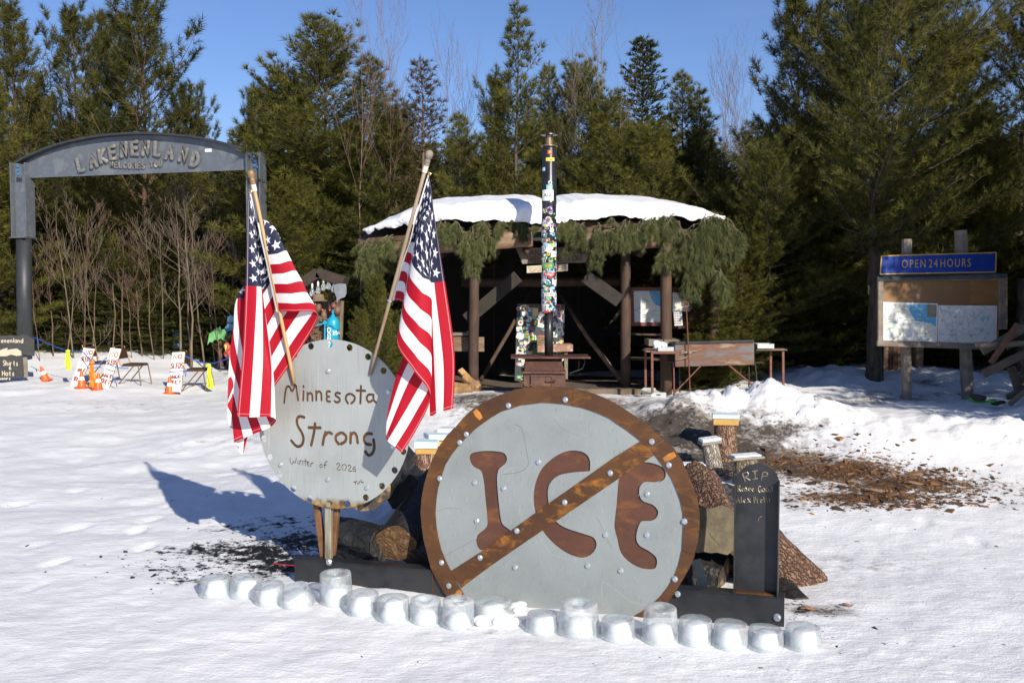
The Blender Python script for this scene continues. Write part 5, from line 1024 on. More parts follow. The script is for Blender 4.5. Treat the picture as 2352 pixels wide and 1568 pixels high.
for k in range(40):   # loose crumbs round the blocks
    pass
# ------------------------------------------------------------------ the shelter
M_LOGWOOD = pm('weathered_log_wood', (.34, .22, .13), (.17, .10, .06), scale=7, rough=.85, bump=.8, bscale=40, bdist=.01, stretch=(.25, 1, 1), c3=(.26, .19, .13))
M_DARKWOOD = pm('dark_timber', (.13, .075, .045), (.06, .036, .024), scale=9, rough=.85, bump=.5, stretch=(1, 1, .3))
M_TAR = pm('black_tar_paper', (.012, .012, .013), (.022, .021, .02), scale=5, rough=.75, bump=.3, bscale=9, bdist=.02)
M_BROWNLOG = pm('brown_round_log', (.085, .048, .032), (.045, .026, .018), scale=9, rough=.8, bump=.5, stretch=(1, 1, .3))  # brown log wood, darkened to carry the shade of the shelter front
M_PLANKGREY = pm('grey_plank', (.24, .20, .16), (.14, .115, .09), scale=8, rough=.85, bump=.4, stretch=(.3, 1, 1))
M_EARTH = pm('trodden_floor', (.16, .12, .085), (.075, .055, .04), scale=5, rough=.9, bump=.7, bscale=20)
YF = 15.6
M_POSTWOOD = pm('shade_toned_post', (.095, .05, .028), (.05, .03, .018), scale=8, rough=.8, bump=.5, stretch=(1, 1, .25)); M_BRACE = pm('shade_toned_brace', (.034, .028, .022), (.022, .018, .014), scale=8, rough=.9, bump=.4)  # post and brace colours darkened in place of shade falling on them
FL = at(1250, 905, 16.5).z
SH = thing('log_shelter', 'open fronted log shelter with snowy roof and pine boughs along its eaves', 'shelter', V(at(1250, 900, YF).x, YF, FL))
def part(nm, mat, mb, par=SH, **k): return mb.build(nm, mat, par, **k)
def tube_part(nm, mat, pts, rad, par=SH, n=10, lab=None, rough=.0, seed=0):
    m = MB(); pts = [Vector(p) for p in pts]
    if len(pts) == 2: pts = [pts[0].lerp(pts[1], i / 6) for i in range(7)]
    if not hasattr(rad, '__len__'): rad = [rad] * len(pts)
    rg = random.Random(seed + len(pts) + int(rad[0] * 1e4))
    if rough: rad = [r * (1 + rg.uniform(-rough, rough)) for r in rad]; pts = [p + V(rg.uniform(-1, 1), rg.uniform(-1, 1), rg.uniform(-1, 1)) * rad[0] * rough for p in pts]
    m.tube(pts, rad, n); o = m.build(nm, mat, par, smooth=True)
    if lab: o['label'] = lab
    return o
def squared(nm, mat, a, b, w, h, par=SH, up=None, lab=None, bevel=.01):
    m = MB(); m.beam(a, b, w, h, up); o = m.build(nm, mat, par, bevel=bevel)
    if lab: o['label'] = lab
    return o
# floor, back and side walls of tar paper
m = MB(); m.prism([at(985, 893, YF + .2), at(1560, 893, YF + .2), V(at(1560, 893, YF).x + .1, 19.6, FL + .05), V(at(985, 893, YF).x - .3, 19.6, FL + .05)], V(0, 0, 1), .12); part('floor', M_EARTH, m)
xl, xr = at(960, 700, YF).x - .15, at(1640, 700, YF).x + .1; zt = at(1250, 560, YF).z
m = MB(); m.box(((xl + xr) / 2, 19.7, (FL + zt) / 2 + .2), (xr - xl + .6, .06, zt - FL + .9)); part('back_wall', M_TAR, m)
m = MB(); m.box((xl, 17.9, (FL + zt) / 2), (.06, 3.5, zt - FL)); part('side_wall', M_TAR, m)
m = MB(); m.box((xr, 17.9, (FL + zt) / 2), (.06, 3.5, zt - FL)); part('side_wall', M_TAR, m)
for px in (1135, 1330, 1480):   # tar paper laps on the back wall
    m = MB(); c = at(px, 720, 19.64); m.box((c.x, 19.655, c.z), (.03, .02, 2.3)); part('batten', M_DARKWOOD, m)
# eave logs and roof
tube_part('eave_log', M_LOGWOOD, [at(833, 580, YF + .5), at(1030, 562, YF + .15), at(1223, 548, YF)], [.12, .13, .135], n=12, rough=.05, lab='left eave log with a sawn end')
tube_part('eave_log', M_LOGWOOD, [at(1300, 551, YF), at(1480, 553, YF + .1), at(1652, 548, YF + .5)], [.135, .13, .12], n=12, rough=.05, lab='right eave log with a sawn end')
c = MB(); c.obox(at(1262, 528, YF + .12), V(.32, 0, 0), V(0, .02, 0), V(0, 0, .17)); part('eave_apron', M_TAR, c)
tube_part('upper_log', M_LOGWOOD, [at(1130, 527, YF + .25), at(1226, 519, YF + .22)], .085, n=10, rough=.05); tube_part('upper_log', M_DARKWOOD, [at(1300, 520, YF + .25), at(1560, 519, YF + .3)], .085, n=10, rough=.05)
ed = [at(822, 548, YF + .6), at(1000, 536, YF + .15), at(1240, 522, YF - .05), at(1500, 526, YF + .1), at(1664, 531, YF + .6)]
bk = [V(p.x * .98, 19.9, p.z + .55) for p in ed]
m = MB(); m.v = [tuple(p) for p in ed + bk] + [tuple(p - V(0, 0, .07)) for p in ed + bk]; n = 5
for i in range(4): m.f += [(i, i + 1, n + i + 1, n + i), (10 + i, 10 + n + i, 10 + n + i + 1, 10 + i + 1), (i, 10 + i, 10 + i + 1, i + 1), (n + i, n + i + 1, 10 + n + i + 1, 10 + n + i)]
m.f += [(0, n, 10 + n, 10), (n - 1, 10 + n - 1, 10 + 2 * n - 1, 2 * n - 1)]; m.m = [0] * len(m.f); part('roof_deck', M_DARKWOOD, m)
for i in range(9):
    px = 1010 + i * 66; a = at(px, 588 - (4 - abs(i - 4)) * 4, YF + .35); tube_part('rafter', M_BROWNLOG, [a, V(a.x * .95, 19.3, a.z + .35)], .055, n=7)
tube_part('tie_log', M_BROWNLOG, [at(1060, 650, 17.2), at(1440, 646, 17.2)], .08, n=9, rough=.05)
# posts and braces
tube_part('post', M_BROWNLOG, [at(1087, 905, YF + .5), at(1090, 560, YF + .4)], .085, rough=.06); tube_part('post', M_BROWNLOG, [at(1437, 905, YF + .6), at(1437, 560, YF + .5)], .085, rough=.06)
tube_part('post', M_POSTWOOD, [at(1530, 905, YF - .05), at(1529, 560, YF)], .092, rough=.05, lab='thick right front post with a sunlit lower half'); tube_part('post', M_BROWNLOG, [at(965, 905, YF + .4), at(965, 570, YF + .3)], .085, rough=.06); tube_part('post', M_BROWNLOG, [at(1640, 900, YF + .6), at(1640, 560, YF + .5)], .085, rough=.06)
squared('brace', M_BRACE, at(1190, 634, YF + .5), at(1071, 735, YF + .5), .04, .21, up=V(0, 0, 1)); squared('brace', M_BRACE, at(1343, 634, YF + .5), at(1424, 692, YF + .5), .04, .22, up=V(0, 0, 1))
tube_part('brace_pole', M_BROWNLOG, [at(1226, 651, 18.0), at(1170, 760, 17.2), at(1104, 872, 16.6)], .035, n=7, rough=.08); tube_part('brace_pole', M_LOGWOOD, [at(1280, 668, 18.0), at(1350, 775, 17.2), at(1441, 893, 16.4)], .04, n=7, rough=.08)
# shelves
def slabp(nm, mat, a, b, th, dep, par=SH, bev=.006):
    m = MB(); c = (a + b) / 2; m.obox(c + V(0, dep / 2, -th / 2), (b - a) / 2, V(0, dep / 2, 0), V(0, 0, th / 2)); return m.build(nm, mat, par, bevel=bev)
slabp('counter_top', M_PLANKGREY, at(1020, 765, YF + .7), at(1095, 763, YF + .6), .05, .6); slabp('counter_front', M_LOGWOOD, at(1030, 773, YF + .72), at(1112, 774, YF + .62), .24, .03)
tube_part('counter_leg', M_LOGWOOD, [at(1086, 868, YF + .75), at(1086, 806, YF + .75)], .062, n=10, rough=.08)
slabp('shelf', M_DARKWOOD, at(1425, 765, YF + .9), at(1518, 767, YF + .8), .03, .4); slabp('shelf', M_DARKWOOD, at(1430, 822, YF + .9), at(1545, 825, YF + .8), .03, .4)
slabp('ledge', M_PLANKGREY, at(1490, 780, YF - .15), at(1560, 780, YF - .15), .1, .5)
m = MB(); m.box((at(1580, 707, YF + .6).x, YF + .66, at(1580, 707, YF + .6).z), (.62, .04, .68)); part('board_panel', pm('red_brown_board', (.10, .035, .018), (.07, .025, .014), scale=5, rough=.8, bump=.1), m)
# snow lying on the roof
SNT = [(838, 530), (865, 519), (900, 500), (950, 480), (1010, 466), (1080, 462), (1150, 460), (1232, 462), (1262, 467), (1300, 463), (1340, 458), (1430, 460), (1500, 466), (1560, 472), (1620, 484), (1660, 499)]
SNB = [(836, 532), (866, 528), (905, 521), (952, 513), (1010, 508), (1080, 510), (1150, 505), (1222, 510), (1262, 516), (1290, 517), (1335, 503), (1430, 501), (1500, 505), (1560, 504), (1620, 506), (1660, 508)]
def cap():
    ns, m = 150, MB(); prof = [(0.0, .10), (0.0, .02), (-.04, -.06), (-.02, -.13), (.08, -.17)]; vs = []; nn = 16
    T = [cr1(SNT, i / ns) for i in range(ns + 1)]
    for i in range(ns + 1): T[i][1] += (float(fbm(np.array([i * .09]), np.array([3.5]), 64, 4)[0]) - .5) * 13; B = [cr1(SNB, i / ns) for i in range(ns + 1)]
    for i in range(ns + 1): B[i][1] = min(max(B[i][1] + (float(fbm(np.array([i * .21]), np.array([.5]), 61, 4)[0]) - .5) * 26, T[i][1] + 2), B[i][1] + 9)
    for i in range(ns + 1):
        s = i / ns; Y0 = YF - .1 + 1.4 * abs(s - .5) ** 2 * 1.6
        tp = at(T[i][0], T[i][1], Y0 + .55); bt = at(B[i][0], B[i][1], Y0); H = max(.02, tp.z - bt.z)
        for j in range(nn + 1):
            t = j / nn
            if j <= 7: a = t * nn / 7 * math.pi / 2; y = Y0 - .10 * math.sin(a * 2) + .5 * (1 - math.cos(a)); z = bt.z + H * math.sin(a)
            else: q = (j - 7) / (nn - 7); y = Y0 + .5 + q * (19.6 - Y0 - .5); z = bt.z + H + .42 * q
            x = bt.x + (tp.x - bt.x) * min(1, t * 2)
            d = (float(fbm(np.array([x * 3.1]), np.array([z * 5 + y * 2]), 44, 4)[0]) - .5) * .17 * min(1, H * 6)
            vs.append(V(x, y - d * (j < 8), z + d * (.3 if j else .75)))
    for i in range(ns):
        for j in range(nn): m.f.append((i * (nn + 1) + j, (i + 1) * (nn + 1) + j, (i + 1) * (nn + 1) + j + 1, i * (nn + 1) + j + 1))
    m.v = [tuple(p) for p in vs]; m.m = [0] * len(m.f); return m
meta(cap().build('roof_snow', M_SNOWCAP, smooth=True), 'thick white snow cap lying on the shelter roof', 'snow cap')
# signs and boards in the shelter
M_SIGNBONE = flat('cream_sign_paint', (.50, .44, .32), .7); M_REDPAINT = flat('dark_red_paint', (.17, .018, .016), .6); M_MAPWHITE = pm('map_paper', (.66, .66, .64), (.60, .61, .60), scale=6, rough=.6, bump=.04); M_MAPBLUE = flat('map_lake_blue', (.10, .36, .62), .6); M_MAPGREY = flat('map_lines', (.30, .34, .38), .6); M_MAPYEL = flat('map_yellow', (.70, .62, .12), .6); M_MAPGRN = flat('map_green', (.12, .32, .22), .6); M_FRAMERED = pm('red_brown_frame', (.20, .055, .028), (.13, .04, .02), scale=8, rough=.6, bump=.1)
t = thing('plank_sign', 'small cream plank sign ending in ME hung behind the stovepipe', 'sign', at(1257, 616, YF + .3)); pl = Plane(at(1210, 627, YF + .3), V(1, 0, 0), V(0, -1, 0))
m = MB(); m.prism([pl.p(1210, 611), pl.p(1210, 627), pl.p(1304, 622), pl.p(1304, 606)], V(0, -1, 0), .02); m.build('board', M_SIGNBONE, t); m = MB()
stroke_text(m, 'ME!', pl, *pl.uv(1266, 621), *pl.uv(1301, 619), .075, .008, .001, .3)
for tx, a, b in [('This is not', (1213, 617), (1246, 614.5)), ('or your use', (1216, 621), (1247, 618.5)), ('make yours', (1219, 625), (1248, 622.5))]: stroke_text(m, tx.replace('y', 'u') if 0 else tx, pl, *pl.uv(*a), *pl.uv(*b), .022, .0022, .001, .3)
m.build('lettering', M_REDPAINT, t)
t = thing('welcome_board', 'dim wooden welcome board under the shelter roof behind the stovepipe', 'sign', at(1275, 580, YF + .6)); pl = Plane(at(1275, 606, YF + .6), V(1, 0, 0), V(0, -1, 0)); m = MB(); m.prism([pl.p(1185, 570), pl.p(1200, 606), pl.p(1345, 603), pl.p(1362, 566)], V(0, -1, 0), .03); m.build('board', M_PLANKGREY, t); m = MB()
stroke_text(m, 'LAKENENLAND', pl, *pl.uv(1205, 586), *pl.uv(1342, 583), .085, .009, .001, .3); stroke_text(m, 'WELCOME YOU', pl, *pl.uv(1212, 601), *pl.uv(1336, 598), .075, .009, .001, .3); m.build('lettering', M_DARKWOOD, t)
def wiggle(pl, u0, v0, u1, v1, rg, n=6, amp=.06): 
    L = math.hypot(u1 - u0, v1 - v0); return [pl.w(u0 + (u1 - u0) * i / n + rg.uniform(-amp, amp) * L, v0 + (v1 - v0) * i / n + rg.uniform(-amp, amp) * L, .0025) for i in range(n + 1)]
def mapsheet(name, label, pl, quad, lake, seed, frame=None, lines=14, marks=26, bluefrac=.0, cat='map', group=None, blots=0):
    """a printed sheet: paper, lake, roads, yellow name tags"""
    rg = random.Random(seed); q = [pl.uv(*p) for p in quad]; cx = sum(a[0] for a in q) / 4; cy = sum(a[1] for a in q) / 4
    t = thing(name, label, cat, pl.w(cx, min(a[1] for a in q)), group); s = MB(); s.prism([pl.w(*a) for a in q], pl.n, .003); s.build('paper', M_MAPWHITE, t)
    def P(a, b): 
        top = lerp2(q[0], q[3], a); bot = lerp2(q[1], q[2], a); return lerp2(top, bot, b)
    if lake: 
        s = MB(); s.prism([pl.w(*P(*p), .0012) for p in lake], pl.n, .001); s.build('lake', M_MAPBLUE, t)
    s = MB()
    for i in range(lines):
        a = P(rg.uniform(.04, .96), rg.uniform(.05, .95)); ang_ = rg.uniform(0, 6.28); ln = rg.uniform(.15, .5) * abs(q[3][0] - q[0][0])
        b = (a[0] + ln * math.cos(ang_), a[1] + ln * math.sin(ang_)); us = [p[0] for p in q]; vs_ = [p[1] for p in q]
        b = (min(max(b[0], min(us) + .02), max(us) - .02), min(max(b[1], min(vs_) + .02), max(vs_) - .02)); s.tube(wiggle(pl, *a, *b, rg, 5, .05), .0022, 4, flat=(pl.n, .2))
    s.build('roads', M_MAPGREY, t)
    s = MB(); s2 = MB()
    for i in range(marks):
        a = P(rg.uniform(.05, .92), rg.uniform(.08, .92)); w = rg.uniform(.014, .03); (s if i % 3 else s2).obox(pl.w(a[0], a[1], .003 + i * .00002), pl.ex * w, pl.ey * .0045, pl.n * .0006)
    for k, (mm, nm) in enumerate(((s, 'name_tags'), (s2, 'key_lines'))):
        if mm.v: mm.build(nm, M_MAPYEL if k == 0 else M_MAPGRN, t)['kind'] = 'stuff'
    if blots:
        s = MB()
        for i in range(blots):
            a = P(rg.uniform(.05, .9), rg.uniform(.05, .9)); n = 7; r = rg.uniform(.012, .04); s.prism([pl.w(a[0] + r * rg.uniform(.6, 1.2) * math.cos(k * 6.283 / n), a[1] + r * rg.uniform(.5, 1) * math.sin(k * 6.283 / n), .0011 + i * .00002) for k in range(n)], pl.n, .0008)
        s.build('small_lakes', flat('pale_map_blue', (.36, .50, .62), .6), t)['kind'] = 'stuff'
    if frame:
        for a, b in ((0, 1), (1, 2), (2, 3), (3, 0)):
            s = MB(); d = (Vector(q[b]) - Vector(q[a])).normalized(); e = frame; pa = pl.w(q[a][0] - (d.x * e if a % 2 else 0), q[a][1] - (d.y * e if a % 2 else 0), .01); pb = pl.w(q[b][0] + (d.x * e if a % 2 else 0), q[b][1] + (d.y * e if a % 2 else 0), .01)
            nrm = V(0, 0, 0) + pl.ex * d.y * e / 2 - pl.ey * d.x * e / 2; s.beam(pa + nrm, pb + nrm, .02, e, pl.n.cross(pb - pa)); s.build('frame', M_FRAMERED, t, bevel=.003)
    return t
plb = Plane(at(1480, 705, YF + .75), V(1, 0, 0), V(0, -1, 0)); mapsheet('wall_map', 'framed trail map with a blue lake left of the thick shelter post', plb, [(1455, 668), (1457, 740), (1520, 740), (1520, 668)], [(.55, .0), (.62, .22), (.78, .45), (.98, .5), (.98, .0)], 3, .06)
plb2 = Plane(at(1578, 690, YF + .55), V(1, 0, 0), V(0, -1, 0)); mapsheet('torn_map', 'torn pale map right of the thick shelter post', plb2, [(1545, 671), (1545, 716), (1585, 714), (1612, 678)], [(.3, 0), (.3, .28), (.9, .35), (.95, .0)], 4)
t = thing('calendar_sheet', 'small sheet of pictures pinned below the torn map', 'notice', plb2.p(1557, 750)); s = MB(); s.prism([plb2.p(1547, 715), plb2.p(1549, 748), plb2.p(1568, 747), plb2.p(1566, 715)], V(0, -1, 0), .003); s.v = [(a, b - .012, c) for a, b, c in s.v]; s.build('paper', M_MAPWHITE, t); s = MB()
for i in range(3):
    for j in range(5): s.obox(plb2.w(*plb2.uv(1551 + i * 5.4, 720 + j * 5.6), .0165), V(.014, 0, 0), V(0, .0008, 0), V(0, 0, .011))
s.build('pictures', flat('grey_print', (.2, .2, .22), .6), t)['kind'] = 'stuff'
# sticker colours
SC = [flat('sticker_%s' % n, c, .35) for n, c in [('white', (.78, .78, .76)), ('pale', (.62, .64, .62)), ('black', (.02, .02, .022)), ('blue', (.05, .22, .50)), ('sky', (.22, .52, .70)), ('red', (.55, .03, .04)), ('green', (.06, .36, .12)), ('yellow', (.75, .58, .06)), ('orange', (.70, .25, .04)), ('purple', (.25, .10, .42)), ('pink', (.70, .36, .45)), ('navy', (.03, .05, .16))]]
def sticker(parent, f, shape, w, h, cols, rot, off, rg):
    """f(a, b, lift) maps sheet coordinates to the surface; colour patch plus a smaller printed mark"""
    m = MB(); cr, sr = math.cos(rot), math.sin(rot)
    def ring(k, lift, dx=0, dy=0):
        n = 12 if shape == 'oval' else 4; out = []
        for i in range(n):
            if n == 4: x, y = [(-1, -1), (1, -1), (1, 1), (-1, 1)][i]
            else: x, y = math.cos(6.283 * i / n), math.sin(6.283 * i / n)
            x, y = x * w / 2 * k + dx, y * h / 2 * k + dy; out.append(f(x * cr - y * sr, x * sr + y * cr, lift))
        return out
    def sheet(k, lift, mi, dx=0, dy=0):
        r = ring(k, lift, dx, dy)
        if shape != 'oval':   # split rectangles so that they follow a curved face
            xs = [-1, -.5, 0, .5, 1]; vs = []
            for y in (-1, 1):
                for x in xs:
                    X, Y = x * w / 2 * k + dx, y * h / 2 * k + dy; vs.append(f(X * cr - Y * sr, X * sr + Y * cr, lift))
            m.add(vs, [(i, i + 1, i + 6, i + 5) for i in range(4)], mi)
        else: m.add(r, [tuple(range(len(r)))], mi)
    sheet(1, off, 0)
    st = rg.random()
    if st < .45: sheet(.78, off + .0005, 1); sheet(.45, off + .001, 2)
    elif st < .75: sheet(.5, off + .0005, 1, 0, h * .08)
    else: 
        for j in (-.22, .12): sheet(.30, off + .0006, 1, w * .1, h * j)
    o = link('sticker', m.mesh('sticker', [SC[c] for c in cols], worldloc(parent)), parent); return o
# ------------------------------------------------------------------ the stove and its flue
M_STOVE = pm('rusty_brown_stove_iron', (.115, .050, .035), (.075, .034, .026), scale=5, rough=.6, metal=.2, bump=.2, bscale=70, c3=(.15, .07, .045)); M_PIPE = pm('black_flue_pipe', (.055, .055, .056), (.03, .03, .03), scale=5, rough=.35, metal=.6, bump=.05); M_CHROME = pm('dull_steel_flue', (.055, .056, .06), (.035, .035, .038), scale=5, rough=.28, metal=.6, bump=.03)
YS = 14.35; SB = at(1249, 906, YS); FS = min(SB.z, gz(SB.x, YS))
STOVE = thing('wood_stove', 'rusty brown iron wood stove with a stepped top behind the barred sign', 'stove', V(SB.x, YS + .3, FS - .02))
a, b = at(1202, 905, YS), at(1293, 853, YS); w = b.x - a.x; cx = (a.x + b.x) / 2; zs = at(1249, 855, YS).z; ztop = at(1249, 821, YS + .3).z
m = MB(); m.box((cx + .02, YS + .35, (FS + zs) / 2), (w + .04, .7, zs - FS)); m.build('firebox', M_STOVE, STOVE, bevel=.008)
m = MB(); f0, f1 = YS + .03, YS + .2; x0, x1 = cx - w * .44, cx + w * .48; vs = [(x0 - .02, f0, zs + .016), (x1 + .03, f0, zs + .016), (x1, f1, ztop), (x0, f1, ztop), (x0 - .02, YS + .66, zs + .016), (x1 + .03, YS + .66, zs + .016), (x1, YS + .62, ztop), (x0, YS + .62, ztop)]
m.add(vs, [(0, 1, 2, 3), (5, 4, 7, 6), (4, 0, 3, 7), (1, 5, 6, 2), (3, 2, 6, 7), (0, 4, 5, 1)]); m.build('sloped_hood', M_STOVE, STOVE, bevel=.006)
m = MB(); m.box((cx + .01, YS + .33, zs + .0), (w + .07, .76, .03)); m.build('step_ledge', M_STOVE, STOVE, bevel=.004)
m = MB(); m.obox(V(at(1263, 819, YS + .4).x, YS + .4, ztop + .012), V(.58, 0, 0), V(0, .34, 0), V(0, 0, .011)); m.build('top_plate', M_STOVE, STOVE, bevel=.003)
dr = MB(); dx0, dx1 = at(1219, 870, YS).x, at(1270, 870, YS).x; dz1, dz0 = at(1240, 860, YS).z, FS + .17; dr.box(((dx0 + dx1) / 2, YS - .012, (dz0 + dz1) / 2), (dx1 - dx0, .02, dz1 - dz0)); dob = dr.build('door', M_STOVE, STOVE, bevel=.004)
for k, (x, z, sx, sz) in enumerate([((dx0 + dx1) / 2, dz1 - .015, dx1 - dx0, .02), (dx0 + .012, (dz0 + dz1) / 2, .02, dz1 - dz0 - .05), (dx1 - .012, (dz0 + dz1) / 2, .02, dz1 - dz0 - .05)]): q = MB(); q.box((x, YS - .03, z), (sx, .014, sz)); q.build('door_rim', M_STOVE, dob)
q = MB(); q.tube([V(dx1 - .1, YS - .05, dz1 - .09), V(dx1 + .02, YS - .07, dz1 - .08), V(dx1 + .05, YS - .05, dz1 - .075)], .016, 8); q.build('handle', M_STOVE, STOVE)
q = MB(); q.tube([at(1184, 872, YS - .1), at(1222, 886, YS - .06), at(1230, 889, YS - .04)], .009, 6); q.build('poker_rail', M_STOVE, STOVE)
q = MB(); q.tube([at(1340, 819, YS + .3), at(1344, 830, YS + .28), at(1338, 846, YS + .25), at(1308, 857, YS + .2)], .007, 6); q.build('side_rail', M_CHROME, STOVE)
# flue
fx = at(1261, 600, YS + .42); FC = V(fx.x, YS + .42, 0)
def fz(py): return at(1261, py, YS + .42).z
PX2 = (YS + .42) / F_PX; R2 = 16.6 * PX2; R1 = 10 * PX2
q = MB(); q.lathe([(R1, ztop + .02), (R1, fz(712))], FC, 20); q.build('lower_flue', M_PIPE, STOVE, smooth=True)
FLUE = q = MB(); q.lathe([(R2 * .9, fz(716)), (R2, fz(715)), (R2, fz(470)), (R2 * 1.03, fz(469)), (R2 * 1.03, fz(464)), (R2, fz(463)), (R2, fz(341)), (R2 * .9, fz(338))], FC, 28); upper = q.build('upper_flue', M_CHROME, STOVE, smooth=True)
q = MB(); q.lathe([(R2 * .9, fz(338)), (R2 * 1.17, fz(337)), (R2 * 1.17, fz(335)), (R1 * .8, fz(333)), (R1 * .85, fz(313))], FC, 20); q.build('flue_collar', pm('scorched_collar', (.30, .20, .11), (.20, .15, .11), scale=6, rough=.4, metal=.6), STOVE, smooth=False)
q = MB(); q.lathe([(R2 * 1.2, fz(311)), (R2 * 1.18, fz(309)), (R2 * .5, fz(306.5))], FC, 20); cp = q.build('rain_cap', M_PIPE, STOVE)
for a in (.6, 2.2, 3.8, 5.4): q = MB(); q.beam(FC + V(math.cos(a) * R1 * .8, math.sin(a) * R1 * .8, fz(322)), FC + V(math.cos(a) * R1 * .95, math.sin(a) * R1 * .95, fz(310)), .012, .004, V(math.cos(a), math.sin(a), 0)); q.build('strut', M_PIPE, cp)
rg = random.Random(77)
def onpipe(th, z): return lambda x, y, l: FC + V(math.sin(th + x / R2) * (R2 + l), -math.cos(th + x / R2) * (R2 + l), z + y)
n_st = 0
SPL = [(7, 352), (5, 366, 'o'), (-3, 385), (2, 424, 'a'), (0, 436, 'c')]
for i in range(205):
    f = rg.random(); py = 480 + 232 * (1 - (1 - f) ** 1.6) if i > 4 else 0
    th = rg.uniform(-1.5, 1.75); w = rg.uniform(.045, .105); h = w * rg.uniform(.55, 1.1); sh = 'oval' if rg.random() < .45 else 'rect'
    c0 = rg.choices(range(12), [14, 8, 7, 2, 3, 2, 2, 1, 1, 1, 1, 2])[0]; c1 = rg.choice([2, 3, 5, 6, 0, 11, 7, 4]); c2 = rg.choice([0, 2, 7, 5, 4])
    if i <= 4: th, py, w, h, sh, c0, c1, c2 = [(.05, 352, .07, .06, 'rect', 5, 7, 2), (.12, 368, .13, .05, 'rect', 7, 8, 5), (-.9, 390, .07, .06, 'rect', 3, 0, 0), (.1, 421, .06, .06, 'oval', 1, 2, 0), (0, 434, .09, .1, 'rect', 4, 7, 6)][i]
    sticker(upper, onpipe(th, fz(py)), sh, w, h, (c0, c1, c2), rg.uniform(-.35, .35) if i > 4 else 0, .0012 + .00001 * i * 3, rg); n_st += 1
def pipelabel(txt, th, py, w, h, bgc, fgc, size):
    f = onpipe(th, fz(py)); m = MB(); xs = [-1, -.5, 0, .5, 1]; m.add([f(x * w / 2, y * h / 2, .0085) for y in (-1, 1) for x in xs], [(i, i + 1, i + 6, i + 5) for i in range(4)]); o = link('sticker', m.mesh('sticker', SC[bgc], worldloc(upper)), upper)
    me = text_mesh(txt, size, .0004); 
    for v in me.vertices: v.co = f(v.co.x, v.co.y, .0095 + v.co.z) - worldloc(upper)
    me.materials.append(SC[fgc]); link('lettering', me, o)
pipelabel('Ace', -.25, 450, .17, .16, 0, 2, .07); pipelabel('KLOTZ', .0, 630, .16, .05, 5, 0, .038); pipelabel('RAMBLE', .1, 676, .17, .05, 1, 5, .034); pipelabel('10-43', .75, 648, .075, .07, 0, 2, .025); pipelabel('32', .8, 584, .07, .08, 0, 2, .05); pipelabel('KEY', .1, 557, .07, .035, 2, 6, .028); pipelabel('72', .75, 614, .06, .05, 2, 0, .04); pipelabel('JAVA', -.35, 526, .1, .045, 2, 0, .03); pipelabel("RICO'S", -.15, 611, .16, .09, 6, 7, .036)
# sticker panel behind the stove
PN = thing('sticker_panel', 'upright panel crowded with stickers behind the stove', 'panel', V(at(1240, 873, 17.3).x, 17.3, FL)); plp = Plane(at(1240, 785, 17.3), V(1, .05, 0), V(.05, -1, .04))
q = MB(); q.prism([plp.p(1188, 697), plp.p(1182, 874), plp.p(1290, 874), plp.p(1298, 699)], plp.n, .05); q.build('board', flat('dark_panel_paint', (.03, .035, .035), .5), PN)
for i in range(215):
    u, v = plp.uv(rg.uniform(1191, 1290), rg.uniform(704, 868)); w = rg.uniform(.06, .13); h = w * rg.uniform(.5, 1.0); sh = 'oval' if rg.random() < .5 else 'rect'
    c0 = rg.choices(range(12), [14, 6, 4, 2, 3, 2, 2, 1, 1, 0, 1, 2])[0]; sticker(PN, lambda x, y, l, u=u, v=v: plp.w(u + x, v + y, l), sh, w, h, (c0, rg.choice([2, 3, 5, 6, 0, 7]), rg.choice([0, 2, 7, 5])), rg.uniform(-.3, .3), .0012 + .00002 * i, rg)
q = MB(); u, v = plp.uv(1243, 806); q.obox(plp.w(u, v, .008), plp.ex * .14, plp.ey * .04, plp.n * .0006); o = q.build('sticker', SC[6], PN); me = text_mesh('UP', .07, .0005); me.transform(plp.m(.0096) @ Matrix.Translation((u, v, 0))); me.transform(Matrix.Translation(-worldloc(PN))); me.materials.append(SC[0]); link('lettering', me, o)
# bench and box beside the flue
t = thing('plank_bench', 'flaking painted plank bench right of the flue pipe', 'bench', at(1275, 860, 16.95)); slabp('seat', pm('flaking_paint_plank', (.30, .16, .11), (.50, .42, .34), scale=9, rough=.8, bump=.4, lo=.5, hi=.62), at(1234, 793, 16.9), at(1316, 791, 16.9), .12, .42, t); q = MB(); q.beam(at(1300, 806, 17.0), at(1300, 870, 17.0), .06, .06); q.build('leg', M_PLANKGREY, t)
q = MB(); q.beam(at(1240, 806, 17.0), at(1240, 870, 17.0), .06, .06); q.build('leg', M_PLANKGREY, t)
t = thing('wooden_crate', 'small brown slatted crate on the bench left of the flue', 'crate', at(1243, 792, 17.0))
for k in range(4): q = MB(); q.obox(at(1243, 789 - k * 5.6, 17.02), V(.075, 0, 0), V(0, .1, 0), V(0, 0, .018)); q.build('slat', M_LOGWOOD, t, bevel=.003)
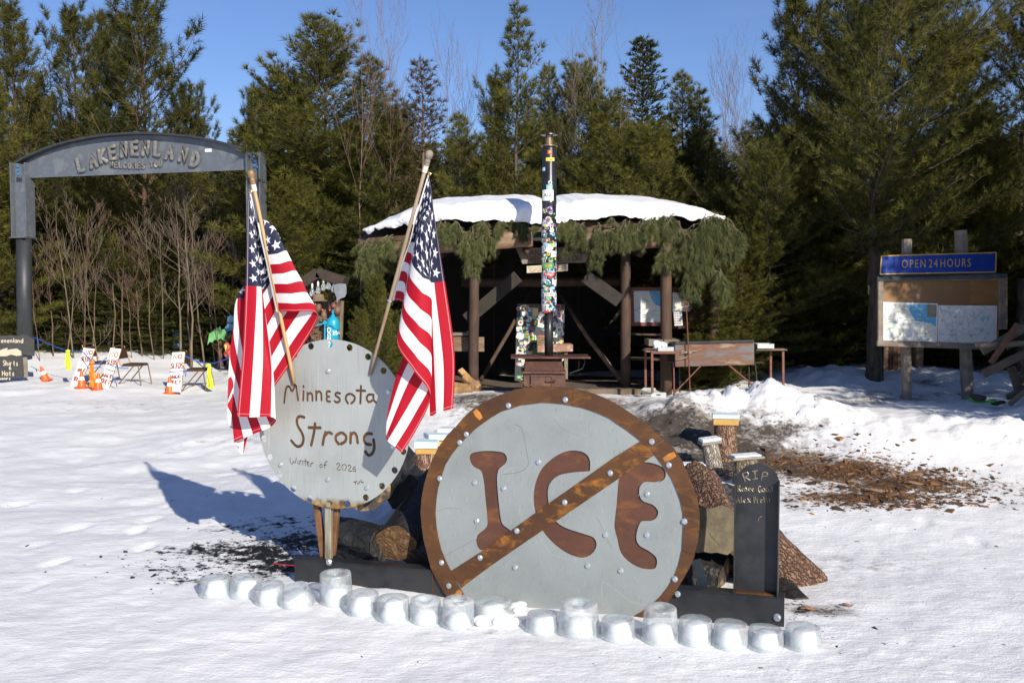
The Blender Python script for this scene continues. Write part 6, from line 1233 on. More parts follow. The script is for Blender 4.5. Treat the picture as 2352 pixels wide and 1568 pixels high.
# firewood
rg = random.Random(9)
for i, (px, py, Y, ang_, lab) in enumerate([(1060, 895, 15.3, .2, 'split firewood piece lowest at the left'), (1052, 886, 15.4, -.1, 'split firewood piece lying over the lowest one'), (1078, 890, 15.5, .5, 'dark split firewood piece behind the yellow ones'), (1085, 877, 15.5, -.6, 'yellow split firewood piece leaning to the right'), (1072, 867, 15.6, -.8, 'topmost yellow split firewood piece')]):
    t = thing('firewood', lab + ' in the shelter mouth', 'firewood', at(px, py, Y), 'firewood in the shelter mouth'); q = MB(); d = V(math.cos(ang_), -.25, math.sin(ang_)).normalized() * .17; n = 5
    u_ = d.normalized().orthogonal(); v_ = d.normalized().cross(u_); r = .055; pts = [at(px, py, Y) + d * s for s in (-1, 1)]; sec = [(-1, -.7), (1, -.8), (.7, .3), (0, 1), (-.8, .4)]; vs = [p + (u_ * a + v_ * b) * r * rg.uniform(.85, 1.15) for p in pts for a, b in sec]
    q.add(vs, [(0, 1, 2, 3, 4)[::-1], (5, 6, 7, 8, 9)] + [(k, (k + 1) % 5, 5 + (k + 1) % 5, 5 + k) for k in range(5)]); q.build('split_log', M_SPLITWOOD if i != 2 else M_LOGBARK, t, bevel=.006)
# ------------------------------------------------------------------ cut pine boughs hung along the eaves
def bough(seed, L=1.0, wide=.35):
    rg = random.Random(seed); wd = MB(); T = []
    def run(p, d, L, r, depth):
        m = 6; q = [p]; sag = rg.uniform(.18, .5)
        for i in range(m):
            d = (d + V(rg.uniform(-.28, .28), rg.uniform(-.2, .16), -sag)).normalized(); q.append(q[-1] + d * L / m)
        wd.tube(q, [max(.002, r * (1 - .8 * i / m)) for i in range(m + 1)], 4, cap=False)
        for i in range(1, m + 1):
            if depth > 0:
                for s in (-1, 1):
                    if rg.random() < .60: e = (d * rg.uniform(.2, .9) + V(s * rg.uniform(.3, 1.2), rg.uniform(-.7, .2), rg.uniform(-.4, .5))).normalized(); run(q[i], e, L * rg.uniform(.25, .6), r * .5, depth - 1)
            elif rg.random() < .62:
                e = d * .8 + V(rg.uniform(-.5, .5), rg.uniform(-.6, .2), rg.uniform(-.6, .0)); T.append((*q[i], *e, rg.uniform(.7, 1.15)))
        T.append((*q[-1], *(d + V(0, 0, -.35)), 1.15))
    for k in range(3): run(V(rg.uniform(-.3, .3) * wide * 3, rg.uniform(0, .2), rg.uniform(-.05, .08)), V(rg.uniform(-1.2, 1.2) * wide * 2, -.75, rg.uniform(.0, .5)).normalized(), L * rg.uniform(.5, 1.1), .011, 2)
    c = tri_mesh('bough_needles', [needles(T, 24, .125, .0062, 3, 34, seed)], [M_BOUGH]); return c, wd.mesh('bough_twigs', M_GREYBARK)
BG = [bough(s, L, w) for s, L, w in [(1, .62, .3), (2, .75, .35), (3, .5, .4), (4, .55, .3), (6, .7, .4)]]
BP = [(872, 552, .3, 0, .75, 'pine bough draped behind the right flag pole'), (905, 540, .2, 1, .8, 'pine bough left of the right flag'), (1040, 508, .06, 0, .75, 'pine bough just right of the right flag'), (1066, 512, .05, 1, .85, 'pine bough hanging in a long tail left of the sawn eave log'), (1094, 535, .0, 1, .8, 'longest drooping pine bough left of the stovepipe'), (1122, 503, .06, 2, .7, 'pine bough on the snow edge left of the stovepipe'), (1165, 502, .04, 2, .5, 'small pine bough lying on the snow edge'), (1192, 500, .04, 2, .5, 'last small pine bough close left of the stovepipe'),
      (1318, 500, .0, 0, .65, 'pine bough first right of the stovepipe'), (1345, 512, .0, 1, .85, 'pine bough hanging low right of the stovepipe'), (1378, 525, -.05, 1, .75, 'long drooping pine bough right of the stovepipe'), (1420, 502, .04, 2, .7, 'short pine bough over the middle of the right eave log'), (1462, 508, .06, 0, .75, 'pine bough shading the right eave log'), (1500, 500, .08, 2, .8, 'brownish pine bough above the thick post'), (1540, 485, .15, 0, .8, 'pine bough sticking up over the snow edge'), (1572, 515, .15, 1, .95, 'big pine bough hanging right of the thick post'), (1610, 520, .2, 1, 1.0, 'wide pine bough with bare twigs at the right corner'), (1652, 535, .3, 0, .95, 'last pine bough at the right end of the eave'), (1590, 575, .1, 1, .9, 'low pine bough hanging in front of the torn map'), (1632, 600, .15, 1, .9, 'lowest pine bough beside the right shelter wall'), (1604, 488, .1, 1, 1.05, 'pine bough spread over the right end of the roof snow'), (1642, 500, .2, 1, 1.1, 'pine bough covering the right roof corner'), (1560, 560, .0, 0, .8, 'pine bough hanging beside the top of the thick post'), (850, 560, .35, 1, .9, 'pine bough at the far left end of the eave'), (1240, 512, .1, 2, .45, 'tiny pine sprig behind the stovepipe')]
for i, (px, py, dy, v, s, lab) in enumerate(BP):
    r = thing('pine_bough', lab, 'pine bough', at(px, py, YF - .05 + dy), 'pine boughs hung along the eave', R_.uniform(-.5, .5)); r.scale = (s, s, s); v = (v, 3, v, 4)[i % 4]; l = link('needles', BG[v][0], r); link('twigs', BG[v][1], r)['kind'] = 'stuff'
for i, (px, top, Y, H, var, lab) in enumerate([(862, 640, 14.4, None, 'white2', 'young white pine growing right of the donation stand'), (828, 715, 13.9, None, 'white1', 'small young pine beside the donation stand'), (878, 650, 14.8, None, 'white3', 'young pine behind the right flag pole'), (1590, 770, 15.9, None, 'white2', 'leafy pine sapling behind the grill trough'), (1660, 760, 16.0, None, 'white1', 'second pine sapling behind the grill trough'), (1700, 560, 16.6, None, 'white2', 'young pine at the right corner of the shelter'), (1632, 600, 16.3, None, 'white1', 'young pine in front of the right shelter wall'), (905, 720, 15.2, None, 'white1', 'young pine low behind the right flag')]):
    plant_px(var, px, top, Y, lab, .8 if px < 900 else 1.3, group='young pines by the shelter', cat='young pine')
# ------------------------------------------------------------------ the grill with its serving shelves
M_REDIRON = pm('red_primed_angle_iron', (.20, .075, .05), (.14, .055, .04), scale=9, rough=.55, metal=.3, bump=.15); M_TROUGH = pm('scorched_trough_steel', (.13, .13, .14), (.15, .065, .03), scale=3.2, rough=.5, metal=.5, bump=.2, c3=(.30, .26, .22), lo=.4, hi=.72, stretch=(.6, 1, 2)); M_TRAY = pm('galvanised_tray', (.50, .53, .51), (.38, .42, .40), scale=9, rough=.4, metal=.5, bump=.1)
gr = lambda X, Y: (1378 + X * .19531, 660.3 + Y * .19531)
YG = 15.0
def gp(X, Y, dy=0): return at(*gr(X, Y), YG + dy)
GRILL = thing('barbecue_grill', 'long rusty steel grill trough on a red angle iron stand', 'grill', V(gp(1350, 1270).x, YG + .25, gz(gp(1350, 1270).x, YG)))
def gpart(nm, mat, mb, **k): return mb.build(nm, mat, GRILL, **k)
q = MB(); a, b, c, d = gp(885, 655), gp(890, 930), gp(1815, 905), gp(1812, 632); q.prism([a, b, c, d], V(0, -1, 0), .008); gpart('front_panel', M_TROUGH, q)
q = MB(); q.prism([p + V(0, .45, 0) for p in (a, b, c, d)], V(0, -1, 0), .008); gpart('back_panel', M_TROUGH, q)
for p0, p1, lb in ((a, b, 'left'), (d, c, 'right')): q = MB(); q.prism([p0 + V(0, .002, 0), p1 + V(0, .002, 0), p1 + V(0, .44, 0), p0 + V(0, .44, 0)], V(1, 0, 0), .008); gpart('end_panel', M_BLACKSTEEL, q)
q = MB(); q.beam(gp(884, 650, -.012), gp(1814, 626, -.012), .04, .035); gpart('rim_bar', M_BLACKSTEEL, q, bevel=.004)
q = MB(); q.prism([b + V(.01, .01, .02), c + V(-.01, .01, .02), c + V(-.01, .43, .02), b + V(.01, .43, .02)], V(0, 0, 1), .006); gpart('trough_floor', M_TROUGH, q)
def bar(nm, p0, p1, w=.03, mat=M_REDIRON): q = MB(); q.beam(p0, p1, w, w, V(0, -1, 0)); return gpart(nm, mat, q, bevel=.003)
bar('shelf_bar', gp(600, 763), gp(900, 763), .04); bar('shelf_bar', gp(520, 725, .5), gp(860, 725, .5), .035); bar('shelf_bar', gp(1825, 730, .4), gp(2165, 728, .4), .04); bar('shelf_bar', gp(525, 727, .48), gp(604, 764, .02), .03)
for X, y0, y1, dy in [(612, 765, 1290, 0), (533, 725, 1200, .5), (2152, 716, 1250, .4), (2006, 742, 1170, .55)]:
    o = bar('leg', gp(X, y0, dy), gp(X + 4, y1, dy), .036)
    h = MB()
    for k in range(5): h.lathe([(.007, 0), (.007, .0015)], gp(X, y0 + (y1 - y0) * (.2 + k * .18), dy) + V(0, -.0195, 0), 8, V(0, -1, 0))
    h.build('bolt_holes', M_DARKHOLE, o)['kind'] = 'stuff'
for p0, p1, nm in [((866, 870, .05), (872, 1275, .05), 'leg'), ((1828, 900, .1), (1852, 1195, .1), 'leg'), ((1752, 930, .45), (1752, 1170, .45), 'leg'), ((935, 930, .45), (940, 1230, .45), 'leg'), ((1190, 915, .0), (872, 1240, .02), 'brace'), ((1512, 908, .0), (1866, 1200, .02), 'brace'), ((1820, 882, .1), (1925, 880, .1), 'arm'), ((810, 860, .3), (872, 890, .05), 'arm')]: q = MB(); q.tube([gp(*p0), gp(*p1)], .0125, 8); gpart(nm, M_REDIRON if nm == 'brace' or p0[0] < 900 else M_PIPE, q)
q = MB(); q.beam(gp(870, 1262, .1), gp(1100, 1262, .3), .05, .04); gpart('foot_rail', M_PLANKGREY, q)
q = MB(); c0 = gp(750, 722, .25); q.obox(c0 + V(0, 0, -.025), V(.30, 0, 0), V(0, .22, 0), V(0, 0, .008)); gpart('side_shelf', M_PLANKGREY, q)
q = MB(); c0 = gp(1990, 716, .5); q.obox(c0 + V(0, 0, -.012), V(.24, 0, 0), V(0, .16, 0), V(0, 0, .006)); gpart('side_shelf', M_PLANKGREY, q)
def tray(lab, X0, X1, y0, y1, dy, deep, holes=True):
    t = thing('steel_tray', lab, 'tray', gp((X0 + X1) / 2, y1, dy), 'steel trays on the grill'); p0, p1 = gp(X0, y1, dy), gp(X1, y1, dy); H = gp(X0, y0, dy).z - p0.z; W_ = p1 - p0
    for nm, o, u, dd in (('front', V(0, 0, 0), W_, V(0, .004, 0)), ('back', V(0, deep, 0), W_, V(0, .004, 0))): q = MB(); q.prism([p0 + o, p0 + o + u, p0 + o + u + V(0, 0, H), p0 + o + V(0, 0, H)], V(0, -1, 0), .003); q.build(nm, M_TRAY, t)
    for s in (0, 1): q = MB(); o = p0 + W_ * s; q.prism([o + V(0, .004, 0), o + V(0, deep - .001, 0), o + V(0, deep - .001, H), o + V(0, .004, H)], V(1, 0, 0), .003); q.build('side', M_TRAY, t)
    q = MB(); q.prism([p0 + V(0, .004, .004), p0 + W_ + V(0, .004, .004), p0 + W_ + V(0, deep, .004), p0 + V(0, deep, .004)], V(0, 0, 1), .003); q.build('bottom', M_TRAY, t)
    return t
tray('galvanised tray on the left grill shelf with a lump of snow in it', 685, 873, 698, 750, 0.02, .26); tray('galvanised tray on the right grill shelf', 1855, 2048, 662, 716, .3, .26)
q = MB(); c0 = gp(705, 690, .16); rg = random.Random(4)
for k in range(7): q.sphere(c0 + V(rg.uniform(-.07, .07), rg.uniform(-.04, .04), rg.uniform(-.03, .05)), rg.uniform(.035, .06), 8, 6, (1.1, 1, .9))
meta(q.build('snow_lump', M_SNOWCAP, smooth=True), 'lump of snow in the left grill tray', 'snow chunk')
def step(lab, X0, X1, y0, y1, dy):
    t = thing('metal_step', lab, 'step', gp((X0 + X1) / 2, y1, dy), 'galvanised steps at the grill feet'); p0, p1 = gp(X0, y1, dy), gp(X1, y1, dy); W_ = p1 - p0; H = gp(X0, y0, dy).z - p0.z
    q = MB(); q.prism([p0, p0 + W_, p0 + W_ + V(0, 0, H * .9), p0 + W_ * .9 + V(0, 0, H), p0 + W_ * .2 + V(0, 0, H), p0 + V(0, 0, H * .6)], V(0, -1, 0), .004); q.build('front_plate', M_TRAY, t); q = MB(); b = V(-.1, .42, .03); q.prism([p0 + b, p0 + b + W_, p0 + b + W_ + V(0, 0, H * .9), p0 + b + W_ * .85 + V(0, 0, H), p0 + b + W_ * .2 + V(0, 0, H), p0 + b + V(0, 0, H * .6)], V(0, -1, 0), .004); q.build('back_plate', M_TRAY, t)
    for k in range(9): q = MB(); f = .06 + k * .11; a_ = p0 + b * f + V(0, 0, H * .62); q.beam(a_ + V(.01, 0, 0), a_ + W_ - V(.01, 0, 0), .028, .008); q.build('tread_bar', M_TRAY, t)
    q = MB(); q.obox(p0 + W_ * .5 + V(0, -.003, H * .55), W_ * .14, V(0, .002, 0), V(0, 0, .008)); q.build('slot', M_DARKHOLE, t)
step('galvanised tread step at the left foot of the grill', 600, 780, 1232, 1295, -.05); step('galvanised tread step at the right foot of the grill', 1960, 2126, 1195, 1255, .3)
t = thing('fire_poker', 'long thin iron poker with a loop handle standing against the grill', 'poker', gp(1060, 1275, -.1)); q = MB(); q.tube([gp(1016, 225, -.08), gp(1040, 700, -.07), gp(1060, 1275, -.12)], .0095, 7); q.build('rod', M_REDIRON, t); q = MB(); q.tube([gp(1005 + 36 * max(-1, min(1, 1.35 * math.cos(a))), 195 + 26 * max(-1, min(1, 1.2 * math.sin(a))), -.08) for a in [i * .3927 for i in range(16)]], .009, 7, closed=True); q.build('loop_handle', M_REDIRON, t)
t = thing('wire_rack', 'twisted wire cooking fork hooked on the grill front', 'fork', gp(1050, 760, -.05)); 
for k, (a, b) in enumerate([((955, 775), (1150, 738)), ((960, 745), (1075, 770)), ((900, 850), (1060, 810))]): q = MB(); q.tube([gp(*a, -.05), gp(*lerp2(a, b, .5), -.06), gp(*b, -.05)], .005, 5); q.build('wire', M_GREYTUBE, t)
q = MB(); q.tube([gp(1040 + 20 * math.cos(a), 760 + 18 * math.sin(a), -.055) for a in [i * .6283 for i in range(10)]], .005, 5, closed=True); q.build('wire', M_GREYTUBE, t)
# ------------------------------------------------------------------ the notice board
nb = lambda X, Y: (1892.6 + X * .29297, 488.1 + Y * .29297)
NB = Plane(at(2150, 700, 14.2), V(1, .10, 0), V(.10, -1, 0)); NBT = thing('notice_board', 'weathered wooden notice board on two posts behind the snow', 'notice board', NB.p(2160, 905))
def n3(X, Y, h=0): return NB.w(*NB.uv(*nb(X, Y)), h)
M_PLY = pm('amber_plywood', (.24, .125, .042), (.17, .085, .03), scale=4, rough=.5, bump=.1, stretch=(.5, 1, 3)); M_PLY2 = pm('brown_hardboard', (.19, .105, .05), (.17, .095, .045), scale=4, rough=.45, bump=.03); M_SIGNBLUE = pm('blue_road_sign_sheet', (.007, .040, .27), (.006, .032, .22), scale=3, rough=.45, bump=.05, spec=.3); M_SIGNGOLD = flat('sign_gold', (.42, .27, .075), .5)
q = MB(); q.prism([n3(450, 515), n3(450, 1020), n3(1370, 1040), n3(1370, 505)], NB.n, .02); q.build('back_panel', M_PLY, NBT)
q = MB(); q.prism([n3(677, 540, .004), n3(677, 715, .004), n3(1145, 722, .004), n3(1145, 535, .004)], NB.n, .003); q.build('hardboard', M_PLY2, NBT)
def nbeam(nm, a, b, w, h, lift, mat=M_PLANKGREY): q = MB(); q.beam(n3(*a, lift), n3(*b, lift), h, w, NB.n.cross(n3(*b) - n3(*a))); return q.build(nm, mat, NBT, bevel=.004)
k_ = .29297 * 14.2 / F_PX
nbeam('frame_stile', (437, 515), (437, 1012), 42 * k_, .05, .012); nbeam('frame_stile', (1390, 505), (1390, 915), 50 * k_, .05, .012); nbeam('frame_rail', (410, 1022), (1400, 1055), 46 * k_, .05, .014); nbeam('frame_rail', (460, 526), (1370, 518), 20 * k_, .04, .01)
q = MB(); q.prism([n3(405, 500, .06), n3(420, 520, .06), n3(1412, 500, .06), n3(1420, 482, .06), n3(1345, 470, -.06), n3(440, 485, -.06)], V(0, -.3, 1), .03); q.build('top_roof', pm('dark_shingle', (.06, .075, .085), (.035, .04, .045), scale=9, rough=.7), NBT)
nbeam('side_batten', (1416, 505), (1416, 912), 10 * k_, .03, .045, M_LOGWOOD)
for X0, X1, yt, yb, dx in [(645, 640, 205, 1455, 72), (1062, 1118, 135, 1440, 88)]:
    m = MB(); a0, a1 = n3(X0 + dx / 2, yt, -.12), n3(X1 + dx / 2, yb + 40, -.12); m.tube([a0.lerp(a1, i / 8) for i in range(9)], [dx * k_ * .54 * (1 + .06 * math.sin(i * 2.1)) for i in range(9)], 9); m.build('post', M_PLANKGREY, NBT)
BS = thing('road_sign', 'blue OPEN 24 HOURS sign with gold border on top of the notice board', 'sign', n3(885, 480, -.02)); q = MB(); q.prism([n3(440, 337, .03), n3(430, 487, .03), n3(1337, 470, .03), n3(1345, 310, .03)], NB.n, .004); q.build('sign_face', M_SIGNBLUE, BS)
for a, b in (((443, 341), (433, 483)), ((433, 483), (1334, 466)), ((1334, 466), (1341, 314)), ((1341, 314), (443, 341))): q = MB(); q.beam(n3(*a, .032), n3(*b, .032), .004, .017, NB.n.cross(n3(*b) - n3(*a))); q.build('border', M_SIGNGOLD, BS)
for txt, X in (('OPEN', 695), ('24', 847), ('HOURS', 1021)):
    me = text_mesh(txt, .165, .0015, .72, 1.30); u, v = NB.uv(*nb(X, 402 - (X - 850) * .02)); me.transform(Matrix.Translation((u, v, 0)) @ Matrix.Rotation(.022, 4, 'Z')); place_mesh('lettering', me, M_SIGNGOLD, NB.m(.0335), BS)
nbq = lambda *p: [nb(*a) for a in p]
mapsheet('county_map', 'trail map with a blue lake and yellow tags on the left of the notice board', NB.shift(.012), nbq((461, 700), (457, 1000), (888, 1015), (893, 712)), [(.42, .05), (.52, .3), (.6, .47), (.8, .5), (.97, .6), (.97, .03)], 5, None, 34, 60)
mapsheet('topographic_map', 'plain pale map on the right of the notice board', NB.shift(.010), nbq((897, 727), (893, 1015), (1352, 1032), (1358, 730)), None, 6, None, 60, 0, blots=26)
pic = MB(); pic.prism([n3(806, 722, .018), n3(806, 815, .018), n3(876, 818, .018), n3(878, 724, .018)], NB.n, .003); meta(pic.build('photo_print', flat('dim_photo', (.22, .19, .15), .4)), 'small photograph pinned in the corner of the left map', 'photo')
# ------------------------------------------------------------------ broken picnic table at the right edge
wz = lambda X, Y: (2182 + X * .14652, 717.8 + Y * .14652)
WR = thing('picnic_table', 'tipped over weathered picnic table with splayed planks at the right edge', 'picnic table', at(2335, 925, 13.4))
def wplank(nm, a, b, w, th, dy0, dy1, mat, lab=None):
    q = MB(); p0, p1 = at(*wz(*a), 13.4 + dy0), at(*wz(*b), 13.4 + dy1); q.beam(p0, p1, th, w * .14652 * 13.4 / F_PX, V(0, 0, 1)); o = q.build(nm, mat, WR, bevel=.008)
    if lab: o['label'] = lab
M_OLDDARK = pm('old_dark_plank', (.12, .10, .08), (.065, .052, .042), scale=8, rough=.9, bump=.5, stretch=(.3, 1, 1)); M_RUSTPLANK = pm('rusty_strip', (.17, .08, .05), (.09, .045, .03), scale=8, rough=.8, bump=.4)
wplank('plank', (430, 505), (1500, 470), 80, .14, .0, .1, M_PLANKGREY); wplank('plank', (500, 610), (1250, 200), 130, .04, .25, .3, M_PLANKGREY); wplank('strip', (640, 790), (1060, 180), 85, .05, -.15, -.1, M_RUSTPLANK, 'rusty brown strip'); wplank('plank', (520, 960), (1500, 480), 130, .05, -.2, -.1, M_OLDDARK, 'thick dark plank across the front')
wplank('leg', (960, 850), (1090, 1260), 130, .05, .1, .1, M_OLDDARK); wplank('leg', (1250, 700), (1060, 1200), 110, .05, .2, .2, M_OLDDARK); wplank('plank', (890, 1330), (1400, 1080), 90, .05, -.1, 0, M_OLDDARK); wplank('plank', (930, 1440), (1400, 1040), 70, .05, -.25, -.2, M_PLANKGREY); wplank('leg', (880, 560), (1060, 480), 60, .05, .3, .3, M_OLDDARK); wplank('plank', (1100, 150), (1400, 420), 90, .04, .35, .3, M_OLDDARK)
t = thing('green_helmet', 'green black and white snowmobile helmet lying in the snow by the picnic table', 'helmet', at(2262, 917, 13.2)); rg = random.Random(2); GRN = flat('lime_green', (.04, .28, .03), .35);  # helmet green and black deepened to carry the shade it lies in
q = MB(); q.sphere(at(2250, 917, 13.2), .10, 12, 8, (1.5, .8, .5)); q.build('shell', GRN, t, smooth=True)
for X, Y, r, mt in [(470, 1340, .07, M_TAR), (545, 1345, .05, M_WHITE_ := flat('glossy_white', (.75, .75, .75), .3)), (650, 1385, .05, GRN), (720, 1420, .05, M_TAR), (400, 1310, .05, M_TAR), (810, 1400, .04, M_TAR)]: q = MB(); q.sphere(at(*wz(X, Y), 13.1), r, 10, 6, (1.5, .7, .6)); q.build('trim', mt, t, smooth=True)
# ------------------------------------------------------------------ trunks, cabin and lettered tree on the right
def trunk(label, px, top, base, w, Y, mat=M_BARK, lean=0):
    b = at(px, base, Y); tp = at(px + lean, top, Y); r = w * Y / F_PX / 2; rg = random.Random(px); t = thing('bare_pine', label, 'tree trunk', b); m = MB(); n = 14; m.tube([b.lerp(tp, i / n) + V(rg.uniform(-.02, .02), rg.uniform(-.02, .02), -.1 if i == 0 else 0) for i in range(n + 1)], [r * (1.25 - .25 * min(1, i / 2)) * (1 - .3 * i / n) for i in range(n + 1)], 12); m.build('trunk', mat, t, smooth=True); return t
tr1 = trunk('thick dark snag painted with white letters left of the notice board', 2010, 520, 876, 36, 15.9); PLT = Plane(at(2010, 665, 15.86), V(1, 0, 0), V(0, -1, 0)); m = MB(); stroke_text(m, 'Me', PLT, *PLT.uv(1995, 675), *PLT.uv(2014, 674), .14, .012, 0, .4); stroke_text(m, 'a', PLT, *PLT.uv(2007, 653), *PLT.uv(2014, 653), .12, .009, 0, .4); o = m.build('painted_letters', M_SIGNBONE, tr1)
trunk('mottled pine trunk right of the grill', 1748, 400, 862, 22, 17.6); trunk('thin dark trunk beside the mottled pine trunk', 1722, 480, 850, 9, 18.4); trunk('dark trunk behind the right edge of the notice board', 2345, 640, 860, 26, 17.0); trunk('dark trunk between the grill and the lettered tree', 1842, 500, 840, 10, 19.0); trunk('dark slim trunk under the pines near the lettered tree', 1900, 480, 840, 12, 18.8); trunk('dark slim trunk left of the lettered tree', 1950, 500, 840, 9, 19.2)
CB = thing('cabin_wall', 'corner of a rough red brown plank cabin behind the notice board', 'cabin', at(2080, 850, 17.2))
for i in range(8): q = MB(); x = 2034 + i * 11; q.obox((at(x, 790, 17.2 + .02 * (i % 2)) + at(x, 862, 17.2 + .02 * (i % 2))) / 2, V(.038, 0, 0), V(0, .02, 0), V(0, 0, .55)); q.build('plank', (M_LOGWOOD, M_BROWNLOG, M_REDBARK)[i % 3], CB)
q = MB(); c0 = at(2110, 820, 17.05); q.obox(c0, V(.06, 0, 0), V(0, .05, 0), V(0, 0, .45)); q.build('corner_post', M_LOGWOOD, CB)
# ------------------------------------------------------------------ donation stand
dz = lambda X, Y: (677.6 + X * .14649, 602.9 + Y * .14649)
def d3(X, Y, dy=0): return at(*dz(X, Y), 14.3 + dy)
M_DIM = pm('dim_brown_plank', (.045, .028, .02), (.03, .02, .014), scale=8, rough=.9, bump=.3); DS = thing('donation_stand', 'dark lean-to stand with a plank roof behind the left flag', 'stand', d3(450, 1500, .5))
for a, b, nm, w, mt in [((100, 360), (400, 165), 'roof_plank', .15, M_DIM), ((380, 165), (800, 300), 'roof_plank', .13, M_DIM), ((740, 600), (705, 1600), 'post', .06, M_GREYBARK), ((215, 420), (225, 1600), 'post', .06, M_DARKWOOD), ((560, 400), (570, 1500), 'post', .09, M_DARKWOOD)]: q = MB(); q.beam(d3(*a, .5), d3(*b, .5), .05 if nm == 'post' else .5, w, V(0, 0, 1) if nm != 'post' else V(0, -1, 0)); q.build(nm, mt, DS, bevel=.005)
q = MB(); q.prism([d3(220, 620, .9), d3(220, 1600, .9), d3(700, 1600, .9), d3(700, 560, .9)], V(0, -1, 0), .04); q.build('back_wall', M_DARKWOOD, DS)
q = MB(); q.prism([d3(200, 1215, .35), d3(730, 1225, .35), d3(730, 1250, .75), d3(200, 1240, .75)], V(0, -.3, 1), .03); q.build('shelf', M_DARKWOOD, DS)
M_BULB = NT('clear_bulb_glass').set(Base_Color=(.9, .95, .95), Roughness=.05, Transmission_Weight=.85, IOR=1.45).m
for i, (X, Y) in enumerate([(270, 430), (362, 400), (447, 345), (527, 325), (608, 370)]):
    t = thing('light_bulb', 'clear unlit light bulb %s on the stand roof string' % ('first from the left', 'second from the left', 'in the middle', 'fourth from the left', 'last beside the scoop')[i], 'light bulb', d3(X, Y, .3), 'light bulbs strung under the stand roof'); q = MB(); q.lathe([(.012, .05), (.02, .04), (.034, .0), (.04, -.035), (.03, -.065), (.01, -.08)], d3(X, Y + 20, .3), 10); q.build('glass', M_BULB, t, smooth=True); q = MB(); q.lathe([(.014, .05), (.016, .1), (.008, .12)], d3(X, Y + 20, .3), 8); q.build('socket', flat('white_socket', (.6, .62, .62), .4), t)
t = thing('hanging_scoop', 'grey metal scoop blade hanging point down above the blue tank', 'scoop', d3(700, 330, .2)); q = MB(); pts = [(620, 345), (612, 440), (630, 500), (650, 545), (658, 630), (680, 585), (720, 562), (780, 540), (806, 480), (806, 380), (795, 335), (700, 330)]; q.prism([d3(*p, .2) for p in pts], V(0, -1, 0), .012); q.build('blade', pm('dull_grey_metal', (.24, .26, .28), (.17, .18, .20), scale=9, rough=.55, metal=.4, bump=.15), t)
M_TANK = pm('turquoise_paint', (.012, .32, .47), (.01, .28, .42), scale=5, rough=.35, bump=.06); M_WPAINT = flat('white_paint', (.8, .8, .78), .5)
TK = thing('donation_tank', 'turquoise gas cylinder lettered in white as a donation box', 'gas cylinder', d3(600, 1500)); tb = d3(600, 1500, .15); kz = .14649 * 14.3 / F_PX; zq = lambda Y: d3(600, Y, .15).z; q = MB(); RR = 105 * kz
q.lathe([(RR, zq(1500)), (RR, zq(985)), (RR * .97, zq(940)), (RR * .82, zq(890)), (RR * .5, zq(855)), (RR * .32, zq(845)), (RR * .3, zq(820)), (RR * .14, zq(815))], V(tb.x, tb.y, 0), 20); q.build('cylinder', M_TANK, TK, smooth=True)
q = MB(); q.lathe([(RR * .14, zq(820)), (RR * .14, zq(790)), (RR * .22, zq(785)), (RR * .22, zq(765)), (RR * .12, zq(760)), (RR * .2, zq(750)), (RR * .2, zq(742))], V(tb.x, tb.y, 0), 10); q.build('valve', M_TANK, TK)
q = MB(); q.tube([d3(490 + i * 18, 1000 - 26 * math.sin(i * .5) + 12 * (i > 6), .15 - (.11 if 0 < i < 8 else .07)) for i in range(9)], .012, 6); q.build('coin_lip', M_TANK, TK)
q = MB(); q.tube([d3(495, 930, .1), d3(420, 962, .1), d3(345, 980, .1)], .012, 6); q.build('lever', M_TANK, TK); q = MB(); q.tube([d3(470 + 22 * math.cos(a), 940 + 22 * math.sin(a), .09) for a in [i * .785 for i in range(8)]], .011, 6, closed=True); q.build('ring', M_TANK, TK); q = MB(); q.beam(d3(472, 960, .1), d3(465, 1300, .1), .02, .01, V(0, -1, 0)); q.build('hasp', M_TANK, TK)
def ontank(px0, X, Y):  # point of the cylinder face
    s = (X - 600) * kz / RR; s = max(-.97, min(.97, s)); return V(tb.x + RR * s * 1.01, tb.y - RR * math.sqrt(1 - s * s) * 1.012, zq(Y))
m = MB()
for ch, X, Y, w, h in [('D', 530, 1090, 52, 70), ('O', 530, 1152, 48, 50), ('N', 528, 1208, 52, 50), ('A', 528, 1272, 46, 44), ('T', 530, 1325, 44, 40), ('2', 612, 1126, 34, 52), ('5', 652, 1126, 32, 52), ('\u00a2', 690, 1120, 20, 40)]:
    for st in G[ch]: m.tube([ontank(0, X + x * w / .6, Y - y * h) for x, y in smooth_path(st, 2)], .0075, 5)
m.build('white_lettering', M_WPAINT, TK)
M_CHAIN = pm('rusty_chain', (.24, .15, .09), (.13, .085, .06), scale=9, rough=.7, metal=.4, bump=.3); CH = thing('chain_heap', 'tangle of rusty chain hanging beside the turquoise cylinder', 'chain', d3(370, 1210, .2)); rg = random.Random(8)
for i in range(34): q = MB(); c0 = d3(rg.uniform(250, 480), rg.uniform(985, 1205), .2 + rg.uniform(-.04, .04)); a1 = V(rg.uniform(-1, 1), rg.uniform(-.4, .4), rg.uniform(-1, 1)).normalized(); a2 = a1.orthogonal().normalized(); q.tube([c0 + a1 * (.034 * math.cos(a)) + a2 * (.018 * math.sin(a)) for a in [k * .785 for k in range(8)]], .0075, 5, closed=True); q.build('link', M_CHAIN, CH)
t = thing('felt_hat', 'brown felt hat on a stand post behind the left flag', 'hat', d3(370, 600, .3)); q = MB(); q.lathe([(.13, 0), (.14, .008), (.13, .014), (.085, .02), (.08, .07), (.07, .1), (.03, .105)], d3(370, 605, .3), 14); q.build('hat_body', pm('brown_felt', (.20, .14, .09), (.14, .1, .065), scale=9, rough=.95), t, smooth=True)
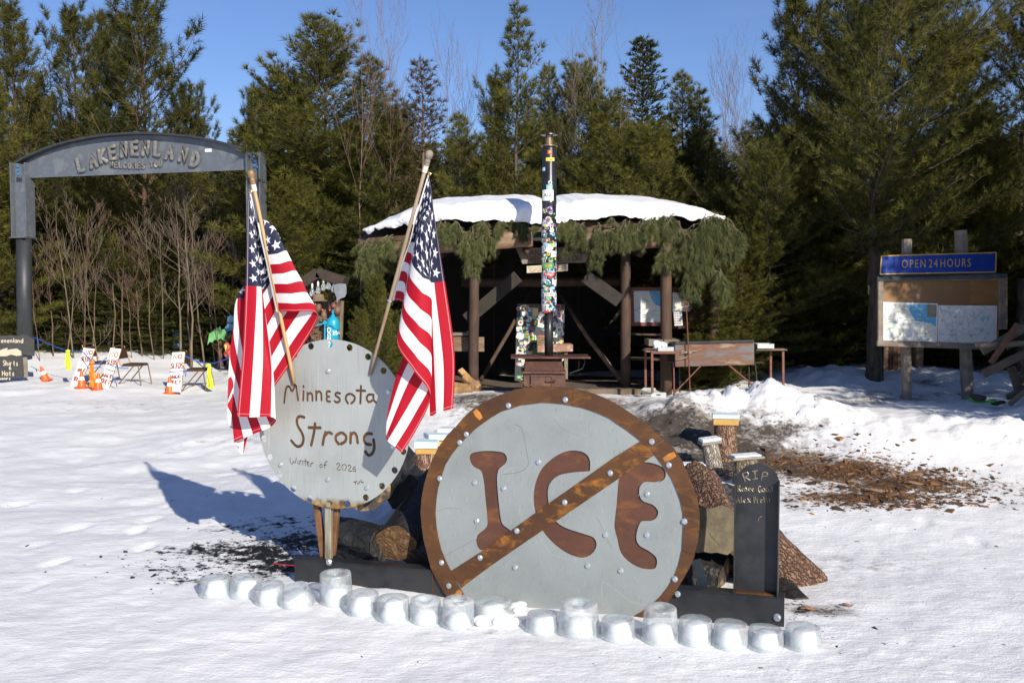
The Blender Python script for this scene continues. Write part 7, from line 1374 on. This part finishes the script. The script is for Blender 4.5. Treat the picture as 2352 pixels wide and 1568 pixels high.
t = thing('tool_rack', 'rusty iron fittings with red knobs hung in the stand', 'fittings', d3(430, 900, .3))
for X, y0, y1, w in [(360, 620, 780, .05), (450, 740, 960, .045), (610, 640, 740, .05), (655, 680, 830, .06), (400, 860, 1000, .03)]: q = MB(); q.tube([d3(X, y0, .3), d3(X + 6, (y0 + y1) / 2, .28), d3(X, y1, .3)], [w * .8, w, w * .6], 8); q.build('fitting', M_CHAIN, t, smooth=True)
for X, Y in [(312, 660), (425, 742), (545, 745), (598, 685)]: q = MB(); q.sphere(d3(X, Y, .22), .018, 8, 6); q.build('red_knob', flat('red_knob_paint', (.45, .02, .02), .4), t)
q = MB(); q.tube([d3(365, 860, .15), d3(540, 895, .15)], .012, 6); q.build('spanner', M_CHAIN, t); q = MB(); q.tube([d3(385 + 20 * math.cos(a), 866 + 20 * math.sin(a), .14) for a in [k * .785 for k in range(8)]], .01, 5, closed=True); q.build('spanner_ring', M_CHAIN, t)
# ------------------------------------------------------------------ the entrance arch
M_ARCH = pm('grey_painted_steel', (.135, .15, .175), (.105, .12, .14), scale=3, rough=.45, metal=.25, bump=.12, c3=(.16, .17, .185)); M_ARCHDARK = pm('black_pipe_shaded_flange', (.040, .044, .05), (.03, .032, .036), scale=4, rough=.5, metal=.2, bump=.1); M_BLUEBOLT = flat('blue_bolt', (.03, .17, .42), .4)
M_LETTER = pm('grey_weathered_letter_wood', (.17, .165, .155), (.10, .1, .1), scale=7, rough=.8, bump=.4, c3=(.45, .42, .34), lo=.35, hi=.78)
az = lambda X, Y: (X * .47826 / 1.7415, (450 + Y * .47826) / 1.7415)
A0, A1 = at(50, 400, 25.4), at(590, 390, 24.0); AE = A1 - A0; AE.z = 0; AE.normalize(); AN = V(AE.y, -AE.x, 0); AP = Plane(A0, AE, AN)
def a3(X, Y, h=0): return AP.w(*AP.uv(*az(X, Y)), h)
ARCH = thing('entrance_arch', 'tall grey steel entrance arch with raised wooden letters', 'arch', a3(210, 1960))
TOPC = [(178, 432), (235, 398), (300, 368), (400, 325), (500, 290), (600, 262), (700, 240), (800, 222), (900, 208), (1000, 200), (1130, 192), (1250, 191), (1350, 195), (1480, 204), (1600, 216), (1700, 230), (1800, 250), (1900, 274), (2000, 302), (2090, 332)]
q = MB(); q.prism([a3(*p) for p in [(2088, 480), (2090, 332)] + TOPC[::-1][1:] + [(180, 550)]][::1], AN, .03); q.build('web', M_ARCH, ARCH)
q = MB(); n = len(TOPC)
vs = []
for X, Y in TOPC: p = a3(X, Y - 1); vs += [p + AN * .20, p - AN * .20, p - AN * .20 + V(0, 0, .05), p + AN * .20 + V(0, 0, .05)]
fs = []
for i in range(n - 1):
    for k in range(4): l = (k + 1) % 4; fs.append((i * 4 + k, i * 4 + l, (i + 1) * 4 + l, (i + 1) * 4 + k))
fs += [(0, 3, 2, 1), ((n - 1) * 4, (n - 1) * 4 + 1, (n - 1) * 4 + 2, (n - 1) * 4 + 3)]; q.add(vs, [f[::-1] for f in fs]); q.build('top_flange', M_ARCHDARK, ARCH)  # dark pipe colour stands in for shade under the flange
q = MB(); q.prism([a3(1090, 192), a3(1190, 192), a3(1150, 158), a3(1120, 158)], AN, .04); q.build('lifting_lug', M_ARCH, ARCH)
def ibeam(X0, X1, y0, y1, hw, nm):
    for off in (-1, 1): q = MB(); xm = (X0 + X1) / 2; a, b = a3(xm + off * (X1 - X0) / 2, y0), a3(xm + off * (X1 - X0) / 2 + 14, y1); q.obox((a + b) / 2, AE * .014, AN * hw, (b - a) / 2); q.build('post_flange', M_ARCH, ARCH)
    q = MB(); q.prism([a3(X0 + 6, y0 + 2, .03), a3(X0 + 20, y1 - 2, .03), a3(X1 + 8, y1 - 2, .03), a3(X1 - 6, y0 + 2, .03)], AN, .02); q.build('post_web', M_ARCH, ARCH)
ibeam(122, 242, 424, 1042, .17, 'left'); ibeam(2086, 2194, 336, 1500, .17, 'right')
for X, Y, w in [(195, 1048, 140)]: q = MB(); q.obox(a3(X, Y), AE * (w / 2 * .47826 / 1.7415 * 25.4 / F_PX), AN * .24, V(0, 0, .012)); q.build('base_plate', M_ARCH, ARCH)
for X, y0, y1, r in [(208, 1052, 1990, 62), (2150, 1500, 2000, 55)]: q = MB(); k = .47826 / 1.7415 * 25 / F_PX; q.tube([a3(X, y1), a3(X - 8, y0)], r * k, 20); q.build('pipe_post', M_ARCHDARK, ARCH, smooth=True)
for X, Y in [(2145, 370), (2145, 410), (2145, 448), (2168, 458), (198, 460), (198, 492), (198, 528)]: q = MB(); k = 10 * .2746 * 25 / F_PX; q.lathe([(k, 0), (k, .03)], a3(X, Y, .19 if X < 300 else .06), 6, AN); q.build('bolt', M_BLUEBOLT, ARCH)
q = MB(); q.prism([a3(178, 432, .18), a3(178, 550, .18), a3(222, 552, .18), a3(220, 440, .18)], AN, .02); q.build('bolt_plate', M_ARCH, ARCH)
BIG = [('L', 682, 440, -17), ('A', 785, 405, -14), ('K', 868, 365, -12), ('E', 952, 340, -9), ('N', 1046, 315, -6), ('E', 1136, 303, -2), ('N', 1230, 303, 2), ('L', 1325, 308, 5), ('A', 1428, 332, 9), ('N', 1545, 357, 13), ('D', 1640, 397, 17)]
def chunky(ch, X, Y, rot, h, w, r, lift, mat):
    c0 = AP.uv(*az(X, Y)); k = .2746 * 24.7 / F_PX; hh, ww = h * k, w * k; cr, sr = math.cos(math.radians(-rot)), math.sin(math.radians(-rot)); m = MB(); j = 0
    for st in G[ch]:
        pts = []
        for x, y in smooth_path(st, 2) if len(st) > 5 else st:
            a, b = (x / .6 - .5) * ww, (y - .5) * hh; pts.append(AP.w(c0[0] + a * cr - b * sr, c0[1] + a * sr + b * cr, lift + j))
        d0 = (pts[0] - pts[1]).normalized() * r * k * .8; d1 = (pts[-1] - pts[-2]).normalized() * r * k * .8; pts = [pts[0] + d0, pts[0] + d0 * .5] + pts + [pts[-1] + d1 * .5, pts[-1] + d1]
        m.tube(pts, [r * k * .6, r * k * .92] + [r * k] * (len(pts) - 4) + [r * k * .92, r * k * .6], 10, flat=(AP.n, .75)); j += .002
    return m.build('letter', mat, ARCH, smooth=True)
for ch, X, Y, rot in BIG: chunky(ch, X, Y, rot, 104, 54 if ch != 'L' else 44, 19, .045, M_LETTER)
for i, ch in enumerate('WELCOMES'): chunky(ch, 938 + i * 38, 446 - 2.4 * abs(i - 3.5) * (1 if i < 4 else -.2), -4, 44, 24, 8.5, .03, M_LETTER)
for i, ch in enumerate('YOU'): chunky(ch, 1275 + i * 36, 434, 4, 44, 24, 8.5, .03, M_LETTER)
q = MB(); q.obox(a3(1743, 318, .004), AE * .09, V(0, 0, 1) * .04, AN * .003); q.build('white_sticker', flat('small_white_plate', (.6, .62, .66), .4), ARCH)
# ------------------------------------------------------------------ the sled signs, chairs, cones, rope and ribbons
bz = lambda X, Y: (X * .25635, 574.2 + Y * .25635)
M_TUBEBR = pm('bronze_chair_tube', (.20, .125, .05), (.15, .09, .035), scale=9, rough=.4, metal=.5, bump=.05); M_VINYL = pm('brown_vinyl', (.06, .032, .022), (.045, .026, .02), scale=9, rough=.5, bump=.1); M_BOARDW = pm('white_board', (.80, .78, .74), (.74, .71, .66), scale=5, rough=.6, bump=.05); M_BLOOD = pm('dark_red_brush_paint', (.26, .02, .015), (.17, .018, .014), scale=9, rough=.5, bump=.1); M_ORPAINT = flat('orange_red_brush_paint', (.50, .12, .03), .5); M_PLY3 = flat('plywood_edge', (.42, .25, .09), .7)
YC = 21.4
def stack_chair():
    r = thing('stacking_chair', 'x', 'chair', (0, 0, 0), 'brown stacking chairs behind the sled signs'); 
    def tb(nm, pts): q = MB(); q.tube(smooth_path(pts, 3), .0125, 7); q.build(nm, M_TUBEBR, r, local=True)
    for s in (-.23, .23): tb('front_leg', [(.20, s, .44), (.27, s * 1.1, 0)]); tb('rear_leg', [(.10, s, .43), (-.27, s * 1.1, 0)]); tb('back_upright', [(-.16, s, .40), (-.22, s, .50), (-.33, s, .80), (-.345, s, .84)])
    tb('seat_rail', [(-.18, -.23, .425), (.2, -.23, .43), (.225, 0, .43), (.2, .23, .43), (-.18, .23, .425)])
    tb('top_rail', [(-.345, -.23, .83), (-.352, -.12, .86), (-.352, .12, .86), (-.345, .23, .83)])
    q = MB(); q.box((.02, 0, .452), (.40, .42, .04)); q.build('seat', M_VINYL, r, local=True, bevel=.015)
    q = MB(); q.obox(V(-.285, 0, .69), V(-.035, 0, .115), V(0, .215, 0), V(.012, 0, .004)); q.build('backrest', M_VINYL, r, local=True, bevel=.008); return r
CHR = stack_chair()
def sledsign(lab, quad, tops, lines, yc, chx, chlab, first, dy=0, orange=False):
    q4 = [bz(*p) for p in quad]; b0, b1 = at(*q4[3], yc), at(*q4[2], yc); dep = .32
    # the board leans back against the chair
    n = V(-.15, -1, .36).normalized(); pl = Plane((b0 + b1) / 2, V(1, 0, 0), n); t = thing('sled_sign', lab, 'sign', (b0 + b1) / 2, 'painted sled signs leaning on chairs'); c4 = [pl.p(*p) for p in q4]
    s = MB(); s.prism([c4[0], c4[3], c4[2], c4[1]], pl.n, .02); s.build('board', M_BOARDW, t); e = MB(); e.beam(c4[1] + pl.ex * .004 - pl.n * .01, c4[2] + pl.ex * .004 - pl.n * .01, .008, .021, pl.n); e.build('board_edge', M_PLY3, t)
    for k, (tx, a, b, h) in enumerate(lines):
        m = MB(); stroke_text(m, tx, pl, *pl.uv(*bz(*a)), *pl.uv(*bz(*b)), h * .25635 * yc / F_PX, .0125, .001, .2); m.build('brush_lettering', M_ORPAINT if orange and k == 0 else M_BLOOD, t)
    c = CHR if first else copy_tree(CHR); c['label'] = chlab; x = at(*bz(chx, 1000), yc).x; c.location = (x, yc + .62, gz(x, yc + .62) - .01); c.rotation_euler = (0, 0, -.12 + dy); return t
sledsign('leftmost white NO SLEDS WALK ONLY board with an orange ribbon over it', [(752, 875), (850, 886), (705, 1232), (628, 1215)], None, [('NO', (762, 930), (825, 934), 36), ('SLEDS', (727, 990), (808, 996), 40), ('WALK', (692, 1085), (760, 1092), 32), ('ONLY', (658, 1165), (712, 1178), 36)], YC + .2, 815, 'brown stacking chair behind the leftmost sled sign', True)
sledsign('middle white NO SLEDS WALK ONLY board with orange lettering on top', [(990, 875), (1085, 886), (970, 1248), (890, 1235)], None, [('NO', (980, 955), (1052, 958), 46), ('SLEDS', (955, 1022), (1045, 1026), 42), ('WALK', (918, 1135), (998, 1148), 34), ('ONLY', (905, 1185), (975, 1205), 40)], YC, 1105, 'brown stacking chair behind the middle sled sign', False, .02, True)
sledsign('rightmost white NO SLEDS WALK ONLY board standing alone beside a cone', [(1545, 916), (1655, 912), (1620, 1270), (1515, 1268)], None, [('NO', (1553, 975), (1628, 972), 40), ('SLEDS', (1530, 1060), (1640, 1058), 50), ('WALK', (1528, 1148), (1610, 1146), 30), ('ONLY', (1525, 1200), (1620, 1198), 36)], YC - .3, 1690, 'brown stacking chair behind the rightmost sled sign', False, .06)
M_CONE = flat('orange_cone_plastic', (.75, .12, .015), .45); M_REFL = flat('white_reflective_band', (.78, .78, .76), .4)
def cone(): 
    r = thing('traffic_cone', 'x', 'traffic cone', (0, 0, 0), 'small orange traffic cones'); q = MB(); q.lathe([(.125, 0), (.13, .006), (.13, .014), (.085, .02), (.08, .03), (.055, .14), (.0545, .141)], V(0, 0, 0), 18); q.lathe([(.042, .2), (.0415, .201), (.022, .295), (.016, .305), (.002, .306)], V(0, 0, 0), 18); q.build('cone_body', M_CONE, r, local=True, smooth=False); q = MB(); q.lathe([(.0555, .1395), (.0432, .2015)], V(0, 0, 0), 18); q.build('reflective_band', M_REFL, r, local=True); return r
CN = cone(); first = True
for X, Y, lab, tl in [(415, 1172, 'tilted traffic cone by itself left of the sled signs', (.1, -.3)), (733, 1230, 'traffic cone in front of the leftmost sled sign', (0, 0)), (880, 1250, 'traffic cone between the first two sled signs', (0, .03)), (1521, 1286, 'traffic cone at the foot of the rightmost sled sign', (0, .02))]:
    c = CN if first else copy_tree(CN); first = False; g = ground(*bz(X, Y)); c.location = g + V(0, 0, -.005); s = 1.18; c.scale = (s, s, s); c.rotation_euler = (tl[0], tl[1], 0); c['label'] = lab
M_HIVIS = flat('yellow_hi_vis_ribbon', (.62, .80, .02), .6); M_HIOR = flat('orange_hi_vis_ribbon', (.85, .20, .01), .6); M_ROPE = flat('blue_rope', (.02, .09, .42), .6)
def ribbon(lab, pts, ws, mat, Y):
    t = thing('ribbon', lab, 'ribbon', at(*bz(*pts[0]), Y), 'marker ribbons tied to the rope')
    for k in (-1, 1):
        q = MB(); P = []; 
        for i, (p, w) in enumerate(zip(smooth_path(pts, 4), np.interp(np.linspace(0, 1, (len(pts) - 1) * 4 + 1), np.linspace(0, 1, len(ws)), ws))):
            c0 = at(*bz(*p), Y); d = w * .25635 * Y / F_PX / 2; f = .03 * math.sin(i * 1.1 + k); P += [c0 + V(-d + d * .3 * k, f - .02 * k, 0), c0 + V(d * .2 * k, -f - .03 * k, 0), c0 + V(d + d * .3 * k, f * .5 - .02 * k, 0)]
        n = len(P) // 3; q.add(P + [p + V(0, .006, 0) for p in P], [(i * 3 + j, i * 3 + j + 1, i * 3 + j + 4, i * 3 + j + 3) for i in range(n - 1) for j in (0, 1)] + [(3 * n + i * 3 + j + 3, 3 * n + i * 3 + j + 4, 3 * n + i * 3 + j + 1, 3 * n + i * 3 + j) for i in range(n - 1) for j in (0, 1)]); q.build('tail', mat, t)
    q = MB(); q.sphere(at(*bz(pts[0][0], pts[0][1] + 12), Y - .02), .055, 8, 6, (1, .8, .8)); q.build('knot', mat, t)
ribbon('yellow ribbon hanging on the rope left of the sled signs', [(610, 895), (608, 960), (612, 1075)], [20, 38, 42], M_HIVIS, 22.0); ribbon('orange ribbon hanging on the leftmost sled sign', [(825, 995), (822, 1080), (835, 1160), (832, 1230)], [20, 36, 62, 44], M_HIOR, 21.2); ribbon('yellow ribbon hanging on the rope right of the rightmost sled sign', [(1868, 1020), (1878, 1120), (1886, 1240)], [26, 34, 52], M_HIVIS, 21.3)
t = thing('blue_rope', 'blue rope strung from the arch post across the sled signs', 'rope', at(*bz(280, 780), 23.6))
for pts in [[(280, 780, 23.6), (340, 795, 23.2), (460, 850, 22.6), (600, 902, 22.05), (680, 912, 21.8), (740, 912, 21.5), (820, 995, 21.3), (880, 1020, 21.4), (960, 960, 21.5)], [(960, 1015, 21.3), (1060, 1055, 21.3), (1150, 1058, 21.4)], [(1660, 950, 21.3), (1750, 988, 21.3), (1855, 1018, 21.35), (1960, 1000, 21.8), (2090, 952, 22.4)], [(1520, 1090, 20.95), (1640, 1085, 20.95), (1710, 1080, 21.3)], [(1650, 1088, 20.9), (1665, 1110, 20.9), (1658, 1130, 20.9)], [(780, 1058, 21.3), (850, 1052, 21.3), (910, 1050, 21.5)], [(1000, 1120, 21.2), (1040, 1190, 21.2), (1046, 1225, 21.2)], [(335, 795, 23.2), (342, 840, 23.2), (338, 875, 23.2)]]: q = MB(); q.tube(smooth_path([tuple(at(*bz(X, Y), d)) for X, Y, d in pts], 4), .011, 6); q.build('rope_length', M_ROPE, t)
# painted board at the left edge
M_BLACKBOARD = pm('black_painted_board', (.030, .030, .031), (.05, .047, .042), scale=6, rough=.7, bump=.4, stretch=(1, 1, 6)); YB = 22.6
SBP = Plane(at(40, 870, YB), V(1, 0, 0), V(0, -1, .05)); t = thing('painted_board', 'black board painted with white words and a small skull like fish at the left edge', 'sign', at(30, 872, YB)); q = MB(); q.prism([SBP.p(*bz(*p)) for p in [(-120, 1160), (205, 1140), (205, 935), (302, 950), (305, 800), (255, 768), (210, 756), (160, 770), (100, 762), (40, 768), (-120, 766)]], SBP.n, .04); q.build('board', M_BLACKBOARD, t)
q = MB(); q.beam(SBP.p(*bz(225, 960)), SBP.p(*bz(235, 1140)), .02, .09, V(1, 0, 0)); q.build('stake', M_PLANKGREY, t)
m = MB()
for tx, a, b, h in [('Lakenenland', (-70, 828), (208, 830), 40), ('Shirts', (28, 1035), (165, 1033), 46), ('&', (80, 1070), (100, 1070), 30), ('Hats', (22, 1125), (132, 1122), 44), ('Souvenirs', (-60, 1163), (95, 1160), 26)]: stroke_text(m, tx.replace('v', 'u'), SBP, *SBP.uv(*bz(*a)), *SBP.uv(*bz(*b)), h * .25635 * YB / F_PX, .011, .002, .3)
m.build('white_lettering', M_SIGNBONE, t)
q = MB(); q.prism([SBP.w(*SBP.uv(*bz(*p)), .004) for p in [(-40, 920), (-20, 950), (60, 950), (100, 935), (150, 948), (193, 942), (190, 905), (150, 882), (100, 888), (60, 895), (72, 875), (30, 885), (0, 898)]], SBP.n, .003); q.build('fish_shape', M_SIGNBONE, t)
# painted cut-outs in the trees
M_PALM = pm('green_painted_sheet', (.10, .30, .08), (.14, .38, .14), scale=6, rough=.6); M_PALMT = pm('brown_painted_sheet', (.14, .06, .04), (.10, .045, .03), scale=9, rough=.7); M_SKYP = pm('light_blue_painted_sheet', (.20, .42, .62), (.26, .50, .70), scale=6, rough=.6); M_FLAM = flat('coral_paint', (.55, .10, .07), .5)
def cutout(pts, Y, th=.03): pl = Plane(at(*bz(*pts[0]), Y), V(1, 0, 0), V(0, -1, 0)); q = MB(); q.prism([pl.p(*bz(*p)) for p in pts], V(0, -1, 0), th); return q
t = thing('palm_cutout', 'painted steel palm tree among the firs left of the left flag', 'palm sculpture', at(*bz(1975, 1035), 25.6)); cutout([(1858, 850), (1880, 820), (1900, 828), (1925, 800), (1950, 812), (1975, 790), (2000, 808), (2015, 770), (2025, 735), (2010, 705), (1980, 712), (1972, 680), (1955, 700), (1920, 708), (1905, 730), (1875, 745), (1868, 790)], 25.5).build('fronds', M_PALM, t); cutout([(1958, 1035), (2000, 1035), (1990, 920), (1985, 815), (1955, 812), (1950, 920)], 25.58).build('trunk_plate', M_PALMT, t)
t = thing('flamingo_cutout', 'small coral flamingo beside the painted palm', 'bird sculpture', at(*bz(2040, 960), 25.3)); q = MB(); q.tube(smooth_path([tuple(at(*bz(X, Y), 25.3)) for X, Y in [(2022, 860), (2030, 845), (2045, 850), (2050, 880), (2035, 905), (2030, 930), (2060, 945)]], 4), .055, 7); q.build('neck', M_FLAM, t); q = MB(); q.sphere(at(*bz(2075, 930), 25.3), .17, 10, 7, (1.2, .6, .8)); q.build('bird_body', M_FLAM, t); q = MB(); q.lathe([(.045, 0), (.002, .16)], at(*bz(2024, 850), 25.28), 7, V(0, -.2, -1)); q.build('beak', M_MAPYEL, t)
t = thing('fish_cutout', 'light blue painted figure with a mesh body behind the palm', 'sculpture', at(*bz(2050, 830), 26)); cutout([(2000, 800), (2020, 820), (2060, 780), (2100, 740), (2100, 640), (2050, 650), (2015, 690), (2030, 730)], 25.9).build('mesh_body', M_SKYP, t); cutout([(2030, 650), (2095, 640), (2092, 590), (2070, 583), (2040, 595)], 25.85).build('head_plate', M_SKYP, t)
t = thing('blue_post', 'light blue painted post deep among the firs', 'post', at(*bz(1590, 880), 28)); q = MB(); q.tube([at(*bz(1600, 880), 28), at(*bz(1590, 660), 28)], .17, 10); q.build('shaft', M_SKYP, t)
# ------------------------------------------------------------------ loose bits on the snow
def scatter(nm, lab, mats, spots, n, size, seed, flatness=.35, cnt=None):
    rg = random.Random(seed); q = MB()
    for i in range(n):
        px, py, rx, ry = rg.choice(spots); c0 = ground(px, py); x, y = c0.x + rg.gauss(0, rx), c0.y + rg.gauss(0, ry); z = gz(x, y); s = rg.uniform(*size) * (1 if rg.random() < .9 else 2.0); a = rg.uniform(0, 3.14); e = rg.uniform(-.3, .3)
        hx = V(math.cos(a), math.sin(a), e) * s; hy = V(-math.sin(a), math.cos(a), rg.uniform(-.3, .3)) * s * rg.uniform(.25, .6); hz = V(-e * math.cos(a), -e * math.sin(a), 1) * s * flatness * rg.uniform(.3, .8); q.obox(V(x, y, z + s * .0), hx, hy, hz, rg.randrange(len(mats)))
    meta(q.build(nm, mats), lab, kind='stuff')
M_CHIP1 = flat('dark_wood_chip', (.06, .033, .018), .8); M_CHIP2 = flat('orange_wood_chip', (.27, .135, .05), .8); M_CHIP3 = flat('brown_wood_chip', (.15, .08, .04), .8); M_COAL = flat('charcoal_bit', (.012, .012, .012), .6)
scatter('wood_chips', 'bark and wood chips strewn right of the grave marker', [M_CHIP1, M_CHIP1, M_CHIP1, M_CHIP3, M_CHIP2, M_CHIP3], [(1930, 1085, .6, .35), (2080, 1112, .7, .3), (1990, 1140, .6, .22), (2120, 1095, .4, .25), (1840, 1062, .5, .3), (2030, 1160, .6, .1), (2150, 1140, .5, .2)], 1700, (.007, .032), 1)
scatter('charcoal_bits', 'bits of charcoal strewn left of the black channel', [M_COAL], [(600, 1270, .5, .45), (650, 1300, .35, .3), (480, 1290, .5, .3), (560, 1330, .5, .2), (700, 1235, .3, .4)], 520, (.004, .016), 2)
scatter('bark_crumbs', 'small crumbs of bark on the trodden snow', [M_CHIP1, M_CHIP3, M_COAL], [(1900, 1420, .3, .15), (2100, 1300, 1.0, .8), (1900, 1460, .5, .25), (1950, 1200, .6, .5), (2200, 1180, .8, .4), (1850, 1400, .15, .15), (1850, 1400, .12, .1), (300, 1150, 1.2, 1.0), (1300, 1530, 1.6, .15)], 170, (.003, .011), 3)
for px, py, L, lab in [(1858, 1400, .12, 'largest bark piece by the flaking log'), (1960, 1108, .16, 'dark bark slab left of the chip bed'), (2010, 1128, .2, 'long brown bark slab in the chip bed'), (2100, 1112, .2, 'bark slab at the right of the chip bed'), (1946, 1392, .08, 'bark flake right of the ice blocks'), (2090, 1165, .1, 'thin bark flake below the chip bed')]:
    g = ground(px, py); t = thing('bark_piece', lab, 'bark piece', g, 'bark pieces on the snow'); q = MB(); a = R_.uniform(-.4, .4); q.tube([g + V(math.cos(a) * L * (i / 4 - .5), math.sin(a) * L * (i / 4 - .5), .012 + .008 * math.sin(i * 1.5)) for i in range(5)], [L * .1, L * .24, L * .27, L * .22, L * .08], 7, flat=(V(0, 0, 1), .3)); q.build('flake', M_LOGBARK, t)
g0, g1 = ground(627, 1297), ground(676, 1303); q = MB(); q.tube([g0 + V(0, 0, .012), g1 + V(0, 0, .012)], .0045, 5); meta(q.build('red_stick', flat('red_plastic_stick', (.5, .02, .02), .4)), 'thin red stick lying in the soot left of the channel', 'stick')
